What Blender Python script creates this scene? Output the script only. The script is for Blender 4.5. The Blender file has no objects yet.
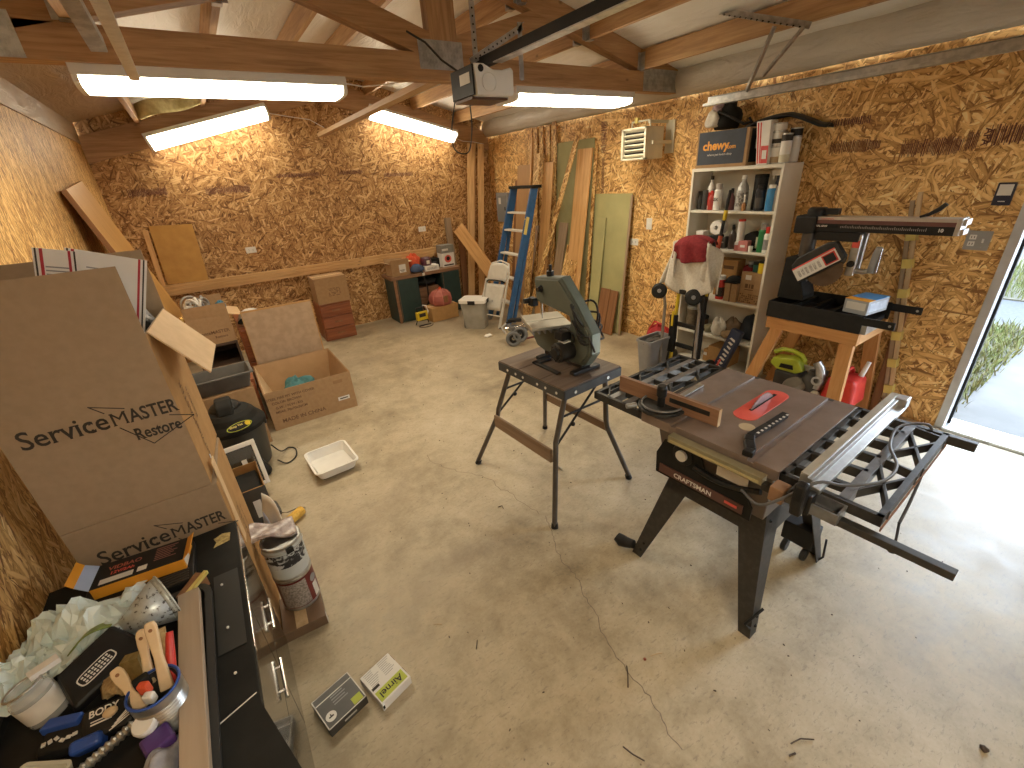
import bpy, bmesh, math, random
from mathutils import Vector, Matrix, Euler
random.seed(7)
S = bpy.context.scene
C = S.collection
PI = math.pi
V = Vector

# ------------------------------------------------------------ mesh builder
class MB:
    def __init__(self):
        self.v = []; self.f = []; self.sm = []
    def add(self, vs, fs, smooth=False, m=None):
        b = len(self.v)
        for p in vs:
            p = V(p)
            self.v.append(m @ p if m is not None else p)
        for f in fs:
            self.f.append([b + i for i in f]); self.sm.append(smooth)
        return self
    def box(self, lo, hi, m=None):
        x0, y0, z0 = lo; x1, y1, z1 = hi
        vs = [(x0,y0,z0),(x1,y0,z0),(x1,y1,z0),(x0,y1,z0),(x0,y0,z1),(x1,y0,z1),(x1,y1,z1),(x0,y1,z1)]
        fs = [(0,3,2,1),(4,5,6,7),(0,1,5,4),(1,2,6,5),(2,3,7,6),(3,0,4,7)]
        return self.add(vs, fs, False, m)
    def cbox(self, c, s, m=None, rz=0):
        if rz:
            mm = Matrix.Translation(V(c)) @ Matrix.Rotation(rz, 4, 'Z')
            m = mm if m is None else m @ mm; c = (0,0,0)
        return self.box([c[i]-s[i]/2 for i in range(3)], [c[i]+s[i]/2 for i in range(3)], m)
    def hexa(self, b, t):
        """a solid from four bottom corners and four top corners (same order, counter-clockwise seen from above)"""
        return self.add(list(b)+list(t), [(0,3,2,1),(4,5,6,7),(0,1,5,4),(1,2,6,5),(2,3,7,6),(3,0,4,7)])
    def beam(self, p0, p1, w, h, up=(0,0,1)):
        """a bar from p0 to p1; w across, h along up"""
        p0 = V(p0); p1 = V(p1); d = (p1-p0).normalized(); up = V(up)
        s = d.cross(up)
        if s.length < 1e-5: s = d.cross(V((1,0,0)))
        s.normalize(); u = s.cross(d).normalized()
        q = [p + s*a*w/2 + u*b*h/2 for p in (p0,p1) for a,b in ((-1,-1),(1,-1),(1,1),(-1,1))]
        return self.add(q, [(0,1,2,3),(7,6,5,4),(0,4,5,1),(1,5,6,2),(2,6,7,3),(3,7,4,0)])
    def prism(self, poly, axis, a, b, m=None):
        """polygon in the two other axes, extruded along axis from a to b"""
        def pt(p, k):
            if axis == 'x': return (k, p[0], p[1])
            if axis == 'y': return (p[0], k, p[1])
            return (p[0], p[1], k)
        n = len(poly)
        vs = [pt(p, a) for p in poly] + [pt(p, b) for p in poly]
        fs = [tuple(range(n))[::-1], tuple(range(n, 2*n))] + [(i, (i+1)%n, n+(i+1)%n, n+i) for i in range(n)]
        return self.add(vs, fs, False, m)
    def cyl(self, p0, p1, r0, r1=None, n=16, caps=True):
        r1 = r0 if r1 is None else r1
        p0 = V(p0); p1 = V(p1); d = (p1-p0).normalized()
        s = d.orthogonal().normalized(); u = d.cross(s)
        ring = lambda p, r: [p + (s*math.cos(2*PI*i/n) + u*math.sin(2*PI*i/n))*r for i in range(n)]
        self.add(ring(p0,r0)+ring(p1,r1), [(i,(i+1)%n,n+(i+1)%n,n+i) for i in range(n)], True)
        if caps:
            self.add(ring(p0,r0), [tuple(range(n))[::-1]]); self.add(ring(p1,r1), [tuple(range(n))])
        return self
    def lathe(self, prof, c=(0,0,0), n=24, m=None, axis=None):
        """profile of (radius, height) turned about z at c; axis turns it to another direction"""
        mm = Matrix.Translation(V(c))
        if axis is not None: mm = mm @ V((0,0,1)).rotation_difference(V(axis)).to_matrix().to_4x4()
        if m is not None: mm = m @ mm
        for k in range(len(prof)-1):
            (r0,h0),(r1,h1) = prof[k], prof[k+1]
            if r0 < 1e-6 and r1 < 1e-6: continue
            a = [(r0*math.cos(2*PI*i/n), r0*math.sin(2*PI*i/n), h0) for i in range(n)]
            b = [(r1*math.cos(2*PI*i/n), r1*math.sin(2*PI*i/n), h1) for i in range(n)]
            if r0 < 1e-6: self.add([(0,0,h0)]+b, [(0,1+i,1+(i+1)%n)[::-1] for i in range(n)], True, mm)
            elif r1 < 1e-6: self.add(a+[(0,0,h1)], [(i,(i+1)%n,n) for i in range(n)], True, mm)
            else: self.add(a+b, [(i,(i+1)%n,n+(i+1)%n,n+i) for i in range(n)], True, mm)
        return self
    def tube(self, pts, r, n=8, closed=False, caps=True):
        pts = [V(p) for p in pts]; N = len(pts); rings = []
        rr = r if isinstance(r, (list,tuple)) else [r]*N
        t0 = None; s = None
        for i, p in enumerate(pts):
            if closed: d = pts[(i+1)%N]-pts[i-1]
            else: d = pts[min(i+1,N-1)]-pts[max(i-1,0)]
            d.normalize()
            if s is None: s = d.orthogonal().normalized()
            else:
                s = s - d*s.dot(d)
                s = s.normalized() if s.length > 1e-6 else d.orthogonal().normalized()
            u = d.cross(s)
            rings.append([p + (s*math.cos(2*PI*k/n)+u*math.sin(2*PI*k/n))*rr[i] for k in range(n)])
        vs = [q for ring in rings for q in ring]
        fs = []
        for i in range(N if closed else N-1):
            a = i*n; b = ((i+1)%N)*n
            fs += [(a+k, a+(k+1)%n, b+(k+1)%n, b+k) for k in range(n)]
        self.add(vs, fs, True)
        if caps and not closed:
            self.add(rings[0], [tuple(range(n))[::-1]]); self.add(rings[-1], [tuple(range(n))])
        return self
    def torus(self, c, axis, R, r, n=24, k=8):
        axis = V(axis).normalized(); s = axis.orthogonal().normalized(); u = axis.cross(s)
        return self.tube([V(c)+(s*math.cos(2*PI*i/n)+u*math.sin(2*PI*i/n))*R for i in range(n)], r, k, closed=True)
    def sphere(self, c, r, n=16, k=10, sc=(1,1,1)):
        prof = [(max(0,math.sin(PI*i/k))*1.0, -math.cos(PI*i/k)) for i in range(k+1)]
        m = Matrix.Translation(V(c)) @ Matrix.Diagonal((r*sc[0], r*sc[1], r*sc[2], 1))
        return self.lathe(prof, (0,0,0), n, m)
    def grid(self, fn, nu, nv, smooth=True):
        vs = [fn(i/nu, j/nv) for j in range(nv+1) for i in range(nu+1)]
        fs = [(j*(nu+1)+i, j*(nu+1)+i+1, (j+1)*(nu+1)+i+1, (j+1)*(nu+1)+i) for j in range(nv) for i in range(nu)]
        return self.add(vs, fs, smooth)
    def tray(self, lo, hi, t, taper=0.0, bottom=True, r=0.0, n=4):
        """an open-topped box with wall thickness t; taper shrinks the foot; r rounds the corners"""
        def ring(x0,y0,x1,y1,z,rad):
            if r <= 0: return [(x0,y0,z),(x1,y0,z),(x1,y1,z),(x0,y1,z)]
            rad = max(rad, 0.002); out = []
            for cx,cy,a0 in ((x1-rad,y0+rad,-90),(x1-rad,y1-rad,0),(x0+rad,y1-rad,90),(x0+rad,y0+rad,180)):
                for i in range(n+1):
                    a = math.radians(a0+90*i/n); out.append((cx+rad*math.cos(a), cy+rad*math.sin(a), z))
            return out
        x0,y0,z0 = lo; x1,y1,z1 = hi; k = taper
        A = ring(x0+k,y0+k,x1-k,y1-k,z0,r); B = ring(x0,y0,x1,y1,z1,r)
        D = ring(x0+t,y0+t,x1-t,y1-t,z1,r-t); E = ring(x0+k+t,y0+k+t,x1-k-t,y1-k-t,z0+t,r-t)
        N = len(A); vs = A+B+D+E; fs = []
        for a in range(3):
            fs += [(a*N+i, a*N+(i+1)%N, (a+1)*N+(i+1)%N, (a+1)*N+i) for i in range(N)]
        fs += [tuple(range(N))[::-1], tuple(range(3*N,4*N))]
        return self.add(vs, fs, False)
    def ring(self, lo, hi, t, r=0.02, n=4):
        """a rounded rectangular rim, open in the middle"""
        def rg(k, z):
            x0,y0,x1,y1 = lo[0]+k,lo[1]+k,hi[0]-k,hi[1]-k; rad = max(r-k,.002); out = []
            for cx,cy,a0 in ((x1-rad,y0+rad,-90),(x1-rad,y1-rad,0),(x0+rad,y1-rad,90),(x0+rad,y0+rad,180)):
                for i in range(n+1):
                    a = math.radians(a0+90*i/n); out.append((cx+rad*math.cos(a), cy+rad*math.sin(a), z))
            return out
        L4 = [rg(0,lo[2]),rg(0,hi[2]),rg(t,hi[2]),rg(t,lo[2])]; N_ = len(L4[0])
        return self.add(sum(L4,[]), [(a*N_+i, a*N_+(i+1)%N_, ((a+1)%4)*N_+(i+1)%N_, ((a+1)%4)*N_+i) for a in range(4) for i in range(N_)])
    def build(self, name, mat, parent=None, bevel=0, world=True, subsurf=0, solid=0, seg=2, smooth=None):
        me = bpy.data.meshes.new(name)
        inv = wm(parent).inverted() if (parent is not None and world) else None
        me.from_pydata([tuple(inv @ p) if inv is not None else tuple(p) for p in self.v], [], self.f)
        me.polygons.foreach_set('use_smooth', [bool(s) if smooth is None else smooth for s in self.sm])
        me.update()
        o = bpy.data.objects.new(name, me); C.objects.link(o)
        for m in (mat if isinstance(mat,(list,tuple)) else [mat]): me.materials.append(m)
        if solid:
            d = o.modifiers.new('solid','SOLIDIFY'); d.thickness = solid; d.offset = 0
        if bevel:
            d = o.modifiers.new('bevel','BEVEL'); d.width = bevel; d.segments = seg; d.limit_method = 'ANGLE'; d.angle_limit = math.radians(40); d.harden_normals = False
        if subsurf:
            d = o.modifiers.new('sub','SUBSURF'); d.levels = subsurf; d.render_levels = subsurf
        if parent is not None:
            o.parent = parent
        return o
def curve(pts, k=6):
    """a soft curve through the points (for cords)"""
    P_ = [V(p) for p in pts]; P_ = [P_[0]*2-P_[1]]+P_+[P_[-1]*2-P_[-2]]; out = []
    for i in range(1, len(P_)-2):
        a, b, c, d = P_[i-1:i+3]
        for j in range(k):
            s = j/k; out.append(.5*((2*b)+(c-a)*s+(2*a-5*b+4*c-d)*s*s+(3*b-a-3*c+d)*s**3))
    return out+[P_[-2]]
def wm(o): return (wm(o.parent) if o.parent else Matrix.Identity(4)) @ o.matrix_basis

def tag(o, label=None, cat=None, group=None, kind=None):
    if label: o['label'] = label
    if cat: o['category'] = cat
    if group: o['group'] = group
    if kind: o['kind'] = kind
    return o
def thing(name, label, cat, loc=(0,0,0), rz=0, group=None, rot=None):
    o = bpy.data.objects.new(name, None); C.objects.link(o); o.empty_display_size = .05
    m = Matrix.Translation(V(loc)) @ (Euler(rot).to_matrix().to_4x4() if rot else Matrix.Rotation(rz,4,'Z'))
    o.matrix_basis = m
    return tag(o, label, cat, group)
def struct(o):
    o['kind'] = 'structure'; return o
def copy_tree(o, parent=None):
    c = o.copy(); C.objects.link(c)
    if parent is not None: c.parent = parent
    for ch in list(o.children): copy_tree(ch, c)
    return c
def frame(p0, p1, face):
    """a matrix whose z runs from p0 to p1 and whose y looks along face"""
    z = (V(p1)-V(p0)).normalized(); y = V(face); y = (y - z*y.dot(z)).normalized(); x = y.cross(z)
    m = Matrix((x,y,z)).transposed().to_4x4(); m.translation = V(p0); return m
def obj_at(o, m):
    o.matrix_basis = m; return o
def board(name, label, p0, p1, w, t, face, mat, cat='board', group=None, bevel=.002):
    """a plank from p0 to p1 (centre line), w wide, t thick, broad side looking along face"""
    L = (V(p1)-V(p0)).length
    b = MB().box((-w/2,-t/2,0),(w/2,t/2,L))
    o = b.build(name, mat, None, bevel=bevel)
    obj_at(o, frame(p0,p1,face))
    return tag(o, label, cat, group)

# ------------------------------------------------------------ writing
_font_cache = {}
def text_bm(s, size, serif=0.0, shear=0.0, bold=0.0, align='CENTER', extrude=.0004, spacing=1.0):
    """letters as flat mesh in the xy plane, baseline at y=0"""
    cu = bpy.data.curves.new('lettering','FONT'); cu.body = s; cu.size = size; cu.align_x = align
    cu.extrude = 0; cu.shear = shear; cu.offset = bold; cu.space_character = spacing; cu.resolution_u = 3
    o = bpy.data.objects.new('lettering', cu); C.objects.link(o)
    dg = bpy.context.evaluated_depsgraph_get(); dg.update()
    me = bpy.data.meshes.new_from_object(o.evaluated_get(dg))
    vs = [v.co.copy() for v in me.vertices]; fs = [list(p.vertices) for p in me.polygons]
    ed = [e for e in me.edges]
    if serif > 0:
        cnt = {}
        for p in me.polygons:
            for a,b in p.edge_keys: cnt[(a,b)] = cnt.get((a,b),0)+1
        lv = {}
        for (a,b),c in cnt.items():
            if c == 1:
                A, B = vs[a], vs[b]
                if abs(A.y-B.y) < size*.004 and .03*size < abs(A.x-B.x) < size*.2:
                    lv[(round(A.y,5), round(min(A.x,B.x),5))] = (min(A.x,B.x), max(A.x,B.x), A.y)
        h = size*.045
        for x0,x1,y in lv.values():
            up = y < size*.1
            b0 = len(vs); e = size*serif
            y0,y1 = (y, y+h) if up else (y-h, y)
            vs += [V((x0-e,y0,0)),V((x1+e,y0,0)),V((x1+e,y1,0)),V((x0-e,y1,0))]; fs.append([b0,b0+1,b0+2,b0+3])
    bpy.data.objects.remove(o); bpy.data.curves.remove(cu); bpy.data.meshes.remove(me)
    return vs, fs
def plane_m(o, x, y):
    """matrix that lays the xy plane at o with axes x (reading direction) and y (up)"""
    x = V(x).normalized(); y = V(y); y = (y-x*y.dot(x)).normalized(); z = x.cross(y)
    m = Matrix((x,y,z)).transposed().to_4x4(); m.translation = V(o); return m
def letters(name, s, size, m, mat, parent, serif=0, shear=0, bold=0, align='CENTER', spacing=1.0, sx=1.0, fit=None):
    vs, fs = text_bm(s, size, serif, shear, bold, align, spacing=spacing)
    dx = 0
    if fit:
        a, c = min(v.x for v in vs), max(v.x for v in vs); sx = (fit[1]-fit[0])/(c-a); dx = fit[0]-a*sx
    b = MB(); b.add([(v.x*sx+dx, v.y, 0.0006) for v in vs], fs, False, m)
    return b.build(name, mat, parent)
# ------------------------------------------------------------ materials
def nt(name):
    m = bpy.data.materials.new(name); m.use_nodes = True
    t = m.node_tree; t.nodes.clear()
    out = t.nodes.new('ShaderNodeOutputMaterial'); b = t.nodes.new('ShaderNodeBsdfPrincipled')
    t.links.new(b.outputs[0], out.inputs[0])
    return m, t, b
def N(t, kind, **kw):
    n = t.nodes.new('ShaderNode'+kind)
    for k, v in kw.items():
        if k in n.inputs.keys() if isinstance(k,str) else False: n.inputs[k].default_value = v
        else: setattr(n, k, v)
    return n
def L(t, a, b): t.links.new(a, b)
def ramp(t, fac, stops):
    r = t.nodes.new('ShaderNodeValToRGB'); e = r.color_ramp.elements
    while len(e) < len(stops): e.new(0.5)
    for el, (p, c) in zip(e, stops): el.position = p; el.color = (*c, 1)
    L(t, fac, r.inputs[0]); return r.outputs[0]
def math_n(t, op, a, b=None, clamp=False):
    n = t.nodes.new('ShaderNodeMath'); n.operation = op; n.use_clamp = clamp
    for i, q in enumerate((a, b)):
        if q is None: continue
        if isinstance(q, (int,float)): n.inputs[i].default_value = q
        else: L(t, q, n.inputs[i])
    return n.outputs[0]
def mixc(t, fac, a, b, mode='MIX'):
    n = t.nodes.new('ShaderNodeMix'); n.data_type = 'RGBA'; n.blend_type = mode
    for i, q in ((0,fac),(6,a),(7,b)):
        if isinstance(q,(int,float)): n.inputs[i].default_value = q
        elif isinstance(q,tuple): n.inputs[i].default_value = (*q,1)
        else: L(t, q, n.inputs[i])
    return n.outputs[2]
def coords(t, kind='Object', scale=(1,1,1), rot=(0,0,0)):
    tc = t.nodes.new('ShaderNodeTexCoord'); mp = t.nodes.new('ShaderNodeMapping')
    mp.inputs['Scale'].default_value = scale; mp.inputs['Rotation'].default_value = rot
    L(t, tc.outputs[kind], mp.inputs[0]); return mp.outputs[0]
def noise(t, vec, scale, detail=4, rough=.55, dist=0):
    n = t.nodes.new('ShaderNodeTexNoise'); n.inputs['Scale'].default_value = scale; n.inputs['Detail'].default_value = detail
    n.inputs['Roughness'].default_value = rough; n.inputs['Distortion'].default_value = dist
    L(t, vec, n.inputs['Vector']); return n.outputs['Fac']
def bump(t, b, h, strength=.2, dist=.01):
    n = t.nodes.new('ShaderNodeBump'); n.inputs['Strength'].default_value = strength; n.inputs['Distance'].default_value = dist
    L(t, h, n.inputs['Height']); L(t, n.outputs[0], b.inputs['Normal'])
_pm = {}
def pm(name, c, c2=None, rough=.5, metal=0, scale=12, var=.12, bmp=0, spec=.5, detail=4, lo=.35, hi=.65, trans=0, alpha=1, coat=0):
    """a plain painted / plastic / metal surface with slight procedural variation"""
    if name in _pm: return _pm[name]
    m, t, b = nt(name)
    if c2 is None: c2 = tuple(max(0,x*(1-var)) for x in c)
    v = coords(t); f = noise(t, v, scale, detail)
    L(t, ramp(t, f, [(lo,c),(hi,c2)]), b.inputs['Base Color'])
    b.inputs['Roughness'].default_value = rough; b.inputs['Metallic'].default_value = metal
    b.inputs['Specular IOR Level'].default_value = spec
    if trans: b.inputs['Transmission Weight'].default_value = trans
    if alpha < 1: b.inputs['Alpha'].default_value = alpha
    if coat: b.inputs['Coat Weight'].default_value = coat; b.inputs['Coat Roughness'].default_value = .05
    if bmp: bump(t, b, noise(t, v, scale*4, 5), bmp, .004)
    _pm[name] = m; return m
def wood(name, c1, c2, c3=None, grain=60, along='z', rough=.55, knots=.0, coarse=1.0):
    m, t, b = nt(name)
    sc = {'z':(1,1,.06),'y':(1,.06,1),'x':(.06,1,1)}[along]
    v = coords(t, 'Object', sc)
    f1 = noise(t, v, grain, 3, .6, .6); f2 = noise(t, v, grain*.22*coarse, 3, .5, 1.5)
    f = math_n(t, 'ADD', math_n(t,'MULTIPLY',f1,.5), math_n(t,'MULTIPLY',f2,.5))
    col = ramp(t, f, [(.33,c2),(.5,c1),(.66,c3 or c1)])
    if knots:
        tc = coords(t, 'Object', tuple(3 if s==1 else 1.6 for s in sc))
        vo = t.nodes.new('ShaderNodeTexVoronoi'); vo.inputs['Scale'].default_value = 2.2; L(t, tc, vo.inputs['Vector'])
        k = ramp(t, vo.outputs['Distance'], [(.03,(1,1,1)),(.09,(0,0,0))])
        col = mixc(t, math_n(t,'MULTIPLY',k,knots), col, tuple(x*.35 for x in c2))
    L(t, col, b.inputs['Base Color']); b.inputs['Roughness'].default_value = rough
    bump(t, b, f1, .12, .002); return m
def osb(name, plane, stops, rotmain=0.0, spread=1.0, sx=9, sy=55, layers=6, seed=0):
    """oriented strand board: layers of long strands at different angles, each strand lying over or under its neighbours"""
    m, t, b = nt(name)
    tc = t.nodes.new('ShaderNodeTexCoord'); sp = t.nodes.new('ShaderNodeSeparateXYZ'); L(t, tc.outputs['Object'], sp.inputs[0])
    cb = t.nodes.new('ShaderNodeCombineXYZ')
    a, c = {'yz':(1,2),'xz':(0,2),'xy':(0,1)}[plane]
    L(t, sp.outputs[a], cb.inputs[0]); L(t, sp.outputs[c], cb.inputs[1]); uv0 = cb.outputs[0]
    nz = t.nodes.new('ShaderNodeTexNoise'); nz.inputs['Scale'].default_value = 14; nz.inputs['Detail'].default_value = 3; L(t, uv0, nz.inputs['Vector'])
    wv = t.nodes.new('ShaderNodeVectorMath'); wv.operation = 'MULTIPLY_ADD'; L(t, nz.outputs['Color'], wv.inputs[0]); wv.inputs[1].default_value = (.022,.022,0); L(t, uv0, wv.inputs[2])
    best = col = None; r = random.Random(seed+11)
    for k in range(layers):
        mp = t.nodes.new('ShaderNodeMapping'); kx = r.uniform(.75,1.35)
        ang = rotmain + PI*spread*((k+.5)/layers-.5) + r.uniform(-.12,.12)
        mp.vector_type = 'TEXTURE'; mp.inputs['Rotation'].default_value = (0,0,ang); mp.inputs['Scale'].default_value = (1/(sx*kx), 1/(sy*kx*r.uniform(.8,1.2)), 1)
        mp.inputs['Location'].default_value = (r.uniform(0,9), r.uniform(0,9), 0); L(t, wv.outputs[0], mp.inputs[0])
        v2 = t.nodes.new('ShaderNodeTexVoronoi'); v2.inputs['Scale'].default_value = 1; L(t, mp.outputs[0], v2.inputs['Vector'])
        s = t.nodes.new('ShaderNodeSeparateColor'); L(t, v2.outputs['Color'], s.inputs[0])
        gr = noise(t, mp.outputs[0], 3.2, 4, .75)
        cv = math_n(t,'ADD', math_n(t,'MULTIPLY', s.outputs[1], .62), math_n(t,'MULTIPLY', gr, .42))
        cv = math_n(t,'SUBTRACT', cv, math_n(t,'MULTIPLY', math_n(t,'MAXIMUM', math_n(t,'SUBTRACT', v2.outputs['Distance'], .42), 0), .9))
        if best is None: best, col = s.outputs[0], cv
        else:
            g = math_n(t,'GREATER_THAN', s.outputs[0], best); mx = t.nodes.new('ShaderNodeMix'); L(t, g, mx.inputs[0]); L(t, col, mx.inputs[2]); L(t, cv, mx.inputs[3])
            col = mx.outputs[0]; best = math_n(t,'MAXIMUM', best, s.outputs[0])
    base = math_n(t,'ADD', col, math_n(t,'MULTIPLY', math_n(t,'SUBTRACT', noise(t, uv0, 1.8, 4), .5), .28))
    L(t, ramp(t, base, stops), b.inputs['Base Color']); b.inputs['Roughness'].default_value = .55; b.inputs['Specular IOR Level'].default_value = .3
    bump(t, b, base, .2, .003); return m
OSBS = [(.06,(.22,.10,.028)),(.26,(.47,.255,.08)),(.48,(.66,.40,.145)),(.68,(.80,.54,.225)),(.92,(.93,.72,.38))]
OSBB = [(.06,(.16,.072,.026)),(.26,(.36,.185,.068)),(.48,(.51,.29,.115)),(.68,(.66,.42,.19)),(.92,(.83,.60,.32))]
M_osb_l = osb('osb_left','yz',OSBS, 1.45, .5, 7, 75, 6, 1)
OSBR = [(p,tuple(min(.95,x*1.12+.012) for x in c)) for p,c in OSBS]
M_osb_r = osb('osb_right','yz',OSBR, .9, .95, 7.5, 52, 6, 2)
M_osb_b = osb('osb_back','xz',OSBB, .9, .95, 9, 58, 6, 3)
M_osb_s = osb('osb_strip','xz',OSBS, 1.57, .6, 9, 55, 4, 4)
def emis(name, c, s):
    m, t, b = nt(name)
    b.inputs['Base Color'].default_value = (.9,.9,.88,1); b.inputs['Emission Color'].default_value = (*c,1); b.inputs['Emission Strength'].default_value = s
    return m
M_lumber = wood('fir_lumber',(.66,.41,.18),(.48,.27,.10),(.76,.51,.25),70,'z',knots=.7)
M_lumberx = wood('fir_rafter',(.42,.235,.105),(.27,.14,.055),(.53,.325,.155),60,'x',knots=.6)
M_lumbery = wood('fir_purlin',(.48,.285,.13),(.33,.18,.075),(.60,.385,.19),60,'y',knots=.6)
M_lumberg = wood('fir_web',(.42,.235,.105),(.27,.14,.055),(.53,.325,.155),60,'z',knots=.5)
M_pine = wood('pine_board',(.66,.38,.15),(.50,.26,.085),(.74,.47,.21),50,'z',knots=.9)
M_oak = wood('oak_door',(.58,.32,.095),(.48,.25,.065),(.63,.37,.12),90,'z',rough=.4)
M_tanpanel = wood('tan_panel',(.46,.27,.12),(.40,.22,.09),(.5,.3,.14),120,'z')
M_darkboard = wood('dark_board',(.26,.12,.05),(.17,.07,.03),(.32,.16,.07),60,'z')
M_red = wood('mahogany',(.27,.085,.03),(.18,.05,.018),(.34,.12,.045),70,'x',rough=.4)
M_greyboard = wood('grey_board',(.36,.26,.17),(.26,.18,.11),(.42,.31,.21),60,'z')
M_trim = wood('trim_strip',(.58,.42,.24),(.48,.33,.18),(.66,.5,.31),60,'z')
M_battend = wood('painted_batten',(.42,.33,.24),(.36,.28,.2),(.46,.37,.28),30,'z')
M_green = pm('green_wallboard',(.46,.43,.20),(.38,.36,.17),rough=.85,scale=3)
M_green2 = pm('olive_wallboard',(.36,.34,.17),(.29,.27,.13),rough=.85,scale=3)
M_hard = pm('yellow_hardboard',(.52,.28,.06),(.44,.22,.045),rough=.6,scale=9)
M_card = pm('kraft_cardboard',(.40,.25,.125),(.35,.215,.105),rough=.85,scale=30,detail=8)
M_cardg = pm('cool_lit_kraft',(.365,.265,.168),(.33,.24,.15),rough=.85,scale=40,detail=8)  # same kraft, greyed by cool front light put into the colour
M_cardi = pm('kraft_inside',(.74,.53,.31),(.68,.48,.27),rough=.85,scale=20)
M_cardo = pm('orange_cardboard',(.47,.27,.10),(.41,.23,.085),rough=.85,scale=20)
M_beige = pm('beige_particle_panel',(.44,.31,.20),(.38,.265,.165),rough=.85,scale=14,detail=8,lo=.42,hi=.58)
M_ink = pm('black_print',(.035,.028,.022),rough=.7)
M_inkbrown = pm('brown_print',(.16,.085,.04),rough=.8)
M_stamp = pm('purple_stamp',(.10,.035,.035),(.17,.065,.04),rough=.8,scale=120,lo=.4,hi=.6)
M_white = pm('white_paint',(.78,.76,.70),(.70,.68,.62),rough=.45,scale=4)
M_shelf = pm('white_melamine',(.80,.77,.68),(.72,.69,.60),rough=.4,scale=3)
M_plasw = pm('white_plastic',(.82,.81,.77),var=.05,rough=.4)
M_black = pm('black_plastic',(.012,.012,.012),(.018,.018,.018),rough=.45,scale=20,spec=.3)
M_blackm = pm('black_matte',(.011,.011,.010),(.018,.018,.016),rough=.7,scale=10,spec=.25)
M_gloss = pm('black_gloss',(.028,.022,.012),(.034,.028,.016),rough=.16,scale=5,coat=.5,spec=.6)
M_steel = pm('galvanised_steel',(.56,.56,.54),(.40,.40,.39),rough=.35,metal=.9,scale=22,lo=.4,hi=.6)
M_chrome = pm('chrome',(.75,.75,.74),var=.05,rough=.15,metal=1)
M_alu = pm('aluminium',(.62,.62,.60),(.52,.52,.50),rough=.35,metal=.85,scale=30)
M_castg = pm('cast_iron_grey',(.25,.255,.26),(.17,.17,.175),rough=.38,metal=.4,scale=18)
M_castb = pm('cast_iron_black',(.05,.05,.048),(.03,.03,.03),rough=.45,metal=.4,scale=18)
M_castt = pm('cast_iron_table_top',(.30,.235,.20),(.215,.163,.135),rough=.36,metal=.3,scale=9,detail=8,lo=.3,hi=.7)
M_stand = pm('black_steel_stand',(.045,.043,.04),(.07,.065,.06),rough=.5,metal=.3,scale=40,lo=.45,hi=.75)
M_red_p = pm('red_plastic',(.62,.05,.035),(.5,.03,.025),rough=.35)
M_redin = pm('red_insert',(.75,.12,.09),(.66,.09,.07),rough=.4)
M_yel = pm('yellow_paint',(.70,.52,.03),(.6,.43,.02),rough=.4)
M_yelt = pm('yellow_tape',(.72,.58,.18),(.64,.5,.13),rough=.5)
M_blue = pm('blue_fibreglass',(.03,.12,.30),(.025,.095,.24),rough=.45,scale=20)
M_saw = pm('grey_green_enamel',(.115,.135,.112),(.095,.112,.093),rough=.45,scale=8)
M_sawl = pm('pale_green_trim',(.17,.21,.18),(.14,.175,.15),rough=.4)
M_teal = pm('dark_green_laminate',(.022,.050,.046),(.018,.042,.04),rough=.5)
M_brownlam = wood('brown_laminate_top',(.24,.13,.07),(.18,.09,.045),(.28,.16,.09),50,'x',rough=.5)
M_motor = pm('dark_motor',(.035,.033,.03),(.05,.047,.043),rough=.35,metal=.5)
M_rub = pm('grey_rubber',(.17,.175,.18),(.14,.145,.15),rough=.7)
M_brass = pm('brass',(.70,.48,.16),var=.1,rough=.25,metal=1)
M_clear = pm('clear_plastic',(.75,.78,.78),var=.05,rough=.25,trans=.0,alpha=.35)
M_pbag = pm('pale_plastic_bag',(.72,.82,.80),(.60,.70,.69),rough=.35,scale=10)
M_paper = pm('white_paper',(.82,.80,.76),var=.05,rough=.8)
M_greyp = pm('grey_plastic',(.30,.30,.31),(.26,.26,.27),rough=.5)
M_dgrey = pm('dark_grey_plastic',(.055,.052,.048),(.075,.072,.066),rough=.55)
M_navy = pm('navy_print',(.045,.055,.075),(.035,.042,.058),rough=.7)
M_label = pm('white_label',(.75,.73,.68),var=.1,rough=.6)
M_cream = pm('cream_enamel',(.66,.62,.48),(.58,.54,.41),rough=.45)
M_towel = pm('white_towel',(.72,.68,.60),(.60,.56,.48),rough=.95,scale=60,bmp=.4)
M_towelr = pm('dark_red_towel',(.26,.025,.03),(.18,.015,.02),rough=.95,scale=60,bmp=.4)
M_lime = pm('lime_plastic',(.50,.58,.05),(.43,.5,.04),rough=.4)
M_olive = pm('olive_green_label',(.48,.55,.05),(.42,.48,.04),rough=.5)
M_orange = pm('orange_card',(.80,.36,.03),(.72,.30,.025),rough=.5)
M_rollr = pm('roller_nap_yellow',(.75,.47,.09),(.62,.36,.06),rough=.95,scale=80,bmp=.5)
M_bristle = pm('tan_bristles',(.55,.42,.22),(.38,.27,.13),rough=.9,scale=90)
M_handle = pm('pale_wood_handle',(.72,.55,.34),(.62,.46,.27),rough=.5,scale=20)
M_bluep = pm('blue_plastic',(.03,.09,.38),(.025,.07,.3),rough=.35)
M_galv = pm('galvanised_funnel',(.55,.60,.61),(.38,.43,.44),rough=.4,metal=.35,scale=35,lo=.4,hi=.6)
M_cord = pm('black_cord',(.02,.02,.02),var=.1,rough=.6)
M_teal2 = pm('teal_cloth',(.09,.24,.25),(.06,.17,.18),rough=.9,scale=30)
M_orangec = pm('orange_cloth',(.75,.13,.05),(.6,.08,.03),rough=.9,scale=20)
M_coral = pm('coral_plastic',(.42,.12,.09),(.34,.09,.07),rough=.5)
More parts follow.
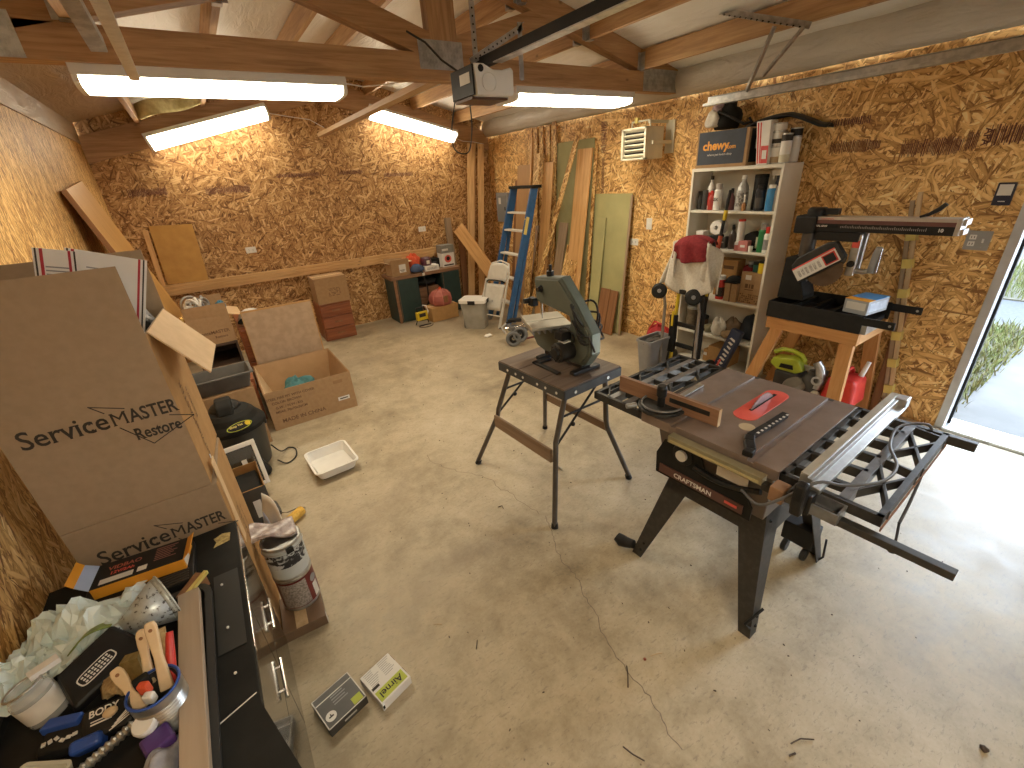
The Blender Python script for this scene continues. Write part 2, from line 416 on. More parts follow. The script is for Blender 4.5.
# ------------------------------------------------------------ the room
XL, XR, YB, YF, ZE = -.744, 3.99, 6.5, -1.0, 2.42
XC = (XL+XR)/2
roofz = lambda x: 2.59 + .25*min(x-XL, XR-x)
# floor
m, t, b = nt('concrete')
v = coords(t)
n1 = noise(t, v, 1.1, 5, .6, .4); n2 = noise(t, v, 7, 6, .65, .3); n3 = noise(t, v, 60, 4, .7)
f = math_n(t,'ADD', math_n(t,'MULTIPLY',n1,.45), math_n(t,'MULTIPLY',n2,.4)); f = math_n(t,'ADD', f, math_n(t,'MULTIPLY',n3,.15))
col = ramp(t, f, [(.32,(.20,.162,.105)),(.43,(.365,.30,.195)),(.52,(.47,.393,.265)),(.64,(.57,.49,.355))])
vo = t.nodes.new('ShaderNodeTexVoronoi'); vo.inputs['Scale'].default_value = 26; L(t, v, vo.inputs['Vector'])
spk = ramp(t, vo.outputs['Distance'], [(.05,(1,1,1)),(.12,(0,0,0))])
sg = ramp(t, noise(t, v, 3.1, 3), [(.5,(0,0,0)),(.62,(1,1,1))])
col = mixc(t, math_n(t,'MULTIPLY', math_n(t,'MULTIPLY', spk, sg), .75), col, (.10,.075,.05))
v2 = coords(t,'Object',(1,3.2,1),(0,0,.7)); sc = noise(t, v2, 30, 5, .75, .5)
st = ramp(t, noise(t, v, .55, 4, .6, .8), [(.50,(0,0,0)),(.66,(1,1,1))])
col = mixc(t, math_n(t,'MULTIPLY', st, .55), col, (.26,.205,.145))
scr = ramp(t, sc, [(.36,(1,1,1)),(.44,(0,0,0))])
col = mixc(t, math_n(t,'MULTIPLY', scr, .5), col, (.21,.175,.14))
L(t, col, b.inputs['Base Color']); L(t, ramp(t, n2, [(.3,(.42,)*3),(.7,(.62,)*3)]), b.inputs['Roughness'])
bump(t, b, math_n(t,'ADD', n2, math_n(t,'MULTIPLY', sc, .4)), .18, .004)
M_conc = m
fl = struct(MB().box((XL-.1,YF-.1,-.12),(XR+.12,YB+.1,0)).build('floor', M_conc))
# a long hairline crack across the slab and an oil stain
def ribbon(pts, w, z=.0008):
    mb = MB(); P_ = [V((x,y,z)) for x,y in pts]
    for a, c in zip(P_, P_[1:]):
        d = (c-a).normalized(); s = V((-d.y,d.x,0))*w/2
        mb.add([a-s, a+s, c+s, c-s], [(0,3,2,1)])
    return mb
M_crack = pm('dark_crack',(.17,.135,.10),(.26,.21,.16),rough=.9,scale=40)
pts = [(1.20,1.62)]
for i in range(60):
    x, y = pts[-1]; pts.append((x+random.uniform(-.016,.010)-.001, y-.02))
ribbon(pts, .0035).build('crack', M_crack, fl)
pts = [(1.18,1.66)]
for i in range(34):
    x, y = pts[-1]; pts.append((x+random.uniform(-.03,.012), y+.03))
ribbon(pts, .0030).build('crack', M_crack, fl)

# walls
def wall(name, polys, mat):
    mb = MB()
    for ax, poly, a, c in polys: mb.prism(poly, ax, a, c)
    return struct(mb.build(name, mat))
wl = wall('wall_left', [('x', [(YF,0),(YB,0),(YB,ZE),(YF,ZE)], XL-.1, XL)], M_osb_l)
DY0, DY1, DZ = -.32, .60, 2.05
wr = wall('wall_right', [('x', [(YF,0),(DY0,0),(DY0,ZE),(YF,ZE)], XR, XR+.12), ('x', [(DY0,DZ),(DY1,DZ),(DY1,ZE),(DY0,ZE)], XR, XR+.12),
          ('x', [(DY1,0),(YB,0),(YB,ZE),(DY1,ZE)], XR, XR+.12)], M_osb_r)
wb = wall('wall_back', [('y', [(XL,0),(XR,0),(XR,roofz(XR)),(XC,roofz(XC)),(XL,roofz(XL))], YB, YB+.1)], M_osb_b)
M_steelwall = pm('white_steel_door',(.62,.61,.58),var=.05,rough=.5)
wf = wall('wall_front', [('y', [(XL,0),(-.06,0),(-.06,2.13),(3.3,2.13),(3.3,0),(XR,0),(XR,roofz(XR)),(XC,roofz(XC)),(XL,roofz(XL))], YF-.1, YF)], M_osb_b)
gd = MB()
for i in range(4): gd.box((-.06, YF-.07, i*.5325+.004),(3.3, YF-.03, (i+1)*.5325-.004))
struct(gd.build('door_2', M_steelwall, bevel=.006))

# door opening on the right: white steel frame, threshold
M_frame = pm('door_frame_white',(.60,.61,.62),(.50,.51,.52),rough=.35,scale=8,metal=.2)
fr = MB()
for y0,y1 in ((DY1-.035,DY1+.012),(DY0-.012,DY0+.035)):
    fr.box((XR-.012,y0,0),(XR+.16,y1,DZ+.03))
fr.box((XR-.012,DY0,DZ-.03),(XR+.16,DY1,DZ+.03))
struct(fr.build('trim_1', M_frame, bevel=.003))
stp = MB(); stp.box((XR+.07,DY1-.05,0),(XR+.10,DY1-.035,DZ)).box((XR+.07,DY0+.035,0),(XR+.10,DY0+.05,DZ))
struct(stp.build('trim_2', M_blackm))
struct(MB().box((XR-.03,DY0,0),(XR+.18,DY1-.03,.022)).build('trim_3', M_alu, bevel=.004))
# weather strip at the foot of the opening
# roof: insulated panels, with wrinkled facing
def ins(name, c1, c2, bs=.5):
    m, t, b = nt(name)
    v = coords(t,'Object',(1,.25,1)); f = noise(t, v, 9, 5, .6, 1.2); g = noise(t, coords(t), 1.5, 4)
    L(t, ramp(t, math_n(t,'ADD', math_n(t,'MULTIPLY',f,.5), math_n(t,'MULTIPLY',g,.5)), [(.36,c2),(.62,c1)]), b.inputs['Base Color'])
    b.inputs['Roughness'].default_value = .42; bump(t, b, f, bs, .03); return m
M_ins = ins('white_insulation_facing',(.90,.89,.85),(.80,.78,.73))
M_insk = ins('kraft_insulation_facing',(.46,.34,.21),(.34,.24,.15),.7)
M_insg = ins('grey_poly_sheet',(.66,.63,.57),(.54,.51,.45),.9)
def slab(name, x0, x1, y0, y1, mat, dz=0, th=.05):
    a = [(x0,y0,roofz(x0)+dz),(x1,y0,roofz(x1)+dz),(x1,y1,roofz(x1)+dz),(x0,y1,roofz(x0)+dz)]
    return struct(MB().hexa(a, [(x,y,z+th) for x,y,z in a]).build(name, mat))
slab('ceiling_left', XL-.12, XC, YF-.1, YB+.1, M_ins)
slab('ceiling_right', XC, XR+.14, YF-.1, YB+.1, M_ins)
slab('ceiling_kraft', XL-.05, -.25, 3.12, 6.42, M_insk, -.02, .015)
# blanket hanging between the roof and the top of the boards
def blanket(name, x, y0, y1, mat, sgn, amp=.075):
    def fn(u, w):
        y = y0+(y1-y0)*u; z = ZE-.03+w*(roofz(x)+.06-(ZE-.03))
        return (x + sgn*(.02+amp*math.sin(PI*min(1,w*1.05))+.012*math.sin(y*9+w*4)), y, z)
    return struct(MB().grid(fn, 90, 8).build(name, mat, solid=.004))
blanket('trim_4', XR, YF, YB-.02, M_insg, -1)
struct(MB().box((XL,YF,ZE-.025),(XL+.012,YB-.01,roofz(XL)+.01)).build('trim_5', M_insk))
# two of the bays show unfaced glass wool
# trusses
def truss(y0, y1, detail=True, nm='truss_beam'):
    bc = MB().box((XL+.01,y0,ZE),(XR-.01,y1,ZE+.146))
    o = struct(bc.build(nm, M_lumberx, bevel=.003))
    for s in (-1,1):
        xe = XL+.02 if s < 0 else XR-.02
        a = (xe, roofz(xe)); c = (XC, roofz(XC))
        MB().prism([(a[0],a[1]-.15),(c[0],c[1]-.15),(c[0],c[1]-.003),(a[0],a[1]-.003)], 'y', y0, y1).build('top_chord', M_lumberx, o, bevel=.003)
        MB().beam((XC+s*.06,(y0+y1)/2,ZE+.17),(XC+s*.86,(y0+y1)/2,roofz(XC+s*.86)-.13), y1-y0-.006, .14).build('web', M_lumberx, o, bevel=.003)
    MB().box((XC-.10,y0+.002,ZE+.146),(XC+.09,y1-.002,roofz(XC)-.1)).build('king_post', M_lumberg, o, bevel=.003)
    if detail:
        pm_ = lambda: M_steel
        def plate(x0,x1,z0,z1,y):
            mb = MB().box((x0,y,z0),(x1,y+.002,z1))
            nx = int((x1-x0)/.022); nz = int((z1-z0)/.03)
            for i in range(nx):
                for k in range(nz):
                    mb.box((x0+.006+i*.022,y-.0025,z0+.006+k*.03),(x0+.014+i*.022,y,z0+.024+k*.03))
            mb.build('gusset_plate', M_steel, o)
        plate(XC-.19,XC+.12,ZE+.06,ZE+.215,y0-.002); plate(XR-.50,XR-.06,ZE+.005,ZE+.17,y0-.002); plate(XL+.02,XL+.34,ZE+.005,ZE+.17,y0-.002)
    return o
truss(3.06, 3.15)
truss(-.62, -.53, False)
# gable rafters at the back wall
for s in (-1,1):
    xe = XL+.005 if s < 0 else XR-.005
    zt = lambda x: roofz(x)
    struct(MB().prism([(xe,zt(xe)-.375),(XC,zt(XC)-.375),(XC,zt(XC)-.13),(xe,zt(xe)-.13)], 'y', YB-.05, YB-.004).build('rafter_beam', M_lumberx, bevel=.003))
# purlins with joist hangers
px = [3.46, 2.84, 2.22, 1.02, .40, -.22]
for x in px + [XC-.04]:
    zt = roofz(x)-.012
    for y0, y1 in ((-.53,3.06),(3.15,YB-.005)):
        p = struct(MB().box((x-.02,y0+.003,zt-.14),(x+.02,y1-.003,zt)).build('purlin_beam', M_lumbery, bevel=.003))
        h = MB()
        ye = y1 if y1 < 4 else y0
        sg = -1 if y1 < 4 else 1
        for q in (-.023,.021): h.box((x+q,min(ye,ye+sg*.05),zt-.145),(x+q+.002,max(ye,ye+sg*.05),zt-.02))
        h.box((x-.024,min(ye,ye+sg*.05),zt-.146),(x+.024,max(ye,ye+sg*.05),zt-.143)).box((x-.05,ye+sg*.001,zt-.14),(x+.05,ye+sg*.003,zt-.02))
        h.build('joist_hanger', M_steel, p)
struct(MB().box((1.52,3.16,2.425),(1.61,6.44,2.465)).build('runner_beam', wood('runner_wood',(.56,.37,.2),(.44,.27,.13),(.64,.45,.27),50,'y')))
# glass wool bay near the back left gable
M_wool = pm('yellow_glass_wool',(.50,.42,.20),(.38,.31,.13),rough=.95,scale=25,bmp=.6)
def wool(u,w):
    x = -.18+.55*u; return (x, 6.18-.10*math.sin(u*7), roofz(x)-.16+.13*w)
struct(MB().grid(wool, 14, 4).build('trim_6', M_wool, solid=.03))

# mill stamps printed on the boards
def stamp(wallo, m, lines, size, wd=1.0, mat=None):
    for i, s in enumerate(lines):
        letters('mill_stamp', s, size, m @ Matrix.Translation((0,-i*size*1.15,0)), mat or M_stamp, wallo, bold=.0012, sx=wd)
def barcode(wallo, m, w, h, n, seed):
    r = random.Random(seed); mb = MB(); x = -w/2
    while x < w/2:
        k = r.uniform(.4,1.6)*w/n; hh = h*r.choice((1,1,.8,.6)); mb.add([(x,-hh/2,.0006),(x+k*.55,-hh/2,.0006),(x+k*.55,hh/2,.0006),(x,hh/2,.0006)],[(0,1,2,3)],False,m); x += k
    mb.build('mill_stamp', M_stamp, wallo)
yb = YB-.001
bm_ = lambda x, z: plane_m((x,yb,z),(1,0,0),(0,0,1))
barcode(wb, bm_(.40,1.905), .46, .085, 60, 1); barcode(wb, bm_(-.36,1.93), .34, .085, 44, 2)
barcode(wb, bm_(1.2,2.02), .5, .045, 44, 5); barcode(wb, bm_(1.85,2.02), .3, .05, 26, 12); barcode(wb, bm_(2.5,1.96), .4, .05, 40, 13)
rm_ = lambda y, z: plane_m((XR-.001,y,z),(0,-1,0),(0,0,1))
vm_ = lambda y, z: plane_m((XR-.001,y,z),(0,0,-1),(0,-1,0))
barcode(wr, rm_(1.12,1.83), .30, .10, 44, 3); stamp(wr, vm_(.885,1.865), ['APA'], .05); barcode(wr, rm_(.93,1.85), .05, .11, 6, 14); barcode(wr, rm_(.78,1.87), .16, .11, 16, 4); barcode(wr, rm_(.60,1.885), .1, .11, 10, 15)
barcode(wr, rm_(1.55,1.87), .30, .08, 40, 6); barcode(wr, rm_(1.62,2.03), .26, .05, 26, 16)
barcode(wr, vm_(4.02,2.16), .30, .085, 26, 7); barcode(wr, vm_(4.02,1.78), .36, .05, 40, 8)
stamp(wr, plane_m((XR-.001,2.90,.42),(0,-1,0),(0,0,1)), ['APA'], .06); barcode(wr, rm_(2.90,.34), .16, .04, 20, 17)
# ------------------------------------------------------------ fixtures on the ceiling
M_lamp = emis('fluorescent_diffuser',(1,.88,.66),25)
M_fix = pm('white_fixture_enamel',(.70,.69,.66),var=.05,rough=.4)
def shoplight(label, m, L_=1.24, w=.30, h=.065):
    """long side along local x, light comes out at local -z"""
    t = thing('ceiling_light', label, 'light', group='fluorescent ceiling lights'); t.matrix_basis = m
    MB().box((-L_/2,-w/2,-.030),(L_/2,w/2,.018)).build('housing', M_fix, t, bevel=.003, world=False)
    d = MB().grid(lambda u,q: ((u-.5)*(L_-.05), (w/2-.004)*math.copysign(abs(math.cos(PI*q))**.6,math.cos(PI*q)), -.031-.044*math.sin(PI*q)**.45), 1, 16)
    d.build('diffuser', M_lamp, t, world=False)
    e = MB()
    for s in (-1,1):
        e = MB().prism([((w/2-.001)*math.copysign(abs(math.cos(PI*k/12))**.6,math.cos(PI*k/12)),-.029-.049*math.sin(PI*k/12)**.45) for k in range(13)],'x',s*(L_/2-.012)-.012,s*(L_/2-.012)+.012)
        e.build('end_cap', M_plasw, t, world=False, bevel=.002)
    return t
T = Matrix.Translation
shoplight('long fluorescent light under the near beam, left of the door opener', T((.335,3.225,2.405)))
shoplight('long fluorescent light under the near beam, right of the door opener', T((2.79,3.225,2.405)))
sl = math.atan(.245)
shoplight('fluorescent light along the back gable rafter, rising to the right', T((.40,6.335,2.545)) @ Matrix.Rotation(-sl,4,'Y') @ Matrix.Rotation(math.radians(-38),4,'X'), w=.17)
shoplight('fluorescent light along the back gable rafter, falling to the right', T((2.77,6.335,2.555)) @ Matrix.Rotation(sl,4,'Y') @ Matrix.Rotation(math.radians(-38),4,'X'), w=.17)
shoplight('added fluorescent fill light under the rear beam on the left, behind the viewpoint', T((.335,-.70,2.405)))  # unseen fixture, added to brighten the front of the room
# lamp cords strung along the beams
w1 = MB().tube([(.97,3.2,2.41),(1.1,3.22,2.40),(1.25,3.2,2.415),(1.4,3.2,2.44)],.004)
tag(w1.build('ceiling_cable', M_plasw), 'thin pale cord from the near left fluorescent light to the door opener', 'cord')
w2 = MB().tube([(1.0,6.33,2.66),(1.2,6.34,2.63),(1.45,6.36,2.60),(1.60,6.38,2.52)],.004)
tag(w2.build('ceiling_cable', M_plasw), 'thin pale cord beside the rising light on the back gable', 'cord')
w3 = MB().tube([(3.38,6.33,2.37),(3.5,6.36,2.34),(3.7,6.40,2.33),(3.88,6.42,2.30)],.004)
tag(w3.build('ceiling_cable', M_plasw), 'thin pale cord from the falling light down into the back corner', 'cord')

# garage door opener
t = thing('garage_door_opener','white and black door opener motor hung from the beams with a black rail','door opener',(1.58,2.58,2.25))
body = MB().prism([(2.45,2.385),(2.50,2.40),(2.58,2.372),(2.68,2.40),(2.72,2.40),(2.73,2.27),(2.70,2.245),(2.47,2.245)],'x',1.47,1.71)
bo = MB().prism([(1.46,2.395),(1.52,2.395),(1.58,2.37),(1.64,2.37),(1.70,2.385),(1.715,2.37),(1.712,2.26),(1.70,2.248),(1.47,2.248)],'y',2.45,2.72).build('motor_housing', M_plasw, t, bevel=.006)
MB().box((1.45,2.46,2.25),(1.461,2.71,2.392)).build('side_cover', M_black, t, bevel=.003)
MB().box((1.447,2.49,2.31),(1.452,2.60,2.36)).build('label', M_label, t)
MB().lathe([(0,.004),(.016,.004),(.018,0)],(1.50,2.4495,2.372),12,axis=(0,-1,0)).build('button', M_black, t)
MB().box((1.46,2.50,2.235),(1.70,2.70,2.25)).build('lens', pm('smoked_lens',(.10,.05,.03),rough=.3), t)
MB().torus((1.55,2.4495,2.31),(0,-1,0),.045,.003,20,6).build('emboss', M_plasw, t)
MB().box((1.585,-.55,2.405),(1.635,2.70,2.455)).build('rail', M_black, t, bevel=.003)
MB().box((1.582,-.55,2.400),(1.638,2.45,2.406)).build('rail_lip', M_steel, t)
def angle_iron(p0,p1,w=.032,up=(0,0,1),holes=True,side=(1,0,0)):
    mb = MB(); mb.beam(p0,p1,.003,w,up); d = (V(p1)-V(p0)).normalized(); u = V(up); u = (u-d*u.dot(d)).normalized(); s = d.cross(u)
    q = V(p0)+u*w/2; mb.beam(V(p0)+u*w/2+s*w/2, V(p1)+u*w/2+s*w/2, w, .003, u)
    return mb
def holes(mb_mat, p0, p1, n, parent, off, r=.005):
    p0=V(p0); p1=V(p1)
    for i in range(n):
        c = p0.lerp(p1,(i+.5)/n); MB().cyl(c-V(off),c+V(off),r,n=8).build('punched_hole', M_blackm, parent)
a = angle_iron((1.53,2.60,2.43),(1.90,2.60,2.62)); a.build('hanger_angle', M_steel, t); holes(0,(1.55,2.60,2.44),(1.88,2.60,2.61),11,t,(0,.003,0))
angle_iron((1.60,2.66,2.40),(1.60,2.66,2.95),up=(1,0,0)).build('hanger_strap', M_steel, t); holes(0,(1.60,2.66,2.42),(1.60,2.66,2.93),14,t,(0,.004,0))
angle_iron((1.88,2.60,2.36),(1.88,2.60,2.64),up=(1,0,0)).build('hanger_strap', M_steel, t)
MB().tube([(1.50,2.70,2.40),(1.42,2.74,2.46),(1.36,2.80,2.55),(1.30,2.9,2.62)],.006).build('power_cord', M_cord, t)
MB().tube(curve([(1.47,2.72,2.26),(1.44,2.74,2.12),(1.46,2.78,2.02),(1.52,2.8,1.985),(1.57,2.78,2.0),(1.58,2.74,2.12),(1.57,2.72,2.25)]),.004).build('antenna_loop', M_cord, t)
# overhead door tracks
def track(x, y0, y1, z, label, inner, k=1.0, mat=None):
    t = thing('door_track', label, 'door track', (x,y1,z), group=None)
    s = inner
    pr = [(-.028,.026),(-.028,-.02),(-.018,-.028),(.018,-.028),(.028,-.02),(.028,-.012)]
    mb = MB()
    for (a,b_),(c,d) in zip(pr,pr[1:]):
        mb.beam((x+s*k*(a+c)/2,y0,z+k*(b_+d)/2),(x+s*k*(a+c)/2,y1,z+k*(b_+d)/2), max(abs(c-a)*k,.003), max(abs(d-b_)*k,.003))
    if k == 1: mb.beam((x-s*.035,y0,z+.03),(x-s*.035,y1,z+.03),.028,.003); mb.beam((x-s*.048,y0,z+.005),(x-s*.048,y1,z+.005),.003,.05)
    mb.build('rail', mat or M_steel, t)
    return t
M_bright = pm('bright_zinc',(.80,.80,.78),(.66,.66,.64),rough=.28,metal=.25,scale=30)
tl = track(-.045,-.95,2.62,2.30,'shiny steel overhead door track end by the left beam',1,.62,M_bright)
MB().cyl((-.045,-.95,2.305),(-.045,2.615,2.305),.012,n=12).build('round_edge', M_bright, tl)
h = angle_iron((-.135,2.80,2.41),(-.175,1.60,2.63),.055,up=(1,0,0)); h.build('hanger_angle', M_steel, tl)
tr = track(3.34,-.95,2.33,2.235,'long steel overhead door track in front of the right wall',-1)
angle_iron((3.36,2.03,2.25),(3.36,1.90,2.58),.03,up=(1,0,0)).build('hanger_strap', M_steel, tr)
angle_iron((3.36,1.93,2.32),(3.36,1.72,2.53),.025,up=(1,0,0)).build('hanger_brace', M_steel, tr)
angle_iron((3.36,2.30,2.74),(3.36,1.70,2.52),.035,up=(1,0,0)).build('hanger_angle', M_steel, tr); holes(0,(3.345,2.28,2.735),(3.345,1.72,2.53),14,tr,(.004,0,0))
holes(0,(3.39,.2,2.24),(3.39,2.2,2.24),9,tr,(.004,0,0),.004)

# unit heater on the right wall
t = thing('unit_heater','cream wall heater with louvred front hung high on the right wall','heater',(3.82,3.5,1.9)); heater = t
MB().box((3.66,3.36,1.90),(3.87,3.66,2.17)).build('casing', M_cream, t, bevel=.006)
for i in range(6):
    MB().add([],[]).beam((3.645,3.39,1.935+i*.042),(3.645,3.63,1.935+i*.042),.03,.012,(.6,0,.8)).build('louvre', M_cream, t)
MB().box((3.652,3.385,1.92),(3.659,3.635,2.16)).build('louvre_shadow_box', M_blackm, t)
gf = MB()
for a0,a1 in (((3.62,3.36,1.90),(3.66,3.66,1.916)),((3.62,3.36,2.154),(3.66,3.66,2.17)),((3.62,3.36,1.90),(3.66,3.38,2.17)),((3.62,3.64,1.90),(3.66,3.66,2.17))): gf.box(a0,a1)
gf.build('louvre_frame', M_cream, t, bevel=.002)
MB().tube([(3.72,3.40,2.17),(3.72,3.40,2.225),(3.72,3.62,2.225),(3.72,3.62,2.17)],.008).build('bracket', M_cream, t)
MB().box((3.70,3.34,2.02),(3.985,3.36,2.05)).box((3.97,3.32,1.94),(3.985,3.42,2.22)).box((3.72,3.40,2.20),(3.985,3.43,2.225)).build('wall_bracket', M_cream, t, bevel=.002)
MB().cbox((3.72,3.56,2.235),(.03,.035,.045)).build('warning_tag', M_yelt, t)
heater.location.y -= .25
# electrical fittings
def plate(name,label,cat,c,n,wdt,hgt,parts,mat=M_plasw,rz=0,grp=None):
    """a wall plate at c facing n, built flat with its outlets or switches"""
    z = V(n); x = V((0,0,1)).cross(z)
    m = Matrix((x,V((0,0,1)),z)).transposed().to_4x4(); m.translation = V(c)
    t = thing(name,label,cat,group=grp); t.matrix_basis = m @ Matrix.Rotation(rz,4,'Z')
    MB().box((-wdt/2,-hgt/2,0),(wdt/2,hgt/2,.006)).build('cover', mat, t, bevel=.002, world=False)
    for kind,(px_,py_) in parts:
        if kind == 'outlet':
            MB().box((px_-.016,py_-.014,.006),(px_+.016,py_+.014,.008)).build('receptacle', M_plasw, t, bevel=.003, world=False)
            MB().box((px_-.008,py_-.006,.008),(px_-.005,py_+.006,.0085)).box((px_+.005,py_-.006,.008),(px_+.008,py_+.006,.0085)).build('slot', M_blackm, t, world=False)
        elif kind == 'switch':
            MB().box((px_-.005,py_-.012,.006),(px_+.005,py_+.012,.008)).box((px_-.004,py_-.002,.008),(px_+.004,py_+.009,.018)).build('toggle', M_plasw, t, bevel=.001, world=False)
        elif kind == 'screw':
            MB().cyl((px_,py_,.006),(px_,py_,.0075),.003,n=8).build('screw', M_steel, t, world=False)
    return t
H = PI/2
plate('outlet','white outlet plate on the back wall above the stacked lumber, farther left','outlet',(.442,YB,1.217),(0,-1,0),.072,.115,[('outlet',(0,-.022)),('outlet',(0,.022)),('screw',(0,0))],rz=H)
plate('outlet','white outlet plate on the back wall above the green desk','outlet',(2.736,YB,1.211),(0,-1,0),.072,.115,[('outlet',(0,-.022)),('outlet',(0,.022)),('screw',(0,0))],rz=H)
plate('light_switch','tall white plate on the right wall below the heater','switch',(XR,3.311,1.281),(-1,0,0),.072,.115,[('switch',(0,0)),('screw',(0,.045)),('screw',(0,-.045))])
plate('outlet','small white outlet plate lying sideways on the right wall by the green panel','outlet',(XR,3.501,1.081),(-1,0,0),.07,.11,[('outlet',(0,-.022)),('outlet',(0,.022))],rz=H)
M_greyplate = pm('grey_steel_plate',(.40,.41,.41),var=.06,rough=.35,metal=.4)
plate('switch_plate','grey double plate with a switch and outlet beside the open doorway','switch',(XR,.745,1.285),(-1,0,0),.115,.115,[('outlet',(-.025,-.02)),('outlet',(-.025,.02)),('switch',(.025,0)),('screw',(.025,.04)),('screw',(.025,-.04))],M_greyplate)
t = thing('wall_control','dark navy wall control with a white screen near the doorway','wall control',(XR-.01,.70,1.55))
MB().box((3.975,.665,1.49),(XR,.745,1.615)).build('case', pm('dark_navy',(.02,.022,.045),rough=.4), t, bevel=.004)
MB().box((3.9735,.675,1.545),(3.976,.735,1.605)).build('screen', M_label, t)
MB().box((3.9735,.69,1.51),(3.976,.72,1.515)).build('keys', M_label, t)
# breaker panel
t = thing('breaker_box','grey electrical breaker panel in the back right corner','breaker panel',(3.98,6.1,1.4))
MB().box((3.955,5.98,1.20),(3.99,6.30,1.62)).build('box', M_greyp, t, bevel=.003)
MB().box((3.948,6.02,1.23),(3.956,6.26,1.58)).build('door', pm('panel_grey',(.24,.25,.25),var=.05,rough=.4), t, bevel=.002)
MB().box((3.945,6.16,1.46),(3.949,6.22,1.55)).build('label', M_label, t)
MB().box((3.942,6.04,1.37),(3.95,6.06,1.42)).build('latch', M_black, t)
# ------------------------------------------------------------ table saw
t = thing('table_saw','table saw on a splayed black stand with open iron wings and red blade insert','table saw',(1.366,.522,0),rz=math.radians(2.4))
B = lambda: MB()
W0 = dict(world=False)
D, ZT = .67, .88
top = B()
# main top with two mitre slots and an opening for the insert
ys = [0,.085,.108,.40,.423,.567]
for i,(a,c) in enumerate(zip(ys,ys[1:])):
    zt = ZT-.010 if i in (1,3) else ZT
    top.box((0,a,ZT-.042),(D,c,zt))
top.build('table_top', M_castt, t, bevel=.0015, **W0)
ins_ = B(); n=10
poly = []
for k in range(n+1): a = -PI/2+PI*k/n; poly.append((.545+.045*math.cos(a), .265+.048*math.sin(a)))
for k in range(n+1): a = PI/2+PI*k/n; poly.append((.285+.045*math.cos(a), .265+.048*math.sin(a)))
ins_.prism(poly,'z',ZT-.002,ZT+.0025)
it = ins_.build('blade_insert', M_redin, t, bevel=.001, **W0)
B().box((.33,.263,ZT+.0024),(.545,.277,ZT+.0032)).build('slot', M_blackm, it, **W0)
bl = []
for k in range(0,41):
    a = math.radians(20+140*k/40); R = .127 if k%2 else .120
    bl.append((.425+R*math.cos(a), .80+R*math.sin(a)))
B().prism(bl,'y',.2685,.2715).build('saw_blade', M_steel, t, **W0)
B().lathe([(0,.0008),(.028,.0008),(.03,0)],(.20,.215,ZT),20).build('round_badge', pm('tan_badge',(.55,.44,.28),rough=.5), t, **W0)
def wing(y0, y1, kind):
    w = B(); zt, h = ZT-.001, .036
    bar = lambda p, q, wd=.018, hh=h: w.beam((p[0],p[1],zt-hh/2),(q[0],q[1],zt-hh/2),wd,hh)
    bar((0.009,y0),(.009,y1)); bar((D-.009,y0),(D-.009,y1)); bar((0,y0+.009),(D,y0+.009)); bar((0,y1-.009),(D,y1-.009))
    d = (y1-y0)
    if kind == 'l':
        a, c = y0+d*.37, y0+d*.66
        w2 = B()
        for yy in (a, c): w2.beam((0.01,yy,zt-h/2),(D-.01,yy,zt-h/2),.032,h)
        w2.build('wing_bar', M_castg, t, bevel=.001, **W0)
        for xx in (.10,.20,.31,.42,.53,.6): bar((xx,a),(xx,c),.008,h*.7)
        for (u0,u1) in ((y0,a),(c,y1)):
            xs = [0,.11,.225,.335,.45,.56,.67]
            for i,(p,q) in enumerate(zip(xs,xs[1:])):
                if i%2: bar((p,u1),(q,u0),.008,.03)
                else: bar((p,u0),(q,u1),.008,.03)
            for i in (1,3,5): bar((xs[i]-.05,(u0+u1)/2+(.0)),(xs[i]+.06,(u0+u1)/2),.007,.024)
    else:
        a = y0+d*.37
        w2 = B().beam((0.01,a,zt-h/2),(D-.01,a,zt-h/2),.028,h); w2.build('wing_bar', M_castg, t, bevel=.001, **W0)
        for i in range(5): xx=.10+.118*i; bar((xx,a),(xx-.02,y1),.020,.034)
        for i in range(2):
            x0 = .045+.31*i
            bar((x0,y0),(x0+.27,a),.009,.032); bar((x0+.02,a),(x0+.25,y0),.009,.032); bar((x0+.27,y0),(x0+.29,a),.009,.032)
    w.build('extension_wing', M_castb if kind=='l' else M_stand, t, bevel=.001, **W0)
wing(.568,.845,'l'); wing(-.285,-.002,'r')
# a rusty edge under the right wing
B().box((.0,-.289,ZT-.05),(.66,-.2855,ZT-.037)).build('rusty_edge', pm('rust',(.30,.14,.07),(.22,.09,.04),rough=.8,scale=30), t, **W0)
# rails
B().box((-.045,.03,ZT-.052),(-.008,.40,ZT-.022)).build('front_rail', pm('scale_rail',(.38,.34,.22),(.3,.27,.17),rough=.4,metal=.5), t, bevel=.002, **W0)
B().box((-.047,.04,ZT-.046),(-.044,.39,ZT-.036)).build('rail_scale', pm('scale_tape',(.50,.43,.22),(.42,.36,.18),rough=.5), t, **W0)
B().box((-.045,-.46,ZT-.066),(-.017,.03,ZT-.042)).build('front_tube', M_stand, t, bevel=.002, **W0)
B().box((.69,-.36,ZT-.055),(.715,.52,ZT-.020)).build('rear_rail', M_stand, t, bevel=.002, **W0)
B().box((.715,-.345,ZT-.04),(.719,-.28,ZT-.03)).build('rail_slot', M_label, t, **W0)
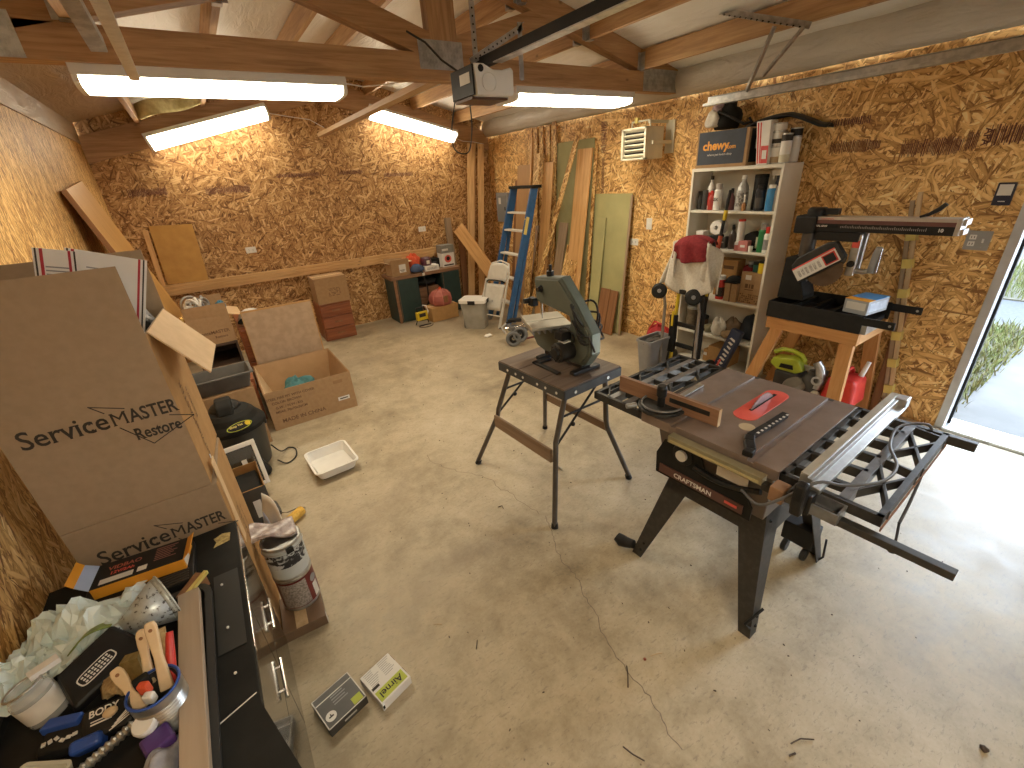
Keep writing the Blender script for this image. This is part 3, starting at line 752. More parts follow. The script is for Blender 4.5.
# fence
fc = B()
fc.prism([(-.130,ZT+.001),(-.068,ZT+.001),(-.068,ZT+.050),(-.090,ZT+.052),(-.090,ZT+.044),(-.104,ZT+.044),(-.104,ZT+.022),(-.130,ZT+.018)],'x',-.03,.775)
fo = fc.build('rip_fence', M_alu, t, bevel=.0015, **W0)
B().box((-.03,-.092,ZT+.052),(.775,-.068,ZT+.055)).build('fence_cap', pm('fence_tan',(.44,.40,.31),(.38,.34,.26),rough=.5,metal=.3), fo, bevel=.001, **W0)
B().box((.745,-.130,ZT+.004),(.80,-.068,ZT+.048)).build('rear_clamp', M_steel, fo, bevel=.003, **W0)
B().box((-.075,-.128,ZT-.06),(-.03,-.072,ZT+.012)).build('fence_head', M_black, fo, bevel=.006, **W0)
B().box((-.085,-.055,ZT-.06),(-.03,-.01,ZT-.005)).build('fence_block', pm('brown_block',(.30,.17,.09),rough=.6), fo, bevel=.004, **W0)
B().prism([(-.115,ZT+.062),(-.082,ZT+.066),(-.070,ZT+.01),(-.085,ZT-.05),(-.112,ZT-.055),(-.12,ZT+.01)],'y',-.118,-.085).build('fence_lever', M_black, fo, bevel=.008, **W0)
# fixed tray by the front tube
B().tray((-.07,-.20,ZT-.05),(.0,-.055,ZT-.012),.006).build('pencil_tray', M_castg, t, **W0)
# cabinet below the top
cab = B().hexa([(.07,.04,.60),(.58,.04,.60),(.58,.47,.60),(.07,.47,.60)],[(.03,.02,ZT-.043),(.62,.02,ZT-.043),(.62,.50,ZT-.043),(.03,.50,ZT-.043)])
cab.build('cabinet', pm('saw_cabinet',(.16,.135,.12),(.12,.10,.09),rough=.5,scale=6), t, bevel=.004, **W0)
fp = B(); fp.prism([(.07,.60),(.49,.60),(.495,.70),(.46,.78),(.38,.82),(.30,.80),(.27,.72),(.10,.70),(.07,.66)],'x',.028,.036)
fp.build('front_panel', M_blackm, t, bevel=.001, **W0)
B().lathe([(0,.012),(.02,.012),(.022,.004),(.045,.004),(.047,0)],(.028,.37,.745),24,axis=(-1,0,0)).build('bevel_dial', M_black, t, **W0)
B().lathe([(0,.014),(.008,.014),(.008,.013),(.024,.013),(.024,.0)],(.026,.37,.745),20,axis=(-1,0,0)).build('dial_face', M_label, t, **W0)
arc = [(.018,.30-.24*k/12,.705+.02*math.sin(PI*k/12*1.0)-.0*k) for k in range(13)]
B().tube([(.020,.31-.26*k/14,.755-.045*math.sin(PI*(k/14*.75+.25))) for k in range(15)],.012,6).build('angle_slot', M_black, t, **W0)
B().box((.024,.10,.735),(.03,.22,.80)).build('rating_plate', M_label, t, bevel=.001, **W0)
B().box((.022,.10,.615),(.028,.47,.655)).build('name_strip', pm('name_strip_brown',(.11,.05,.04),rough=.4), t, **W0)
mT = wm(t)
letters('lettering','CRAFTSMAN',.030, mT @ plane_m((.0215,.31,.624),(0,-1,0),(0,0,1)), M_label, t, bold=.0008)
B().box((.0205,.12,.63),(.0225,.17,.642)).build('small_label', M_redin, t, **W0)
# stand: four folded legs under four aprons
bot = [V((.055,-.02,0)),V((.735,-.02,0)),V((.735,.60,0)),V((.055,.60,0))]
tp = [V((.115,.045,.62)),V((.555,.045,.62)),V((.555,.445,.62)),V((.115,.445,.62))]
ap = B()
for i in range(4):
    a0,a1 = tp[i],tp[(i+1)%4]; k=.22
    b0,b1 = tp[i].lerp(bot[i],k),tp[(i+1)%4].lerp(bot[(i+1)%4],k)
    nrm = (a1-a0).cross(b0-a0).normalized()
    ap.hexa([b0,b1,b1+nrm*.004,b0+nrm*.004],[a0,a1,a1+nrm*.004,a0+nrm*.004])
ap.build('apron', M_stand, t, **W0)
for i in range(4):
    lg = B(); A, Bq = tp[i], bot[i]
    for j in ((i+1)%4,(i-1)%4):
        at_, ab = (tp[j]-A).normalized(), (bot[j]-Bq).normalized()
        nrm = at_.cross(Bq-A).normalized()*.004
        q = [Bq,Bq+ab*.05,A+at_*.115,A]
        lg.add([p for p in q]+[p+nrm for p in q],[(0,1,2,3),(7,6,5,4),(0,4,5,1),(1,5,6,2),(2,6,7,3),(3,7,4,0)])
    lo = lg.build('leg', M_stand, t, **W0)
    hs = B(); 
    for k in (.08,.16,.9):
        p = Bq.lerp(A,k); jd = (bot[(i+1)%4]-Bq).normalized()
        hs.cyl(p+jd*.03+V((-.004,-.004,0)),p+jd*.03+V((.004,.004,0)),.006,n=8)
    hs.build('bolt_hole', M_blackm, lo, **W0)
B().cbox((.40,.245,.585),(.30,.26,.07)).build('motor_pan', M_black, t, bevel=.01, **W0)
# rear caster bracket and front lever foot
cb_ = B().box((.63,.0,.09),(.72,.14,.20)); cb_.build('caster_bracket', M_black, t, bevel=.004, **W0)
for yy in (.03,.12):
    B().lathe([(0,-.012),(.03,-.012),(.034,-.008),(.034,.008),(.03,.012),(0,.012)],(.66,yy,.034),18,axis=(0,1,0)).build('caster', M_castb, t, **W0)
B().tube([(.70,-.03,.15),(.69,-.04,.05),(.71,-.02,.0)],.005).build('caster_pin', M_black, t, **W0)
B().tube([(.06,.60,.05),(.05,.64,.04),(.045,.67,.034),(.04,.70,.045)],[.022,.028,.033,.024],12).build('foot_lever', M_black, t, **W0)
B().tube([(.05,-.01,.06),(.02,.0,.10),(.12,-.02,.13)],.006).build('brake_wire', M_black, t, **W0)
# mitre gauge with a tall wooden facing
mf = wood('mitre_facing',(.30,.17,.10),(.22,.12,.07),(.36,.22,.14),60,'y')
mg = thing('mitre_gauge','mitre gauge with a long brown wooden facing lying across the left wing','mitre gauge',(1.445,1.05,.8815),rz=math.radians(5))
B().box((.0,-.235,.0),(.020,.245,.074)).build('wooden_facing', mf, mg, bevel=.001, **W0)
B().box((.0,-.2372,.0),(.0201,-.2351,.074)).build('cut_end', M_handle, mg, **W0)
hd = B(); pl_ = [(-.012,-.10),(-.012,.10)]+[(-.012-.115*math.sin(PI*k/12),.10*math.cos(PI*k/12)) for k in range(1,12)]
hd.prism(pl_,'z',.012,.026); hd.build('protractor_head', M_castb, mg, bevel=.003, **W0)
B().tube([(-.015-.095*math.sin(PI*k/12),.085*math.cos(PI*k/12),.032) for k in range(13)],.005,6).build('scale_arc', M_castg, mg, **W0)
B().lathe([(.016,0),(.016,.04),(.021,.05),(.021,.085),(.017,.095),(0,.095)],(-.04,-.005,.026),14).build('knob', M_black, mg, **W0)
B().cyl((-.11,.07,.03),(-.15,.09,.03),.012,.01).build('lock_pin', M_steel, mg, **W0)
B().box((-.10,-.012,.002),(.30,.012,.010)).build('guide_bar', M_steel, mg, **W0)
B().box((-.002,-.20,.035),(.0005,-.02,.055)).build('back_strap', M_castb, mg, **W0)
# push stick
ps = thing('push_stick','black plastic push stick with a bent handle lying on the saw table','push stick',(1.44,.665,.8805))
sk = B(); pth = [(1.732,.690),(1.60,.688),(1.475,.690),(1.44,.672),(1.395,.640),(1.362,.634)]
for (a,c) in zip(pth,pth[1:]): sk.beam((a[0],a[1],.894),(c[0],c[1],.894),.027 if a[0]>1.5 else .036,.022)
sk.build('stick', M_black, ps, bevel=.004)
nt_ = B()
for k in range(9): nt_.cbox((1.715-k*.026,.6765,.9055),(.009,.008,.002))
nt_.build('measure_marks', M_label, ps)
# saw cord draped over the right wing
cd = B().tube(curve([(1.30,.60,.79),(1.26,.52,.80),(1.27,.46,.86),(1.33,.40,.93),(1.40,.35,.915),(1.52,.295,.905),(1.65,.30,.90),(1.78,.36,.895),(1.92,.385,.90),(2.0,.355,.90),(2.035,.32,.89),(2.035,.30,.82),(1.95,.28,.74),(1.80,.26,.69),(1.70,.25,.665)]),.005)
tag(cd.build('electric_cable', pm('grey_cord',(.11,.11,.115),rough=.5)), 'grey power cord looping over the open right wing of the table saw', 'power cord')
pg_ = B().tube([(1.70,.25,.665),(1.665,.24,.65),(1.655,.235,.625)],.004); po_ = tag(pg_.build('plug_cable', M_cord), 'black plug hanging from a cord under the right wing of the table saw','plug')
B().lathe([(0,-.03),(.012,-.03),(.017,-.01),(.012,.012),(0,.014)],(1.655,.235,.605),12).build('plug', M_black, po_)

# ------------------------------------------------------------ folding workbench with band saw
t = thing('workbench','folding steel workbench with plank top carrying the band saw','workbench',(1.545,1.917,0),rz=math.radians(3.5))
M_wb = wood('workbench_planks',(.15,.105,.075),(.10,.065,.045),(.20,.145,.105),40,'x')
for k in range(3):
    y0 = -.295+k*.1975
    B().box((-.215,y0,.752),(.240,y0+.1945,.79)).build('plank', M_wb, t, bevel=.002, **W0)
fr_ = B()
for s in (-1,1):
    xs_ = -.216 if s<0 else .241; fr_.box((xs_-.004,-.298,.728),(xs_+.004,.298,.782)); fr_.box((-.216,s*.298-.004,.728),(.241,s*.298+.004,.782))
fo_ = fr_.build('top_frame', pm('bench_steel',(.075,.078,.08),(.055,.057,.06),rough=.4,metal=.4), t, bevel=.002, **W0)
bt = B()
for y_ in (-.24,-.15,-.08,.05,.12,.2): bt.cyl((-.2205,y_,.755),(-.2235,y_,.755),.008,n=10)
bt.build('rail_hole', M_label, fo_, **W0)
bt = B()
for x_ in (-.14,.12): bt.cyl((x_,-.302,.756),(x_,-.307,.756),.010,n=10)
bt.build('bolt_head', M_chrome, fo_, **W0)
M_bleg = pm('bench_leg_steel',(.09,.08,.07),(.12,.105,.09),rough=.4,metal=.4,scale=20)
inv = wm(t).inverted()
feet = [V((1.156,2.343,0)),V((1.182,1.512,0)),V((1.849,1.563,0)),V((1.817,2.412,0))]
knee = [V((1.262,2.17,.445)),V((1.29,1.62,.445)),V((1.70,1.64,.43)),V((1.675,2.21,.43))]
topp = [V((1.345,2.13,.735)),V((1.385,1.645,.735)),V((1.70,1.66,.735)),V((1.66,2.16,.735))]
for a,k,f_ in zip(topp,knee,feet):
    d = (f_-k).normalized()
    B().tube([a,k+V((0,0,.03)),k+d*.02,f_+V((0,0,.015))],.0155,8).build('leg', M_bleg, t)
for f_,k in zip(feet,knee):
    d = (k-f_).normalized(); B().cyl(f_,f_+d*.03,.021,.019,12).build('rubber_foot', M_black, t)
M_step = wood('step_board',(.23,.15,.09),(.16,.10,.06),(.28,.19,.12),50,'y')
MB().beam(knee[0]+V((-.03,0,-.045)),knee[1]+V((-.03,0,-.045)),.016,.085).build('step_board', M_step, t, bevel=.002)
MB().beam(knee[3]+V((.02,0,-.03)),knee[2]+V((.02,0,-.03)),.016,.055).build('step_board', M_step, t, bevel=.002)
for i,j in ((0,3),(1,2)):
    a = topp[i].lerp(knee[i],.42); c = topp[j].lerp(knee[j],.42)
    MB().cyl(a,c,.007,n=8).build('cross_rod', M_black, t)
    e = topp[i].lerp(knee[i],.98); g = topp[j].lerp(topp[i],.15); MB().cyl(e,g,.007,n=8).build('brace', M_black, t)
    MB().sphere(e.lerp(g,.35)+V((0,-.012,0)),.014,10,8).build('knob', M_black, t)

# band saw
t = thing('band_saw','dark grey-green bench band saw with a cream-grey table and side motor','band saw',(1.6,1.95,.79))
xa, xb = 1.560, 1.640
ol = [(2.125,1.285),(1.885,1.31),(1.745,1.165),(1.64,1.04),(1.64,.915),(1.70,.835),(1.80,.828),(1.86,.845),(2.05,.832),(2.125,.85),(2.19,.935),(2.19,.985),(1.86,.985),(1.80,1.06),(1.815,1.105),(2.115,1.14)]
MB().prism(ol,'x',xa,xb).build('frame', M_saw, t, bevel=.012, seg=3)
cov = [(2.112,1.272),(1.892,1.296),(1.755,1.165),(1.655,1.04),(1.655,.92),(1.708,.85),(1.80,.843),(1.80,1.0),(1.785,1.05),(1.80,1.12),(2.10,1.155)]
MB().prism(cov,'x',xa-.008,xa+.001).build('wheel_cover', M_saw, t, bevel=.006)
# pale edge band down the spine
eb = B()
ed = [(1.885,1.3115),(1.7435,1.166),(1.6385,1.04),(1.6385,.915),(1.699,.833)]
for a,c in zip(ed,ed[1:]):
    eb.hexa([(xa+.012,a[0],a[1]),(xb-.01,a[0],a[1]),(xb-.01,c[0],c[1]),(xa+.012,c[0],c[1])],[(xa+.012,a[0]-.003,a[1]+.001),(xb-.01,a[0]-.003,a[1]+.001),(xb-.01,c[0]-.003,c[1]+.001),(xa+.012,c[0]-.003,c[1]+.001)])
eb.build('edge_band', M_sawl, t)
MB().box((xa+.012,1.6340,.925),(xb-.01,1.6385,1.035)).build('pale_band', pm('pale_band',(.40,.50,.47),rough=.4), t)

MB().lathe([(0,.03),(.012,.03),(.016,.012),(.022,0)],(xa-.008,2.05,1.225),12,axis=(-1,0,0)).build('tension_knob', M_black, t)
MB().cyl((1.60,2.02,1.295),(1.60,2.02,1.325),.022,n=14).cyl((1.60,2.02,1.325),(1.60,2.02,1.36),.009,n=10).build('top_knob', M_black, t)
MB().cbox((xa-.012,2.13,1.135),(.04,.05,.05)).cyl((xa-.03,2.15,1.14),(xa-.06,2.16,1.14),.016,n=10).build('guide_block', M_black, t, bevel=.003)
MB().cyl((1.59,2.10,1.05),(1.59,2.10,1.20),.009,n=10).build('guide_post', M_chrome, t)
MB().box((1.585,2.088,1.03),(1.5865,2.098,1.16)).build('blade', M_steel, t)
MB().prism([(xa-.003,0),(xa+.001,0),(xa+.001,.02),(xa-.003,.02)],'y',1.9,1.95).build('badge', M_steel, t)
ta = B(); tm = Matrix.Translation((1.605,2.085,1.0)) @ Matrix.Rotation(math.radians(-22),4,'Z')
ta.box((-.125,-.15,0),(.125,-.004,.018),tm).box((-.125,.004,0),(.125,.15,.018),tm)
to = ta.build('saw_table', pm('saw_table_alu',(.42,.40,.33),(.36,.34,.28),rough=.35,metal=.5,scale=14), t, bevel=.003)
rb = B()
for k in range(7): rb.box((-.12+k*.036,-.148,-.022),(-.112+k*.036,.148,.0),tm)
rb.build('table_rib', M_castg, to)
MB().cbox((1.60,2.06,.99),(.10,.08,.05)).build('trunnion', M_castb, t, bevel=.004)
# motor
c0 = V((1.45,1.80,.915)); c1 = V((1.57,1.80,.915))
MB().lathe([(0,0),(.045,0),(.055,.006),(.058,.02),(.058,.11),(.05,.125)],c0,24,axis=(1,0,0)).build('motor', M_motor, t)
MB().lathe([(0,-.012),(.03,-.012),(.036,0)],c0,20,axis=(1,0,0)).build('motor_cap', M_black, t)
vn = B()
for k in range(8): a=2*PI*k/8; vn.cbox((1.449,1.80+.045*math.cos(a),.915+.045*math.sin(a)),(.004,.007,.007))
vn.build('vent', M_blackm, t)
MB().box((1.49,1.775,.969),(1.54,1.825,.976)).build('rating_plate', M_label, t)
MB().cbox((1.52,1.82,1.005),(.07,.07,.05)).build('switch_box', M_black, t, bevel=.005)
MB().torus((1.53,1.80,1.0),(1,.2,.3),.055,.005,20,6).build('motor_wire', M_cord, t)
# feet
MB().box((1.50,1.70,.791),(1.70,1.74,.812)).box((1.50,2.02,.791),(1.70,2.06,.812)).box((1.57,1.72,.812),(1.64,2.06,.84)).box((1.44,1.78,.791),(1.47,2.02,.803)).box((1.44,1.98,.791),(1.56,2.02,.803)).build('base_frame', M_castb, t, bevel=.003)
# cord wrapped around the spine
cw = B()
for k in range(4):
    cy_, cz_ = 1.735-.012*k, 1.135-.035*k
    pts = [(1.605+.085*math.cos(a)+.004*k, cy_+.065*math.sin(a)*.9, cz_+.065*math.sin(a)+.03*math.cos(a*2+k)) for a in [2*PI*i/24 for i in range(24)]]
    cw.tube(pts,.006,6,closed=True)
cw.tube([(1.53,1.75,1.10),(1.52,1.69,1.04),(1.54,1.63,1.03),(1.56,1.615,.97),(1.58,1.625,.94)],.006,6)
cw.build('wrapped_cord', M_cord, t)
# ------------------------------------------------------------ radial arm saw on its stand
M_stw = wood('orange_stand_wood',(.50,.235,.075),(.38,.16,.045),(.58,.30,.11),50,'z',knots=.5)
M_stwy = wood('orange_stand_rail',(.50,.235,.075),(.38,.16,.045),(.58,.30,.11),50,'y',knots=.5)
t = thing('saw_stand','orange-brown wooden stand with splayed legs under the radial arm saw','stand',(3.62,1.33,0))
x0,x1,y0,y1 = 3.40,3.87,1.03,1.635
MB().box((x0,y0,.655),(x0+.04,y1,.74)).build('rail', M_stwy, t, bevel=.002)
MB().box((x1-.04,y0,.655),(x1,y1,.74)).build('rail', M_stwy, t, bevel=.002)
M_stwx = wood('orange_stand_end',(.56,.29,.11),(.45,.21,.07),(.62,.36,.16),50,'x')
MB().box((x0+.04,y0,.655),(x1-.04,y0+.04,.74)).build('rail', M_stwx, t, bevel=.002)
MB().box((x0+.04,y1-.04,.655),(x1-.04,y1,.74)).build('rail', M_stwx, t, bevel=.002)
for (xa_,ya_,xb_,yb_) in ((x0+.03,y0+.06,x0-.02,y0+.03),(x0+.03,y1-.10,x0-.02,y1+.10),(x1-.03,y0+.06,x1+.02,y0-.0),(x1-.03,y1-.10,x1+.02,y1+.10)):
    MB().beam((xb_,yb_,0),(xa_,ya_,.728),.085,.042,(1,0,0)).build('leg', M_stw, t, bevel=.003)
MB().box((x0+.03,y0+.03,.10),(x1-.02,y1-.0,.1185)).build('lower_shelf', M_stwy, t, bevel=.002)
t = thing('radial_arm_saw','black radial arm saw with a long striped arm, on the orange wooden stand','radial arm saw',(3.62,1.33,.74))
bs = MB().box((3.395,1.03,.742),(3.405,1.645,.862)).box((3.395,1.635,.742),(3.87,1.645,.862)).box((3.86,1.03,.742),(3.87,1.645,.862)).box((3.405,1.05,.742),(3.86,1.635,.775))
bs.build('base', M_black, t, bevel=.003)
for y_ in (1.12,1.25,1.38,1.50): MB().box((3.41,y_,.80),(3.86,y_+.03,.83)).build('cross_rail', M_blackm, t, bevel=.002)
for x_ in (3.397,3.862):
    MB().box((x_,.86,.805),(x_+.008,1.05,.855)).build('arm_rail', M_black, t, bevel=.001)
    MB().cyl((x_-.003,.885,.83),(x_+.011,.885,.83),.008,n=10).build('bolt', M_steel, t)
MB().tray((3.405,1.0,.742),(3.60,1.09,.80),.004).build('drip_tray', M_steel, t)
MB().prism([(1.655,.86),(1.645,1.16),(1.57,1.17),(1.47,.90),(1.47,.86)],'x',3.53,3.70).build('column_base', M_blackm, t, bevel=.006)
MB().cyl((3.615,1.55,.86),(3.615,1.55,1.36),.048,n=24).build('column', pm('column_steel',(.16,.155,.15),(.11,.105,.1),rough=.3,metal=.7), t)
MB().box((3.545,1.50,1.33),(3.685,1.64,1.45)).build('column_head', M_black, t, bevel=.012)
MB().lathe([(0,.05),(.05,.05),(.062,.035),(.062,0)],(3.615,1.53,1.45),16).cbox((3.615,1.46,1.475),(.05,.13,.04)).build('crank', M_black, t, bevel=.004)
# arm: pale top, striped side
def arm(a, b, z0a, z1a, mat, nm, e=0, xw=(3.565,3.665)):
    A,Bb = 1.60,.775
    dz = .008
    return MB().hexa([(xw[0]-e,Bb,z0a+dz),(xw[1]+e,Bb,z0a+dz),(xw[1]+e,A,z0a),(xw[0]-e,A,z0a)],[(xw[0]-e,Bb,z1a+dz),(xw[1]+e,Bb,z1a+dz),(xw[1]+e,A,z1a),(xw[0]-e,A,z1a)]).build(nm, mat, t, bevel=.002)
arm(0,0,1.350,1.400,M_black,'arm')
arm(0,0,1.400,1.424,pm('maroon_band',(.13,.05,.045),(.17,.075,.065),rough=.4),'arm_stripe',.001)
arm(0,0,1.424,1.444,pm('arm_top_beige',(.55,.49,.42),(.47,.41,.35),rough=.4,metal=.2),'arm_top',.002)
def sidebar(ya,yb_,za,zb,mat,nm): return MB().box((3.561,yb_,za),(3.564,ya,zb)).build(nm,mat,t)
sidebar(1.595,1.37,1.376,1.396,M_blackm,'name_plate')
letters('lettering','RADIAL SAW',.017,plane_m((3.5605,1.48,1.381),(0,-1,0),(0,0,1)),M_label,t,bold=.0006)
letters('lettering','10',.026,plane_m((3.5605,.835,1.378),(0,-1,0),(0,0,1)),M_label,t,bold=.0012)
rl = MB()
for k in range(48): rl.box((3.5605,.90+k*.0095,1.378),(3.562,.9035+k*.0095,1.390 if k%4 else 1.396))
rl.build('arm_scale', pm('scale_marks',(.35,.31,.29),rough=.6), t)
letters('lettering','CRAFTSMAN',.014,plane_m((3.5605,1.44,1.428),(0,-1,0),(0,0,1)),M_red_p,t)
ec = MB().box((3.56,.752,1.36),(3.67,.776,1.455)).box((3.57,.735,1.415),(3.66,.755,1.45)).box((3.57,.735,1.365),(3.66,.755,1.395)); ec.build('arm_end_cap', M_alu, t, bevel=.003)
MB().tube([(3.60,.96,1.455),(3.60,.92,1.47),(3.60,.88,1.50),(3.60,.855,1.53)],[.006,.010,.013,.012]).build('arm_lever', M_black, t)
# carriage, motor, guard, blade, handle
MB().box((3.57,1.23,1.29),(3.66,1.50,1.35)).build('carriage', M_black, t, bevel=.005)
MB().box((3.575,1.215,1.07),(3.60,1.265,1.34)).box((3.66,1.215,1.07),(3.685,1.265,1.34)).build('yoke', M_alu, t, bevel=.004)
MB().box((3.573,1.22,1.255),(3.5755,1.262,1.30)).build('warning_label', M_redin, t)
MB().lathe([(0,0),(.06,0),(.068,.01),(.068,.16),(.06,.17),(0,.17)],(3.59,1.40,1.15),20,axis=(1,0,.0)).build('motor', M_castb, t)
MB().lathe([(0,.02),(.018,.02),(.022,0)],(3.57,1.24,1.15),14,axis=(-1,0,0)).build('yoke_knob', M_black, t)
gd_ = [(1.590,1.105),(1.575,1.06),(1.520,.99),(1.280,1.168),(1.262,1.205),(1.335,1.295),(1.39,1.285),(1.56,1.165)]
MB().prism(gd_,'x',3.515,3.565).build('blade_guard', M_castb, t, bevel=.008)
c_ = V((1.520,1.002,0)); d_ = (V((1.280,1.180,0))-c_); u_ = V((-d_.y,d_.x,0)).normalized()
if u_.y < 0: u_ = -u_
def gl(a0,a1,h0,h1,mat,nm,x=3.513):
    P_ = [c_+d_*a+u_*h for a,h in ((a0,h0),(a1,h0),(a1,h1),(a0,h1))]
    return MB().add([(x,p.x,p.y) for p in P_]+[(x+.003,p.x,p.y) for p in P_],[(0,1,2,3),(7,6,5,4),(0,4,5,1),(1,5,6,2),(2,6,7,3),(3,7,4,0)]).build(nm,mat,t)
gl(.0,1.0,.003,.088,M_label,'guard_label'); gl(.0,1.0,.088,.098,M_redin,'guard_stripe'); gl(.68,.97,.010,.082,M_red_p,'guard_panel',3.5115); gl(.71,.94,.018,.074,M_black,'guard_mark',3.5105)
txt = MB()
for a in (.08,.17,.26,.36,.45,.55): P_ = [c_+d_*q+u_*h for q,h in ((a,.02),(a+.06,.02),(a+.06,.068),(a,.068))]; txt.add([(3.5118,p.x,p.y) for p in P_],[(0,1,2,3)])
txt.build('guard_print', pm('grey_print',(.30,.28,.26),(.6,.58,.55),rough=.6,scale=160,lo=.45,hi=.55), t)
bl = []
for k in range(96):
    a = 2*PI*k/96; R = .124 if k%2 else .118; bl.append((1.385+R*math.cos(a),1.105+R*math.sin(a)))
MB().prism(bl,'x',3.538,3.541).build('saw_blade', pm('brown_blade',(.12,.085,.06),(.17,.12,.085),rough=.4,metal=.6), t)
MB().tube([(3.60,1.215,1.11),(3.60,1.17,1.10),(3.60,1.13,1.115)],.016,10).build('handle_arm', M_steel, t)
MB().tube([(3.60,1.128,1.10),(3.60,1.122,1.15),(3.60,1.118,1.22),(3.60,1.112,1.265)],[.022,.024,.024,.019],12).build('handle', pm('grey_grip',(.32,.32,.32),(.25,.25,.25),rough=.35,metal=.3), t)
MB().box((3.585,1.09,1.10),(3.615,1.10,1.262)).build('handle_trim', M_chrome, t, bevel=.003)
# grey carton with blue lid on the saw base
t = thing('carton','small grey and white carton with a blue and orange top on the black saw base','box',(3.66,1.12,.84),rz=math.radians(-8))
MB().box((-.12,-.075,-.009),(.12,.075,.085)).build('carton_body', pm('grey_carton',(.42,.44,.46),(.36,.38,.40),rough=.6), t, bevel=.002, **W0)
MB().box((-.05,-.076,.085),(.12,.076,.0875)).build('blue_top', pm('sky_blue_print',(.08,.33,.68),var=.05,rough=.5), t, **W0)
MB().box((-.121,-.076,.085),(-.05,.076,.0875)).build('orange_top', M_orange, t, **W0)
MB().box((-.1215,-.06,.02),(-.1201,.06,.07)).build('print', M_label, t, **W0)
MB().box((-.10,-.0765,.01),(.10,-.0755,.07)).build('print', pm('pale_blue_print',(.60,.66,.72),(.45,.5,.58),rough=.6,scale=30), t, **W0)

# things under the saw stand
t = thing('chainsaw','lime yellow-green electric chainsaw under the saw stand','chainsaw',(3.72,1.52,.12))
MB().box((3.62,1.42,.12),(3.80,1.60,.24)).build('rear_case', M_dgrey, t, bevel=.01)
bd = MB().prism([(1.66,.28),(1.64,.335),(1.56,.345),(1.50,.36),(1.45,.355),(1.42,.31),(1.40,.27),(1.45,.24),(1.60,.24)],'x',3.64,3.76); bd.build('body', M_lime, t, bevel=.012, seg=3)
MB().tube([(3.70,1.66,.36),(3.70,1.60,.40),(3.70,1.52,.405),(3.70,1.45,.385),(3.70,1.42,.34)],.018,10).build('handle', M_lime, t)
MB().prism([(1.58,.265),(1.57,.30),(1.48,.305),(1.47,.27)],'x',3.634,3.642).build('side_plate', M_black, t)
MB().box((3.69,1.24,.27),(3.70,1.42,.32)).build('guide_bar', M_steel, t, bevel=.004)
t = thing('polisher','grey metal power tool with round plate and upright nozzle beside the lime chainsaw','power tool',(3.62,1.33,.12))
MB().lathe([(0,0),(.075,0),(.082,.01),(.082,.03),(.06,.05),(0,.05)],(3.56,1.40,.17),24,axis=(-.45,.15,.85)).build('plate', pm('worn_disc',(.30,.27,.22),(.22,.19,.15),rough=.5,metal=.4), t)
MB().lathe([(0,0),(.055,0),(.07,.04),(.07,.13),(.05,.17),(.035,.18),(.035,.2),(0,.2)],(3.62,1.31,.12),20).build('motor_body', M_dgrey, t)
MB().tube([(3.60,1.27,.20),(3.60,1.25,.28),(3.60,1.27,.36),(3.60,1.30,.40)],[.04,.036,.032,.03],14).build('nozzle', M_steel, t)
MB().lathe([(.02,0),(.034,0),(.034,.03),(.02,.03)],(3.565,1.262,.27),18,axis=(-1,-.3,.25)).build('port', M_alu, t)
MB().sphere((3.56,1.25,.155),.034,14,8).build('cap', M_cream, t)
t = thing('gas_can','red plastic fuel can under the saw stand behind its front leg','fuel can',(3.66,1.10,.12))
MB().hexa([(3.55,1.0,.121),(3.80,1.0,.121),(3.80,1.22,.121),(3.55,1.22,.121)],[(3.57,1.02,.33),(3.79,1.02,.33),(3.79,1.20,.33),(3.57,1.20,.33)]).build('body', M_red_p, t, bevel=.03, seg=4)
MB().tube([(3.60,1.11,.34),(3.63,1.11,.385),(3.72,1.11,.385),(3.76,1.11,.34)],.014,10).build('handle', M_red_p, t)
MB().cyl((3.74,1.05,.32),(3.76,1.03,.44),.018,.014,12).build('spout', M_plasw, t)
# taped bundle of strips leaning by the wall
g1 = None
for k,(dx,dy) in enumerate(((0,0),(.024,.006),(.004,.03))):
    lb = ['pale trim strip at the front of the taped bundle against the right wall','pale trim strip tight to the wall in the taped bundle','pale trim strip on the inner side of the taped bundle by the saw stand'][k]
    board('trim_strip', lb,(3.90+dx,.865+dy,.001),(3.945+dx*.8,1.085+dy,1.55 if k==0 else 1.62-.05*k),.026,.012,(-1,0,0),M_trim if k<2 else M_greyboard,'wood strip','taped strips by the saw')
t = thing('tape_wrap','yellow tape wraps around the bundle of trim strips','tape',(3.9,.9,.2))
for z_ in (.22,.42,.62,.92,1.12,1.30):
    k = z_/1.55; c = V((3.912+.045*k,.878+.22*k,z_)); MB().beam(c-V((.0,.004,.03)),c+V((0,.004,.03)),.052,.062,(1,0,0)).build('wrap', M_yelt, t)
board('dark_plank','dark brown board standing behind the taped strips at the right wall',(3.905,.962,.001),(3.978,.985,.80),.05,.016,(-1,0,0),M_darkboard,'board')

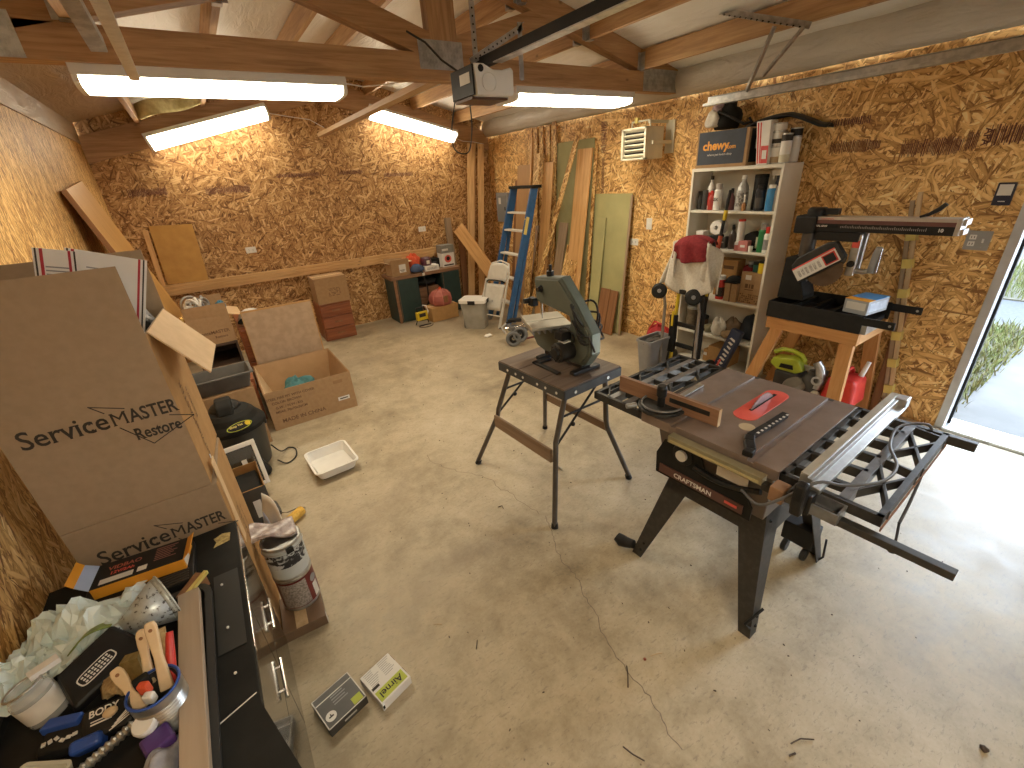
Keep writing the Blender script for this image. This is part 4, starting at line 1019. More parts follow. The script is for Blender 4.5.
# ------------------------------------------------------------ bookcase
t = thing('bookcase','tall white bookcase full of cans and boxes against the right wall','bookcase',(3.84,2.25,0))
bx0,bx1,by0,by1,bz = 3.70,3.985,1.86,2.64,1.79
MB().box((bx0,by0,0),(bx1,by0+.02,bz)).build('side_panel', M_shelf, t, bevel=.001)
MB().box((bx0,by1-.02,0),(bx1,by1,bz)).build('side_panel', M_shelf, t, bevel=.001)
MB().box((bx1-.008,by0+.02,.05),(bx1-.002,by1-.02,bz-.02)).build('back_panel', M_shelf, t)
SH = [.06,.352,.70,1.138,1.455]
for z_ in SH: MB().box((bx0+.004,by0+.02,z_-.02),(bx1-.008,by1-.02,z_)).build('shelf', M_shelf, t, bevel=.001)
MB().box((bx0,by0+.02,bz-.025),(bx1-.008,by1-.02,bz)).build('top', M_shelf, t, bevel=.001)
MB().box((bx0+.02,by0+.02,0),(bx0+.035,by1-.02,.04)).build('plinth', M_shelf, t)
SH = [z_+.0015 for z_ in SH]
yk = lambda u: 2.635-(u-75)*.00104
def can(label, y, z, h, r, body, cap, caph=.03, x=3.78, kind='can', lab=None, neck=None, nm='spray_can', cat='can'):
    y = min(max(y, 1.886+r), 2.614-r)
    t = thing(nm, label, cat, (x,y,z), group='cans and bottles on the white bookcase')
    hb = h-caph
    if kind == 'can':
        MB().lathe([(0,0),(r*.96,0),(r,.004),(r,hb-.012),(r*.8,hb-.002),(r*.8,hb),(0,hb)],(0,0,0),18).build('body',body,t,**W0)
        MB().lathe([(r*.72,hb-.004),(r*.74,h-.004),(r*.66,h),(0,h)],(0,0,0),16).build('cap',cap,t,**W0)
    elif kind == 'bottle':
        n_ = neck or r*.38
        MB().lathe([(0,0),(r*.95,0),(r,.006),(r,hb*.62),(r*.85,hb*.75),(n_,hb*.9),(n_,hb),(0,hb)],(0,0,0),18).build('body',body,t,**W0)
        MB().lathe([(n_*1.2,hb-.006),(n_*1.15,h-.003),(n_*.9,h),(0,h)],(0,0,0),14).build('cap',cap,t,**W0)
    elif kind == 'jar':
        MB().lathe([(0,0),(r*.97,0),(r,.004),(r,hb),(0,hb)],(0,0,0),20).build('body',body,t,**W0)
        MB().lathe([(r*1.03,hb-.004),(r*1.03,h-.002),(r*.98,h),(0,h)],(0,0,0),20).build('lid',cap,t,**W0)
    elif kind == 'spray':
        MB().lathe([(0,0),(r,0),(r,hb*.6),(r*.4,hb*.86),(r*.4,hb),(0,hb)],(0,0,0),18).build('body',body,t,**W0)
        MB().box((-.02,-.03,hb),(.02,.05,h)).box((-.01,.03,hb-.03),(.01,.045,hb)).box((-.008,.05,h-.025),(.008,.07,h-.01)).build('trigger',cap,t,bevel=.004,**W0)
    if lab: MB().lathe([(r*1.012,h*.12),(r*1.012,h*.52)],(0,0,0),18).build('label',lab,t,**W0)
    return t
s1 = SH[4]
can('dark grey bottle at the left end of the top shelf',2.585,s1,.15,.022,M_dgrey,M_black,kind='can')
can('dark grey paint can second from the left on the top shelf',2.53,s1,.16,.03,pm('charcoal',(.06,.06,.06),rough=.4),M_dgrey,kind='jar',nm='paint_can')
can('white long-necked bottle with red label on the top shelf',yk(205),s1,.27,.032,M_plasw,M_black,.025,x=3.80,kind='bottle',lab=M_red_p,nm='bottle',cat='bottle')
can('short clear bottle of red fluid on the top shelf',yk(246),s1,.155,.026,pm('red_fluid',(.45,.06,.05),var=.1,rough=.3),M_red_p,.02,x=3.755,kind='bottle',nm='bottle',cat='bottle')
c2x = can('white spray can marked 2X with a grey cap',yk(308),s1,.21,.034,M_plasw,pm('warm_grey_cap',(.42,.38,.34),rough=.5),.045,x=3.75)
letters('lettering','2X',.035,plane_m((3.7145,yk(308),s1+.075),(0,-1,0),(0,0,1)),M_ink,c2x,bold=.001)
can('small dark bottle behind the 2X can',yk(362),s1,.12,.018,M_black,M_dgrey,x=3.82)
can('maroon bottle with black cap in the middle of the top shelf',yk(415),s1,.17,.028,pm('maroon_can',(.12,.04,.04),rough=.4),M_black,.03,x=3.77,kind='bottle',nm='bottle',cat='bottle')
can('large silver-grey bottle with a white tip on the top shelf',yk(495),s1,.265,.046,pm('silver_white',(.55,.55,.53),(.45,.45,.44),rough=.35,metal=.3),M_plasw,.02,x=3.78,kind='bottle',nm='bottle',cat='bottle',lab=pm('grey_label',(.20,.19,.18),(.5,.49,.47),rough=.5,scale=60,lo=.45,hi=.55))
can('tiny white and orange bottle on the top shelf',yk(545),s1,.12,.016,pm('orange_amber',(.5,.25,.1),rough=.4),M_plasw,.05,x=3.735,kind='bottle',nm='bottle',cat='bottle')
can('tall black canister on the top shelf',yk(600),s1,.265,.05,M_black,M_blackm,.02,x=3.84,kind='jar',nm='canister')
can('black bottle with grey label beside the tall canister',yk(650),s1,.19,.035,pm('black_blue',(.02,.022,.03),rough=.35),M_black,.03,x=3.76,lab=M_dgrey)
can('black spray bottle with white trigger head on the top shelf',yk(720),s1,.30,.042,pm('dark_blue_bottle',(.02,.025,.045),rough=.3),M_plasw,.05,x=3.86,kind='spray',nm='spray_bottle',cat='bottle')
can('bright blue can with white lid on the top shelf',yk(735),s1,.19,.034,pm('bright_blue',(.05,.26,.55),var=.1,rough=.35),M_plasw,.025,x=3.76,lab=None)
can('grey can right of the bright blue can',yk(785),s1,.18,.026,pm('mid_grey_can',(.36,.36,.36),rough=.35,metal=.4),M_greyp,.025,x=3.77)
can('thin pale can at the right end of the top shelf',yk(818),s1,.17,.014,M_cream,M_black,.02,x=3.80)
s2 = SH[3]; yk2 = lambda u: 2.293-(u-330)*.00102
t = thing('small_carton','white carton with a green label at the left of the second shelf','box',(3.76,yk2(115),s2))
MB().box((-.04,-.035,0),(.04,.035,.14)).build('carton_body',M_paper,t,bevel=.001,**W0); MB().box((-.0405,-.03,.03),(-.0402,.03,.085)).build('label',pm('deep_green',(.03,.20,.12),rough=.5),t,**W0)
for i,(u_,h_,w_,x_,lb) in enumerate(((190,.10,.06,3.80,'dark tool case left on the second shelf'),(250,.11,.075,3.78,'dark tool case below the paper roll'),(310,.09,.05,3.82,'dark tool case right of the paper roll'))):
    t = thing('tool_case',lb,'case',(x_,yk2(u_),s2),group='dark cases under the paper roll')
    MB().box((-.05,-w_/2,0),(.05,w_/2,h_)).build('case_body',M_dgrey if i!=1 else M_black,t,bevel=.006,**W0); MB().box((-.053,-.012,h_*.5),(-.05,.012,h_*.62)).build('latch',M_steel,t,**W0)
t = thing('paper_roll','white roll of paper towel lying on dark cases on the second shelf','paper roll',(3.79,yk2(252),s2+.11))
MB().lathe([(.018,-.05),(.057,-.05),(.06,-.045),(.06,.045),(.057,.05),(.018,.05),(.018,-.05)],(3.79,yk2(252),s2+.172),28,axis=(1,0,0)).build('roll',M_paper,t)
MB().lathe([(.0185,-.0502),(.0185,.0502)],(3.79,yk2(252),s2+.172),16,axis=(1,0,0)).build('core',M_card,t)
can('small orange and white jar at the left front of the second shelf',yk2(165),s2,.055,.02,M_plasw,M_orange,.02,x=3.735,kind='jar',nm='jar',cat='jar')
can('dark brown bottle behind the yellow-banded pole on the second shelf',yk2(392),s2,.20,.03,pm('dark_bottle',(.05,.035,.03),rough=.3),M_blackm,.03,kind='bottle',nm='bottle',cat='bottle')
cn = can('tall white caulk tube in the middle of the second shelf',yk2(452),s2,.245,.028,M_plasw,M_red_p,.012,x=3.79,kind='jar',nm='caulk_tube',cat='tube')
t = thing('pink_box','pink carton standing low on the second shelf','box',(3.75,yk2(523),s2)); MB().box((-.03,-.04,0),(.03,.04,.08)).build('carton_body',pm('pink_card',(.62,.22,.20),var=.1,rough=.6),t,bevel=.002,**W0); MB().box((-.0305,-.02,.03),(-.0302,.02,.05)).build('print',M_paper,t,**W0)
can('pink-topped jar beside the pink carton',yk2(465),s2,.07,.018,pm('pink_fluid',(.6,.2,.18),rough=.4),M_plasw,.02,x=3.735,kind='jar',nm='jar',cat='jar')
can('little white jar right of the pink carton',yk2(585),s2,.045,.018,M_plasw,M_plasw,.012,x=3.735,kind='jar',nm='jar',cat='jar')
t = thing('black_pouch','black folded pouch with pale lining behind the pink carton','pouch',(3.84,yk2(560),s2)); MB().prism([(-.08,0),(.08,0),(.075,.12),(.02,.15),(-.03,.11),(-.085,.08)],'x',-.05,.05).build('pouch_body',M_blackm,t,bevel=.008,world=False); MB().box((-.052,-.075,.02),(-.0505,-.03,.11)).build('lining',M_cream,t,**W0)
can('green spray can with silver top on the second shelf',yk2(658),s2,.225,.035,pm('green_can',(.03,.20,.07),var=.15,rough=.35),M_steel,.05,x=3.76)
can('dark green can behind the green spray can',yk2(695),s2,.19,.028,pm('black_green',(.015,.05,.03),rough=.35),M_black,.03,x=3.85)
can('white can with red cap at the right of the second shelf',yk2(742),s2,.20,.03,M_plasw,M_red_p,.05,x=3.755,lab=M_greyp)
s3 = SH[2]
t = thing('carton','tall orange-brown carton at the back of the third shelf','box',(3.90,2.28,s3)); MB().box((-.06,-.10,0),(.06,.10,.33)).build('carton_body',M_cardo,t,bevel=.002,**W0); MB().box((-.0605,-.07,.25),(-.0602,.03,.28)).build('print',M_inkbrown,t,**W0)
can('red and black can at the left of the third shelf',2.255,s3,.21,.035,M_red_p,M_plasw,.03,x=3.745,kind='jar',lab=M_ink,nm='paint_can')
t = thing('carton','plain small kraft carton at the front of the third shelf','box',(3.76,2.135,s3)); MB().box((-.055,-.055,0),(.055,.055,.16)).build('carton_body',M_card,t,bevel=.002,**W0); MB().box((-.056,-.006,0),(-.0552,.006,.16)).build('seam',M_inkbrown,t,**W0)
t = thing('baseball_hat','black cloth hat on the small kraft carton','hat',(3.77,2.145,s3+.16)); MB().sphere((3.78,2.15,s3+.162),.07,16,8,(1,1.1,.8)).build('crown',M_blackm,t); MB().box((3.70,2.09,s3+.161),(3.75,2.21,s3+.17)).build('peak',M_blackm,t,bevel=.004)
t = thing('red_cloth','dark red cloth lump behind the black hat on the third shelf','cloth',(3.84,2.05,s3+.27)); MB().sphere((3.84,2.06,s3+.275),.06,14,8,(1,1.0,.7)).build('cloth',M_towelr,t)
t = thing('parts_carton','large kraft carton with dark print and a white label on the third shelf','box',(3.80,1.99,s3))
MB().box((3.74,1.90,s3),(3.89,2.075,s3+.265)).build('carton_body',M_card,t,bevel=.002)
MB().box((3.7385,1.985,s3+.205),(3.7398,2.035,s3+.245)).build('label',M_label,t)
MB().box((3.7388,1.955,s3+.135),(3.7398,1.975,s3+.17)).box((3.7388,1.985,s3+.135),(3.7398,1.995,s3+.17)).box((3.7388,2.005,s3+.135),(3.7398,2.03,s3+.17)).box((3.7388,1.955,s3+.118),(3.7398,2.03,s3+.124)).build('dark_print',M_inkbrown,t)
pr_ = MB(); rr = random.Random(5)
for i in range(5):
    for j in range(9):
        if rr.random()<.75: pr_.box((3.7388,1.905+j*.0185,s3+.01+i*.016),(3.7398,1.905+j*.0185+rr.uniform(.006,.015),s3+.02+i*.016))
pr_.build('print',M_inkbrown,t)
can('yellow tape reel standing on the printed carton',1.925,s3+.266,.10,.035,M_yel,M_black,.012,x=3.78,kind='jar',nm='tape_reel',cat='reel')
can('dark green jar on the printed carton',1.985,s3+.266,.085,.03,pm('bottle_green',(.02,.09,.07),rough=.3),M_black,.02,x=3.80,kind='jar',nm='jar',cat='jar')
can('grey-lidded jar on the printed carton, leftmost',2.045,s3+.266,.08,.026,M_dgrey,M_greyp,.02,x=3.82,kind='jar',nm='jar',cat='jar')
s4 = SH[1]
can('large glass jar with dark contents at the left of the fourth shelf',2.53,s4,.22,.055,pm('smoky_jar',(.12,.09,.06),(.2,.16,.11),rough=.2,scale=30),M_steel,.02,x=3.78,kind='jar',nm='jar',cat='jar')
can('squat brown jar beside the large glass jar',2.42,s4,.14,.05,pm('brown_jar',(.10,.06,.035),rough=.25),M_blackm,.02,x=3.80,kind='jar',nm='jar',cat='jar')
def blob(c, r, sc, seed, amp=.25, nu=22, nv=14):
    """a soft lump: cloth, bag or rag"""
    q = random.Random(seed); ph = [q.uniform(0,6) for _ in range(6)]
    def fn(u, w):
        a, b_ = 2*PI*u, PI*w
        k = 1+amp*(.5*math.sin(3*a+ph[0]+2*b_)+.35*math.sin(5*a+ph[1]-3*b_)+.3*math.sin(2*a+ph[2]+5*b_)+.2*math.sin(9*a+ph[3]+4*b_)*math.sin(b_))
        x,y,z = math.sin(b_)*math.cos(a), math.sin(b_)*math.sin(a), -math.cos(b_)
        return (c[0]+r*sc[0]*x*k, c[1]+r*sc[1]*y*k, max(c[2]+r*sc[2]*z*k, c[2]-r*sc[2]*.55))
    return MB().grid(fn, nu, nv)
tag(blob((3.765,2.23,s4+.062),.1,(.7,.65,1.0),3).build('white_bag',M_towel),'crumpled white bag at the front of the fourth shelf','bag')
tag(blob((3.86,2.15,s4+.062),.1,(.8,.9,.9),8).build('rag_bundle',pm('brown_rag',(.30,.22,.15),(.2,.14,.09),rough=.9)),'bundle of brown rags behind the white bag','rag')
tag(blob((3.765,2.10,s4+.026),.1,(.65,1.0,.4),12,.15).build('work_glove',pm('tan_leather',(.38,.26,.14),(.3,.2,.1),rough=.8)),'flat tan leather glove at the front of the fourth shelf','glove')
tag(blob((3.86,1.98,s4+.085),.12,(.7,.75,1.15),21,.12).build('duffel_bag',pm('navy_black_cloth',(.02,.025,.035),rough=.7)),'black and navy bag filling the right of the fourth shelf','bag')
tag(blob((3.79,2.33,s4+.03),.06,(.8,.9,.8),33).build('brown_rag',pm('olive_rag',(.22,.2,.12),(.15,.13,.08),rough=.9)),'olive rag left of the white bag','rag')
t = thing('carton','wide kraft carton on the bottom of the bookcase','box',(3.80,2.2,.06)); MB().box((3.74,2.08,.062),(3.93,2.29,.235)).build('carton_body',M_cardo,t,bevel=.002); MB().box((3.7385,2.12,.09),(3.7398,2.22,.11)).build('print',M_red_p,t)
t = thing('carton','narrow kraft carton at the left of the wide one on the bottom shelf','box',(3.80,2.34,.06)); MB().box((3.76,2.305,.062),(3.92,2.35,.18)).build('carton_body',M_cardo,t,bevel=.002); MB().box((3.759,2.31,.12),(3.7598,2.345,.15)).build('label',M_label,t)
# long navy package leaning on the front of the bookcase
t = thing('long_package','long navy package with white print leaning on the bookcase front','package'); t.matrix_basis = frame((3.60,2.11,.001),(3.655,1.97,.50),(-1,0,.2))
MB().box((-.05,-.03,0),(.05,.03,.50)).build('carton_body',pm('navy_carton',(.025,.035,.075),(.04,.05,.10),rough=.4,scale=14),t,bevel=.003,**W0)

q = MB(); rr = random.Random(9)
for k in range(9): z_=.08+k*.04; q.add([(x,.0306,z) for x,z in ((-.035+rr.uniform(0,.02),z_),(.03-rr.uniform(0,.02),z_+.012),(.03-rr.uniform(0,.03),z_+.028),(-.03,z_+.02))],[(0,1,2,3)])
q.build('print',M_label,t,**W0)
MB().box((.0,.0302,.06),(.02,.0308,.2)).build('red_print',M_redin,t,**W0)

# on top of the bookcase
t = thing('chewy_box'.replace('chewy','delivery'),'dark blue delivery carton with orange lettering on top of the bookcase','box',(3.83,2.38,bz))
bb = MB().box((3.70,2.165,bz+.001),(3.96,2.615,bz+.27)).build('carton_body',M_card,t,bevel=.003)
MB().box((3.6985,2.19,bz+.025),(3.7,2.60,bz+.268)).build('blue_face',M_navy,t)
letters('lettering','chewy',.090,plane_m((3.698,2.44,bz+.135),(0,-1,0),(0,0,1)),M_orange,t,bold=.003)
letters('lettering','.com',.042,plane_m((3.698,2.305,bz+.135),(0,-1,0),(0,0,1)),M_orange,t,bold=.001)
letters('lettering','where pet lovers shop',.024,plane_m((3.698,2.40,bz+.09),(0,-1,0),(0,0,1)),M_label,t)
MB().box((3.73,2.1635,bz+.025),(3.95,2.165,bz+.26)).build('dark_end',M_blackm,t)
MB().box((3.80,2.1625,bz+.12),(3.86,2.1632,bz+.20)).build('label',M_label,t)
t = thing('tote_bag','black cloth bag with white and pink things stuffed in it on the blue delivery carton','bag',(3.82,2.50,bz+.27))
blob((3.85,2.47,bz+.35),.14,(.7,.8,.85),41,.14).build('bag_body',M_blackm,t)
blob((3.755,2.53,bz+.345),.07,(.6,.8,1.1),42,.25).build('white_cloth',M_towel,t)
blob((3.80,2.52,bz+.43),.06,(.8,.8,.9),43,.25).build('pink_cloth',pm('pale_pink',(.55,.42,.42),(.3,.2,.22),rough=.9,scale=40),t)
MB().box((3.83,2.40,bz+.36),(3.87,2.46,bz+.51)).build('strap',M_black,t,bevel=.01)
MB().tube([(3.76,2.56,bz+.37),(3.75,2.48,bz+.41),(3.76,2.38,bz+.36),(3.78,2.27,bz+.30),(3.80,2.22,bz+.31),(3.83,2.26,bz+.34)],.01,8).build('bag_handle',M_black,t)
t = thing('folder_bag','white and red striped paper sack standing between the carton and cans','paper sack',(3.82,2.10,bz)); 
MB().hexa([(3.71,2.0,bz+.002),(3.82,2.0,bz+.002),(3.82,2.085,bz+.002),(3.71,2.085,bz+.002)],[(3.73,2.03,bz+.30),(3.83,2.03,bz+.30),(3.83,2.14,bz+.30),(3.73,2.14,bz+.30)]).build('sack_body',M_paper,t,bevel=.004)
def sack(y0,y1,z0,z1,mat,nm,e=.0015):
    f_ = lambda z: z/.30
    pts = [(3.71+.02*f_(z)-e, (2.0+.03*f_(z))+(.085+.025*f_(z))*q, bz+z) for q,z in ((y0,z0),(y1,z0),(y1,z1),(y0,z1))]
    MB().add(pts,[(0,1,2,3)]).build(nm,mat,t)
sack(.80,.92,.01,.29,M_red_p,'stripe'); sack(.62,.72,.01,.29,M_red_p,'stripe'); sack(.0,.6,.01,.13,M_red_p,'red_panel'); sack(.12,.5,.04,.10,M_label,'print',.002)
def bigcan(y,x,h,r,lb,bands):
    t = thing('paint_can',lb,'can',(x,y,bz),group='cans on top of the bookcase')
    MB().lathe([(0,.002),(r,.002),(r,h-.01),(r*1.02,h-.008),(r*1.02,h),(r*.85,h),(r*.83,h-.006),(0,h-.006)],(x,y,bz),22).build('body',M_steel,t)
    for z0,z1,m_ in bands: MB().lathe([(r*1.01,z0),(r*1.01,z1)],(x,y,bz),22).build('label',m_,t)
    return t
bigcan(1.985,3.80,.12,.055,'lower white and brown paint can right of the striped sack',[(.01,.05,pm('tan_label',(.5,.36,.22),rough=.5)),(.05,.11,M_paper)])
u2 = bigcan(1.985,3.80,.10,.05,'upper dark-labelled paint can stacked right of the striped sack',[(.02,.05,M_ink),(.05,.09,M_label)]); u2.location.z += .12
u3 = bigcan(1.99,3.80,.055,.045,'topmost small white tin of the stack right of the striped sack',[(.005,.05,M_paper)]); u3.location.z += .22
bigcan(1.91,3.77,.20,.036,'white can with dark print near the front corner of the bookcase top',[(.01,.06,M_cream),(.06,.15,M_paper),(.15,.19,M_ink)])
bigcan(1.90,3.87,.235,.04,'silver and black can behind the front corner of the bookcase top',[(.01,.17,M_label),(.18,.23,M_black)])
t = thing('plastic_sheet','large black plastic sheet lying across the cans on top of the bookcase','plastic sheet',(3.86,1.98,bz+.275))
def lidf(u,w):
    y = 2.32-.62*u; x = 3.865+.105*w; z = bz+.272+.05*math.sin(PI*min(1,u*1.1))-.06*max(0,u-.55)**1*2-.0*w
    return (x,y,z+.02*math.sin(PI*w))
MB().grid(lidf,22,6).build('sheet',M_black,t,solid=.012)

# ------------------------------------------------------------ hand truck with towel, pole, bin
t = thing('hand_truck','black and yellow upright hand truck in front of the bookcase','hand truck',(3.42,2.32,0))
xr = 3.42
for y_ in (2.19,2.46):
    MB().tube([(xr-.02,y_,.10),(xr,y_,.6),(xr+.03,y_,1.0),(xr+.05,y_,1.17)],.017,10).build('upright_tube', M_yel, t)
    MB().box((xr-.045,y_-.032,.22),(xr+.0,y_+.032,.80 if y_ < 2.3 else .58)).build('upright_cover', M_black, t, bevel=.006)
    MB().box((xr-.050,y_-.010,.48),(xr-.044,y_+.010,.62)).build('yellow_strip', M_yel, t)
MB().tube([(xr+.05,2.19,1.17),(xr+.055,2.21,1.235),(xr+.055,2.44,1.235),(xr+.05,2.46,1.17)],.017,10).build('top_bar', M_black, t)
for z_ in (.30,.50,.80): MB().box((xr-.02,2.19,z_-.02),(xr,2.46,z_+.02)).build('cross_bar', M_black, t, bevel=.003)
for y_,s in ((2.22,-1),(2.58,1)):
    MB().lathe([(0,-.026),(.052,-.026),(.070,-.014),(.070,.014),(.052,.026),(0,.026)],(xr-.075,y_+.03,.79),22,axis=(-.75,-.6,.2)).build('wheel', M_black, t)
    MB().lathe([(0,.030),(.016,.030),(.02,.024)],(xr-.075,y_+.03,.79),14,axis=(-.75,-.6,.2)).build('wheel_hub', M_greyp, t)
    MB().tube([(xr-.04,y_+.01,.80),(xr-.05,y_-.03,.66),(xr-.08,y_-.05,.50),(xr-.15,y_-.10,.28),(xr-.18,y_-.13,.02)],.014,8).build('curved_leg', pm('worn_steel',(.22,.19,.16),(.3,.27,.24),rough=.4,metal=.6), t)
MB().box((xr-.20,2.15,.0),(xr-.02,2.50,.012)).build('toe_plate', M_black, t, bevel=.003)
for y_ in (2.12,2.53): MB().lathe([(0,-.02),(.08,-.02),(.10,-.01),(.10,.01),(.08,.02),(0,.02)],(xr+.08,y_,.10),22,axis=(0,1,0)).build('wheel', M_castb, t)
# towel: red over white, hung on the bar
t = thing('bath_towel','white and dark red towel hung over the top of the hand truck','towel',(xr+.05,2.33,1.25))
def tow(y0,y1,zt,zb,x_,seed,fl,bell):
    q = random.Random(seed); p1,p2 = q.uniform(0,6),q.uniform(0,6)
    def fn(u,w):
        ym=(y0+y1)/2; wd=(y1-y0)*(1+bell*w); y = ym+(u-.5)*wd
        zz_ = zb + (.11*abs(u-.5)*2-.06) * (-1 if fl else 1) * (1 if bell > .3 else .25)
        ztop = zt-.05*(abs(u-.5)*2)**2.2
        z = ztop+(zz_-ztop)*w
        x = x_-.02-.05*math.sin(min(1,w*3)*PI/2)-.022*math.sin(u*13+p1+w*2)*w-.02*math.sin(u*6+p2)*w
        return (x,y,z)
    return MB().grid(fn,26,18)
tow(2.19,2.50,1.268,.80,xr+.03,4,False,.55).build('white_cloth',M_towel,t,solid=.008)
tow(2.195,2.495,1.285,1.085,xr+.0,6,False,.10).build('red_cloth',M_towelr,t,solid=.012)
def over(u,w):
    y = 2.20+.29*u; a = PI*w
    return (xr+.055-.05*math.cos(a)*1.0, y, 1.245+.035*math.sin(a)-.04*(abs(u-.5)*2)**2.2)
MB().grid(over,14,8).build('fold_over_bar',M_towelr,t,solid=.012)
def side(s):
    def fn(u,w):
        k = math.sin(w*PI*.55)
        y = 2.345+s*(.13+.115*u+.05*w*u); z = 1.245-.10*u*u-.30*w-.04*math.sin(PI*u)*w+.13*w*u*0; return (xr-.0-.05*math.sin(u*5+w*2)-.02*k, y, z)
    return MB().grid(fn,12,14)
side(1).build('white_corner',M_towel,t,solid=.008); side(-1).build('white_corner',M_towel,t,solid=.008)
# pole with a yellow band standing behind the towel
t = thing('snow_brush','black pole with a yellow band and orange-red grip leaning on the bookcase','pole',(3.60,2.2,0))
pa, pb = V((3.535,2.31,.07)), V((3.665,2.235,1.62))
pp = lambda k: pa.lerp(pb,k)
MB().tube([pp(0),pp(1)],.013,10).build('pole', M_black, t); MB().tube([pp(.85),pp(.90)],.016,10).build('yellow_band', M_yel, t)
MB().tube([pp(.68),pp(.77)],.018,10).build('grip', pm('orange_red_grip',(.55,.10,.04),rough=.5), t)
# grey bin and red bag
t = thing('waste_bin','grey rectangular waste bin beside the hand truck','waste bin',(3.25,2.56,0))
MB().tray((3.10,2.475,0),(3.42,2.64,.37),.006,.03,r=.03).build('bin_body', M_greyp, t)
MB().ring((3.092,2.467,.352),(3.428,2.648,.374),.014,r=.035).build('rim', M_greyp, t)
blob((3.26,2.55,.345),.08,(1.5,.7,.35),51,.3).build('contents', M_dgrey, t)
t = thing('red_bag','red cloth bag on the floor behind the grey bin','bag',(3.75,2.95,0)); blob((3.76,2.90,.12),.15,(.75,1.0,1.2),52,.12).build('bag_body',pm('red_cloth',(.45,.03,.035),(.33,.02,.025),rough=.8),t)
MB().tube([(3.73,3.0,.24),(3.72,2.93,.34),(3.74,2.84,.32),(3.75,2.80,.24)],.01).build('bag_handle',M_red_p,t)
# ------------------------------------------------------------ lumber along the right wall
def lean(label, y, w, th, ztop, mat, xoff=0, foot=.16, dy=0, cat='board', group='boards leaning on the right wall', zb=.001, nm='leaning_board'):
    """a plank leaning on the right wall: y at its middle, ztop where it ends"""
    xt = XR-.012-th/2-xoff
    return board(nm,label,(xt-foot,y-dy,zb+.004),(xt,y,ztop),w,th,(-1,0,0),mat,cat,group)
lean('wide OSB off-cut reaching highest behind the ladder, nearest the breaker panel',5.40,.17,.011,2.40,M_osb_s,0,.10)
lean('narrow OSB strip, second of the tall strips behind the ladder',5.24,.085,.011,2.395,M_osb_s,0,.11)
lean('narrow pale OSB strip, third of the tall strips behind the ladder',5.10,.07,.011,2.395,M_osb_s,.012,.12)
lean('OSB strip, fourth of the tall strips, behind the brown panel edge',4.975,.085,.011,2.40,M_osb_s,0,.12)
lean('OSB strip at the right end of the tall strips, beside the olive wallboard',4.845,.085,.011,2.41,M_osb_s,.012,.12)
lean('pale wooden dowel standing up behind the top of the ladder',5.235,.028,.028,2.28,M_pine,.05,.25,.0,'dowel')
lean('tan panel behind the blue ladder',5.47,.34,.012,1.965,M_tanpanel,.03,.22,.0,'panel')
lean('short dark strip left of the tan panel behind the ladder',5.70,.05,.015,1.78,M_darkboard,.02,.22)
lean('rough OSB strip just right of the ladder top',5.09,.13,.012,2.08,M_osb_s,.09,.42,.12)
lean('wide smooth tan plank between the ladder and the olive wallboard',4.90,.19,.018,1.965,M_pine,.055,.26)
lean('grey-brown plank low behind the ladder foot',5.14,.12,.02,1.20,M_greyboard,.12,.30)
lean('olive wallboard sheet behind the leaning boards',4.47,.66,.012,2.17,M_green2,.0,.10,.0,'panel')
lean('OSB strip tilted sideways in front of the olive wallboard',4.33,.075,.012,2.30,M_osb_s,.05,.42,-.62)
lean('wide knotty pine plank right of the tilted OSB strip',4.255,.245,.022,2.07,M_pine,.03,.26,-.02)
lean('OSB edge strip right of the knotty pine plank',4.105,.045,.012,2.06,M_osb_s,.012,.16)
lean('short orange OSB board in front of the pine plank foot',4.33,.25,.014,1.0,M_osb_s,.15,.26,-.02)
lean('grey board standing behind the tilted OSB strip',4.62,.16,.014,1.25,M_greyboard,.06,.26)
lean('tall yellow-green wallboard sheet',3.83,.57,.012,1.585,M_green,.0,.10,.0,'panel')
lean('narrow yellow-green wallboard strip in front of the tall sheet',3.975,.16,.012,1.33,M_green,.036,.14,.0,'panel')
lean('short dark brown board at the foot of the green sheet, left of two',3.80,.155,.02,.53,M_darkboard,.10,.10)
lean('short dark brown board at the foot of the green sheet, right of two',3.655,.115,.02,.525,M_darkboard,.10,.10)
lean('thin grey strip at the right edge of the green sheet',3.535,.03,.012,1.57,M_greyboard,.02,.12)
# boards in the back right corner
g = 'boards in the back right corner'
board('corner_board','tall fir board in the back corner, left of the leaning pair',(3.33,6.30,.004),(3.66,6.43,2.31),.10,.035,(-.3,-1,0),M_lumber,'board',g)
board('corner_board','tall fir board in the back corner, right of the leaning pair',(3.50,6.25,.004),(3.80,6.38,2.30),.09,.035,(-.3,-1,0),M_lumber,'board',g)
board('corner_board','thin tall fir strip behind the corner pair',(3.42,6.40,.004),(3.74,6.46,2.32),.05,.02,(-.3,-1,0),M_lumber,'board',g)
board('corner_board','grey weathered post beside the green desk',(3.13,6.36,.004),(3.15,6.46,1.33),.10,.035,(0,-1,0),M_greyboard,'post',g)
board('corner_board','brown board right of the weathered post',(3.30,6.40,.004),(3.36,6.47,1.05),.11,.02,(0,-1,0),M_darkboard,'board',g)
board('slanted_plank','knotty orange plank slanting across the back corner',(3.62,5.40,.03),(3.22,6.26,1.19),.19,.03,(-1,-.6,.2),M_pine,'plank')

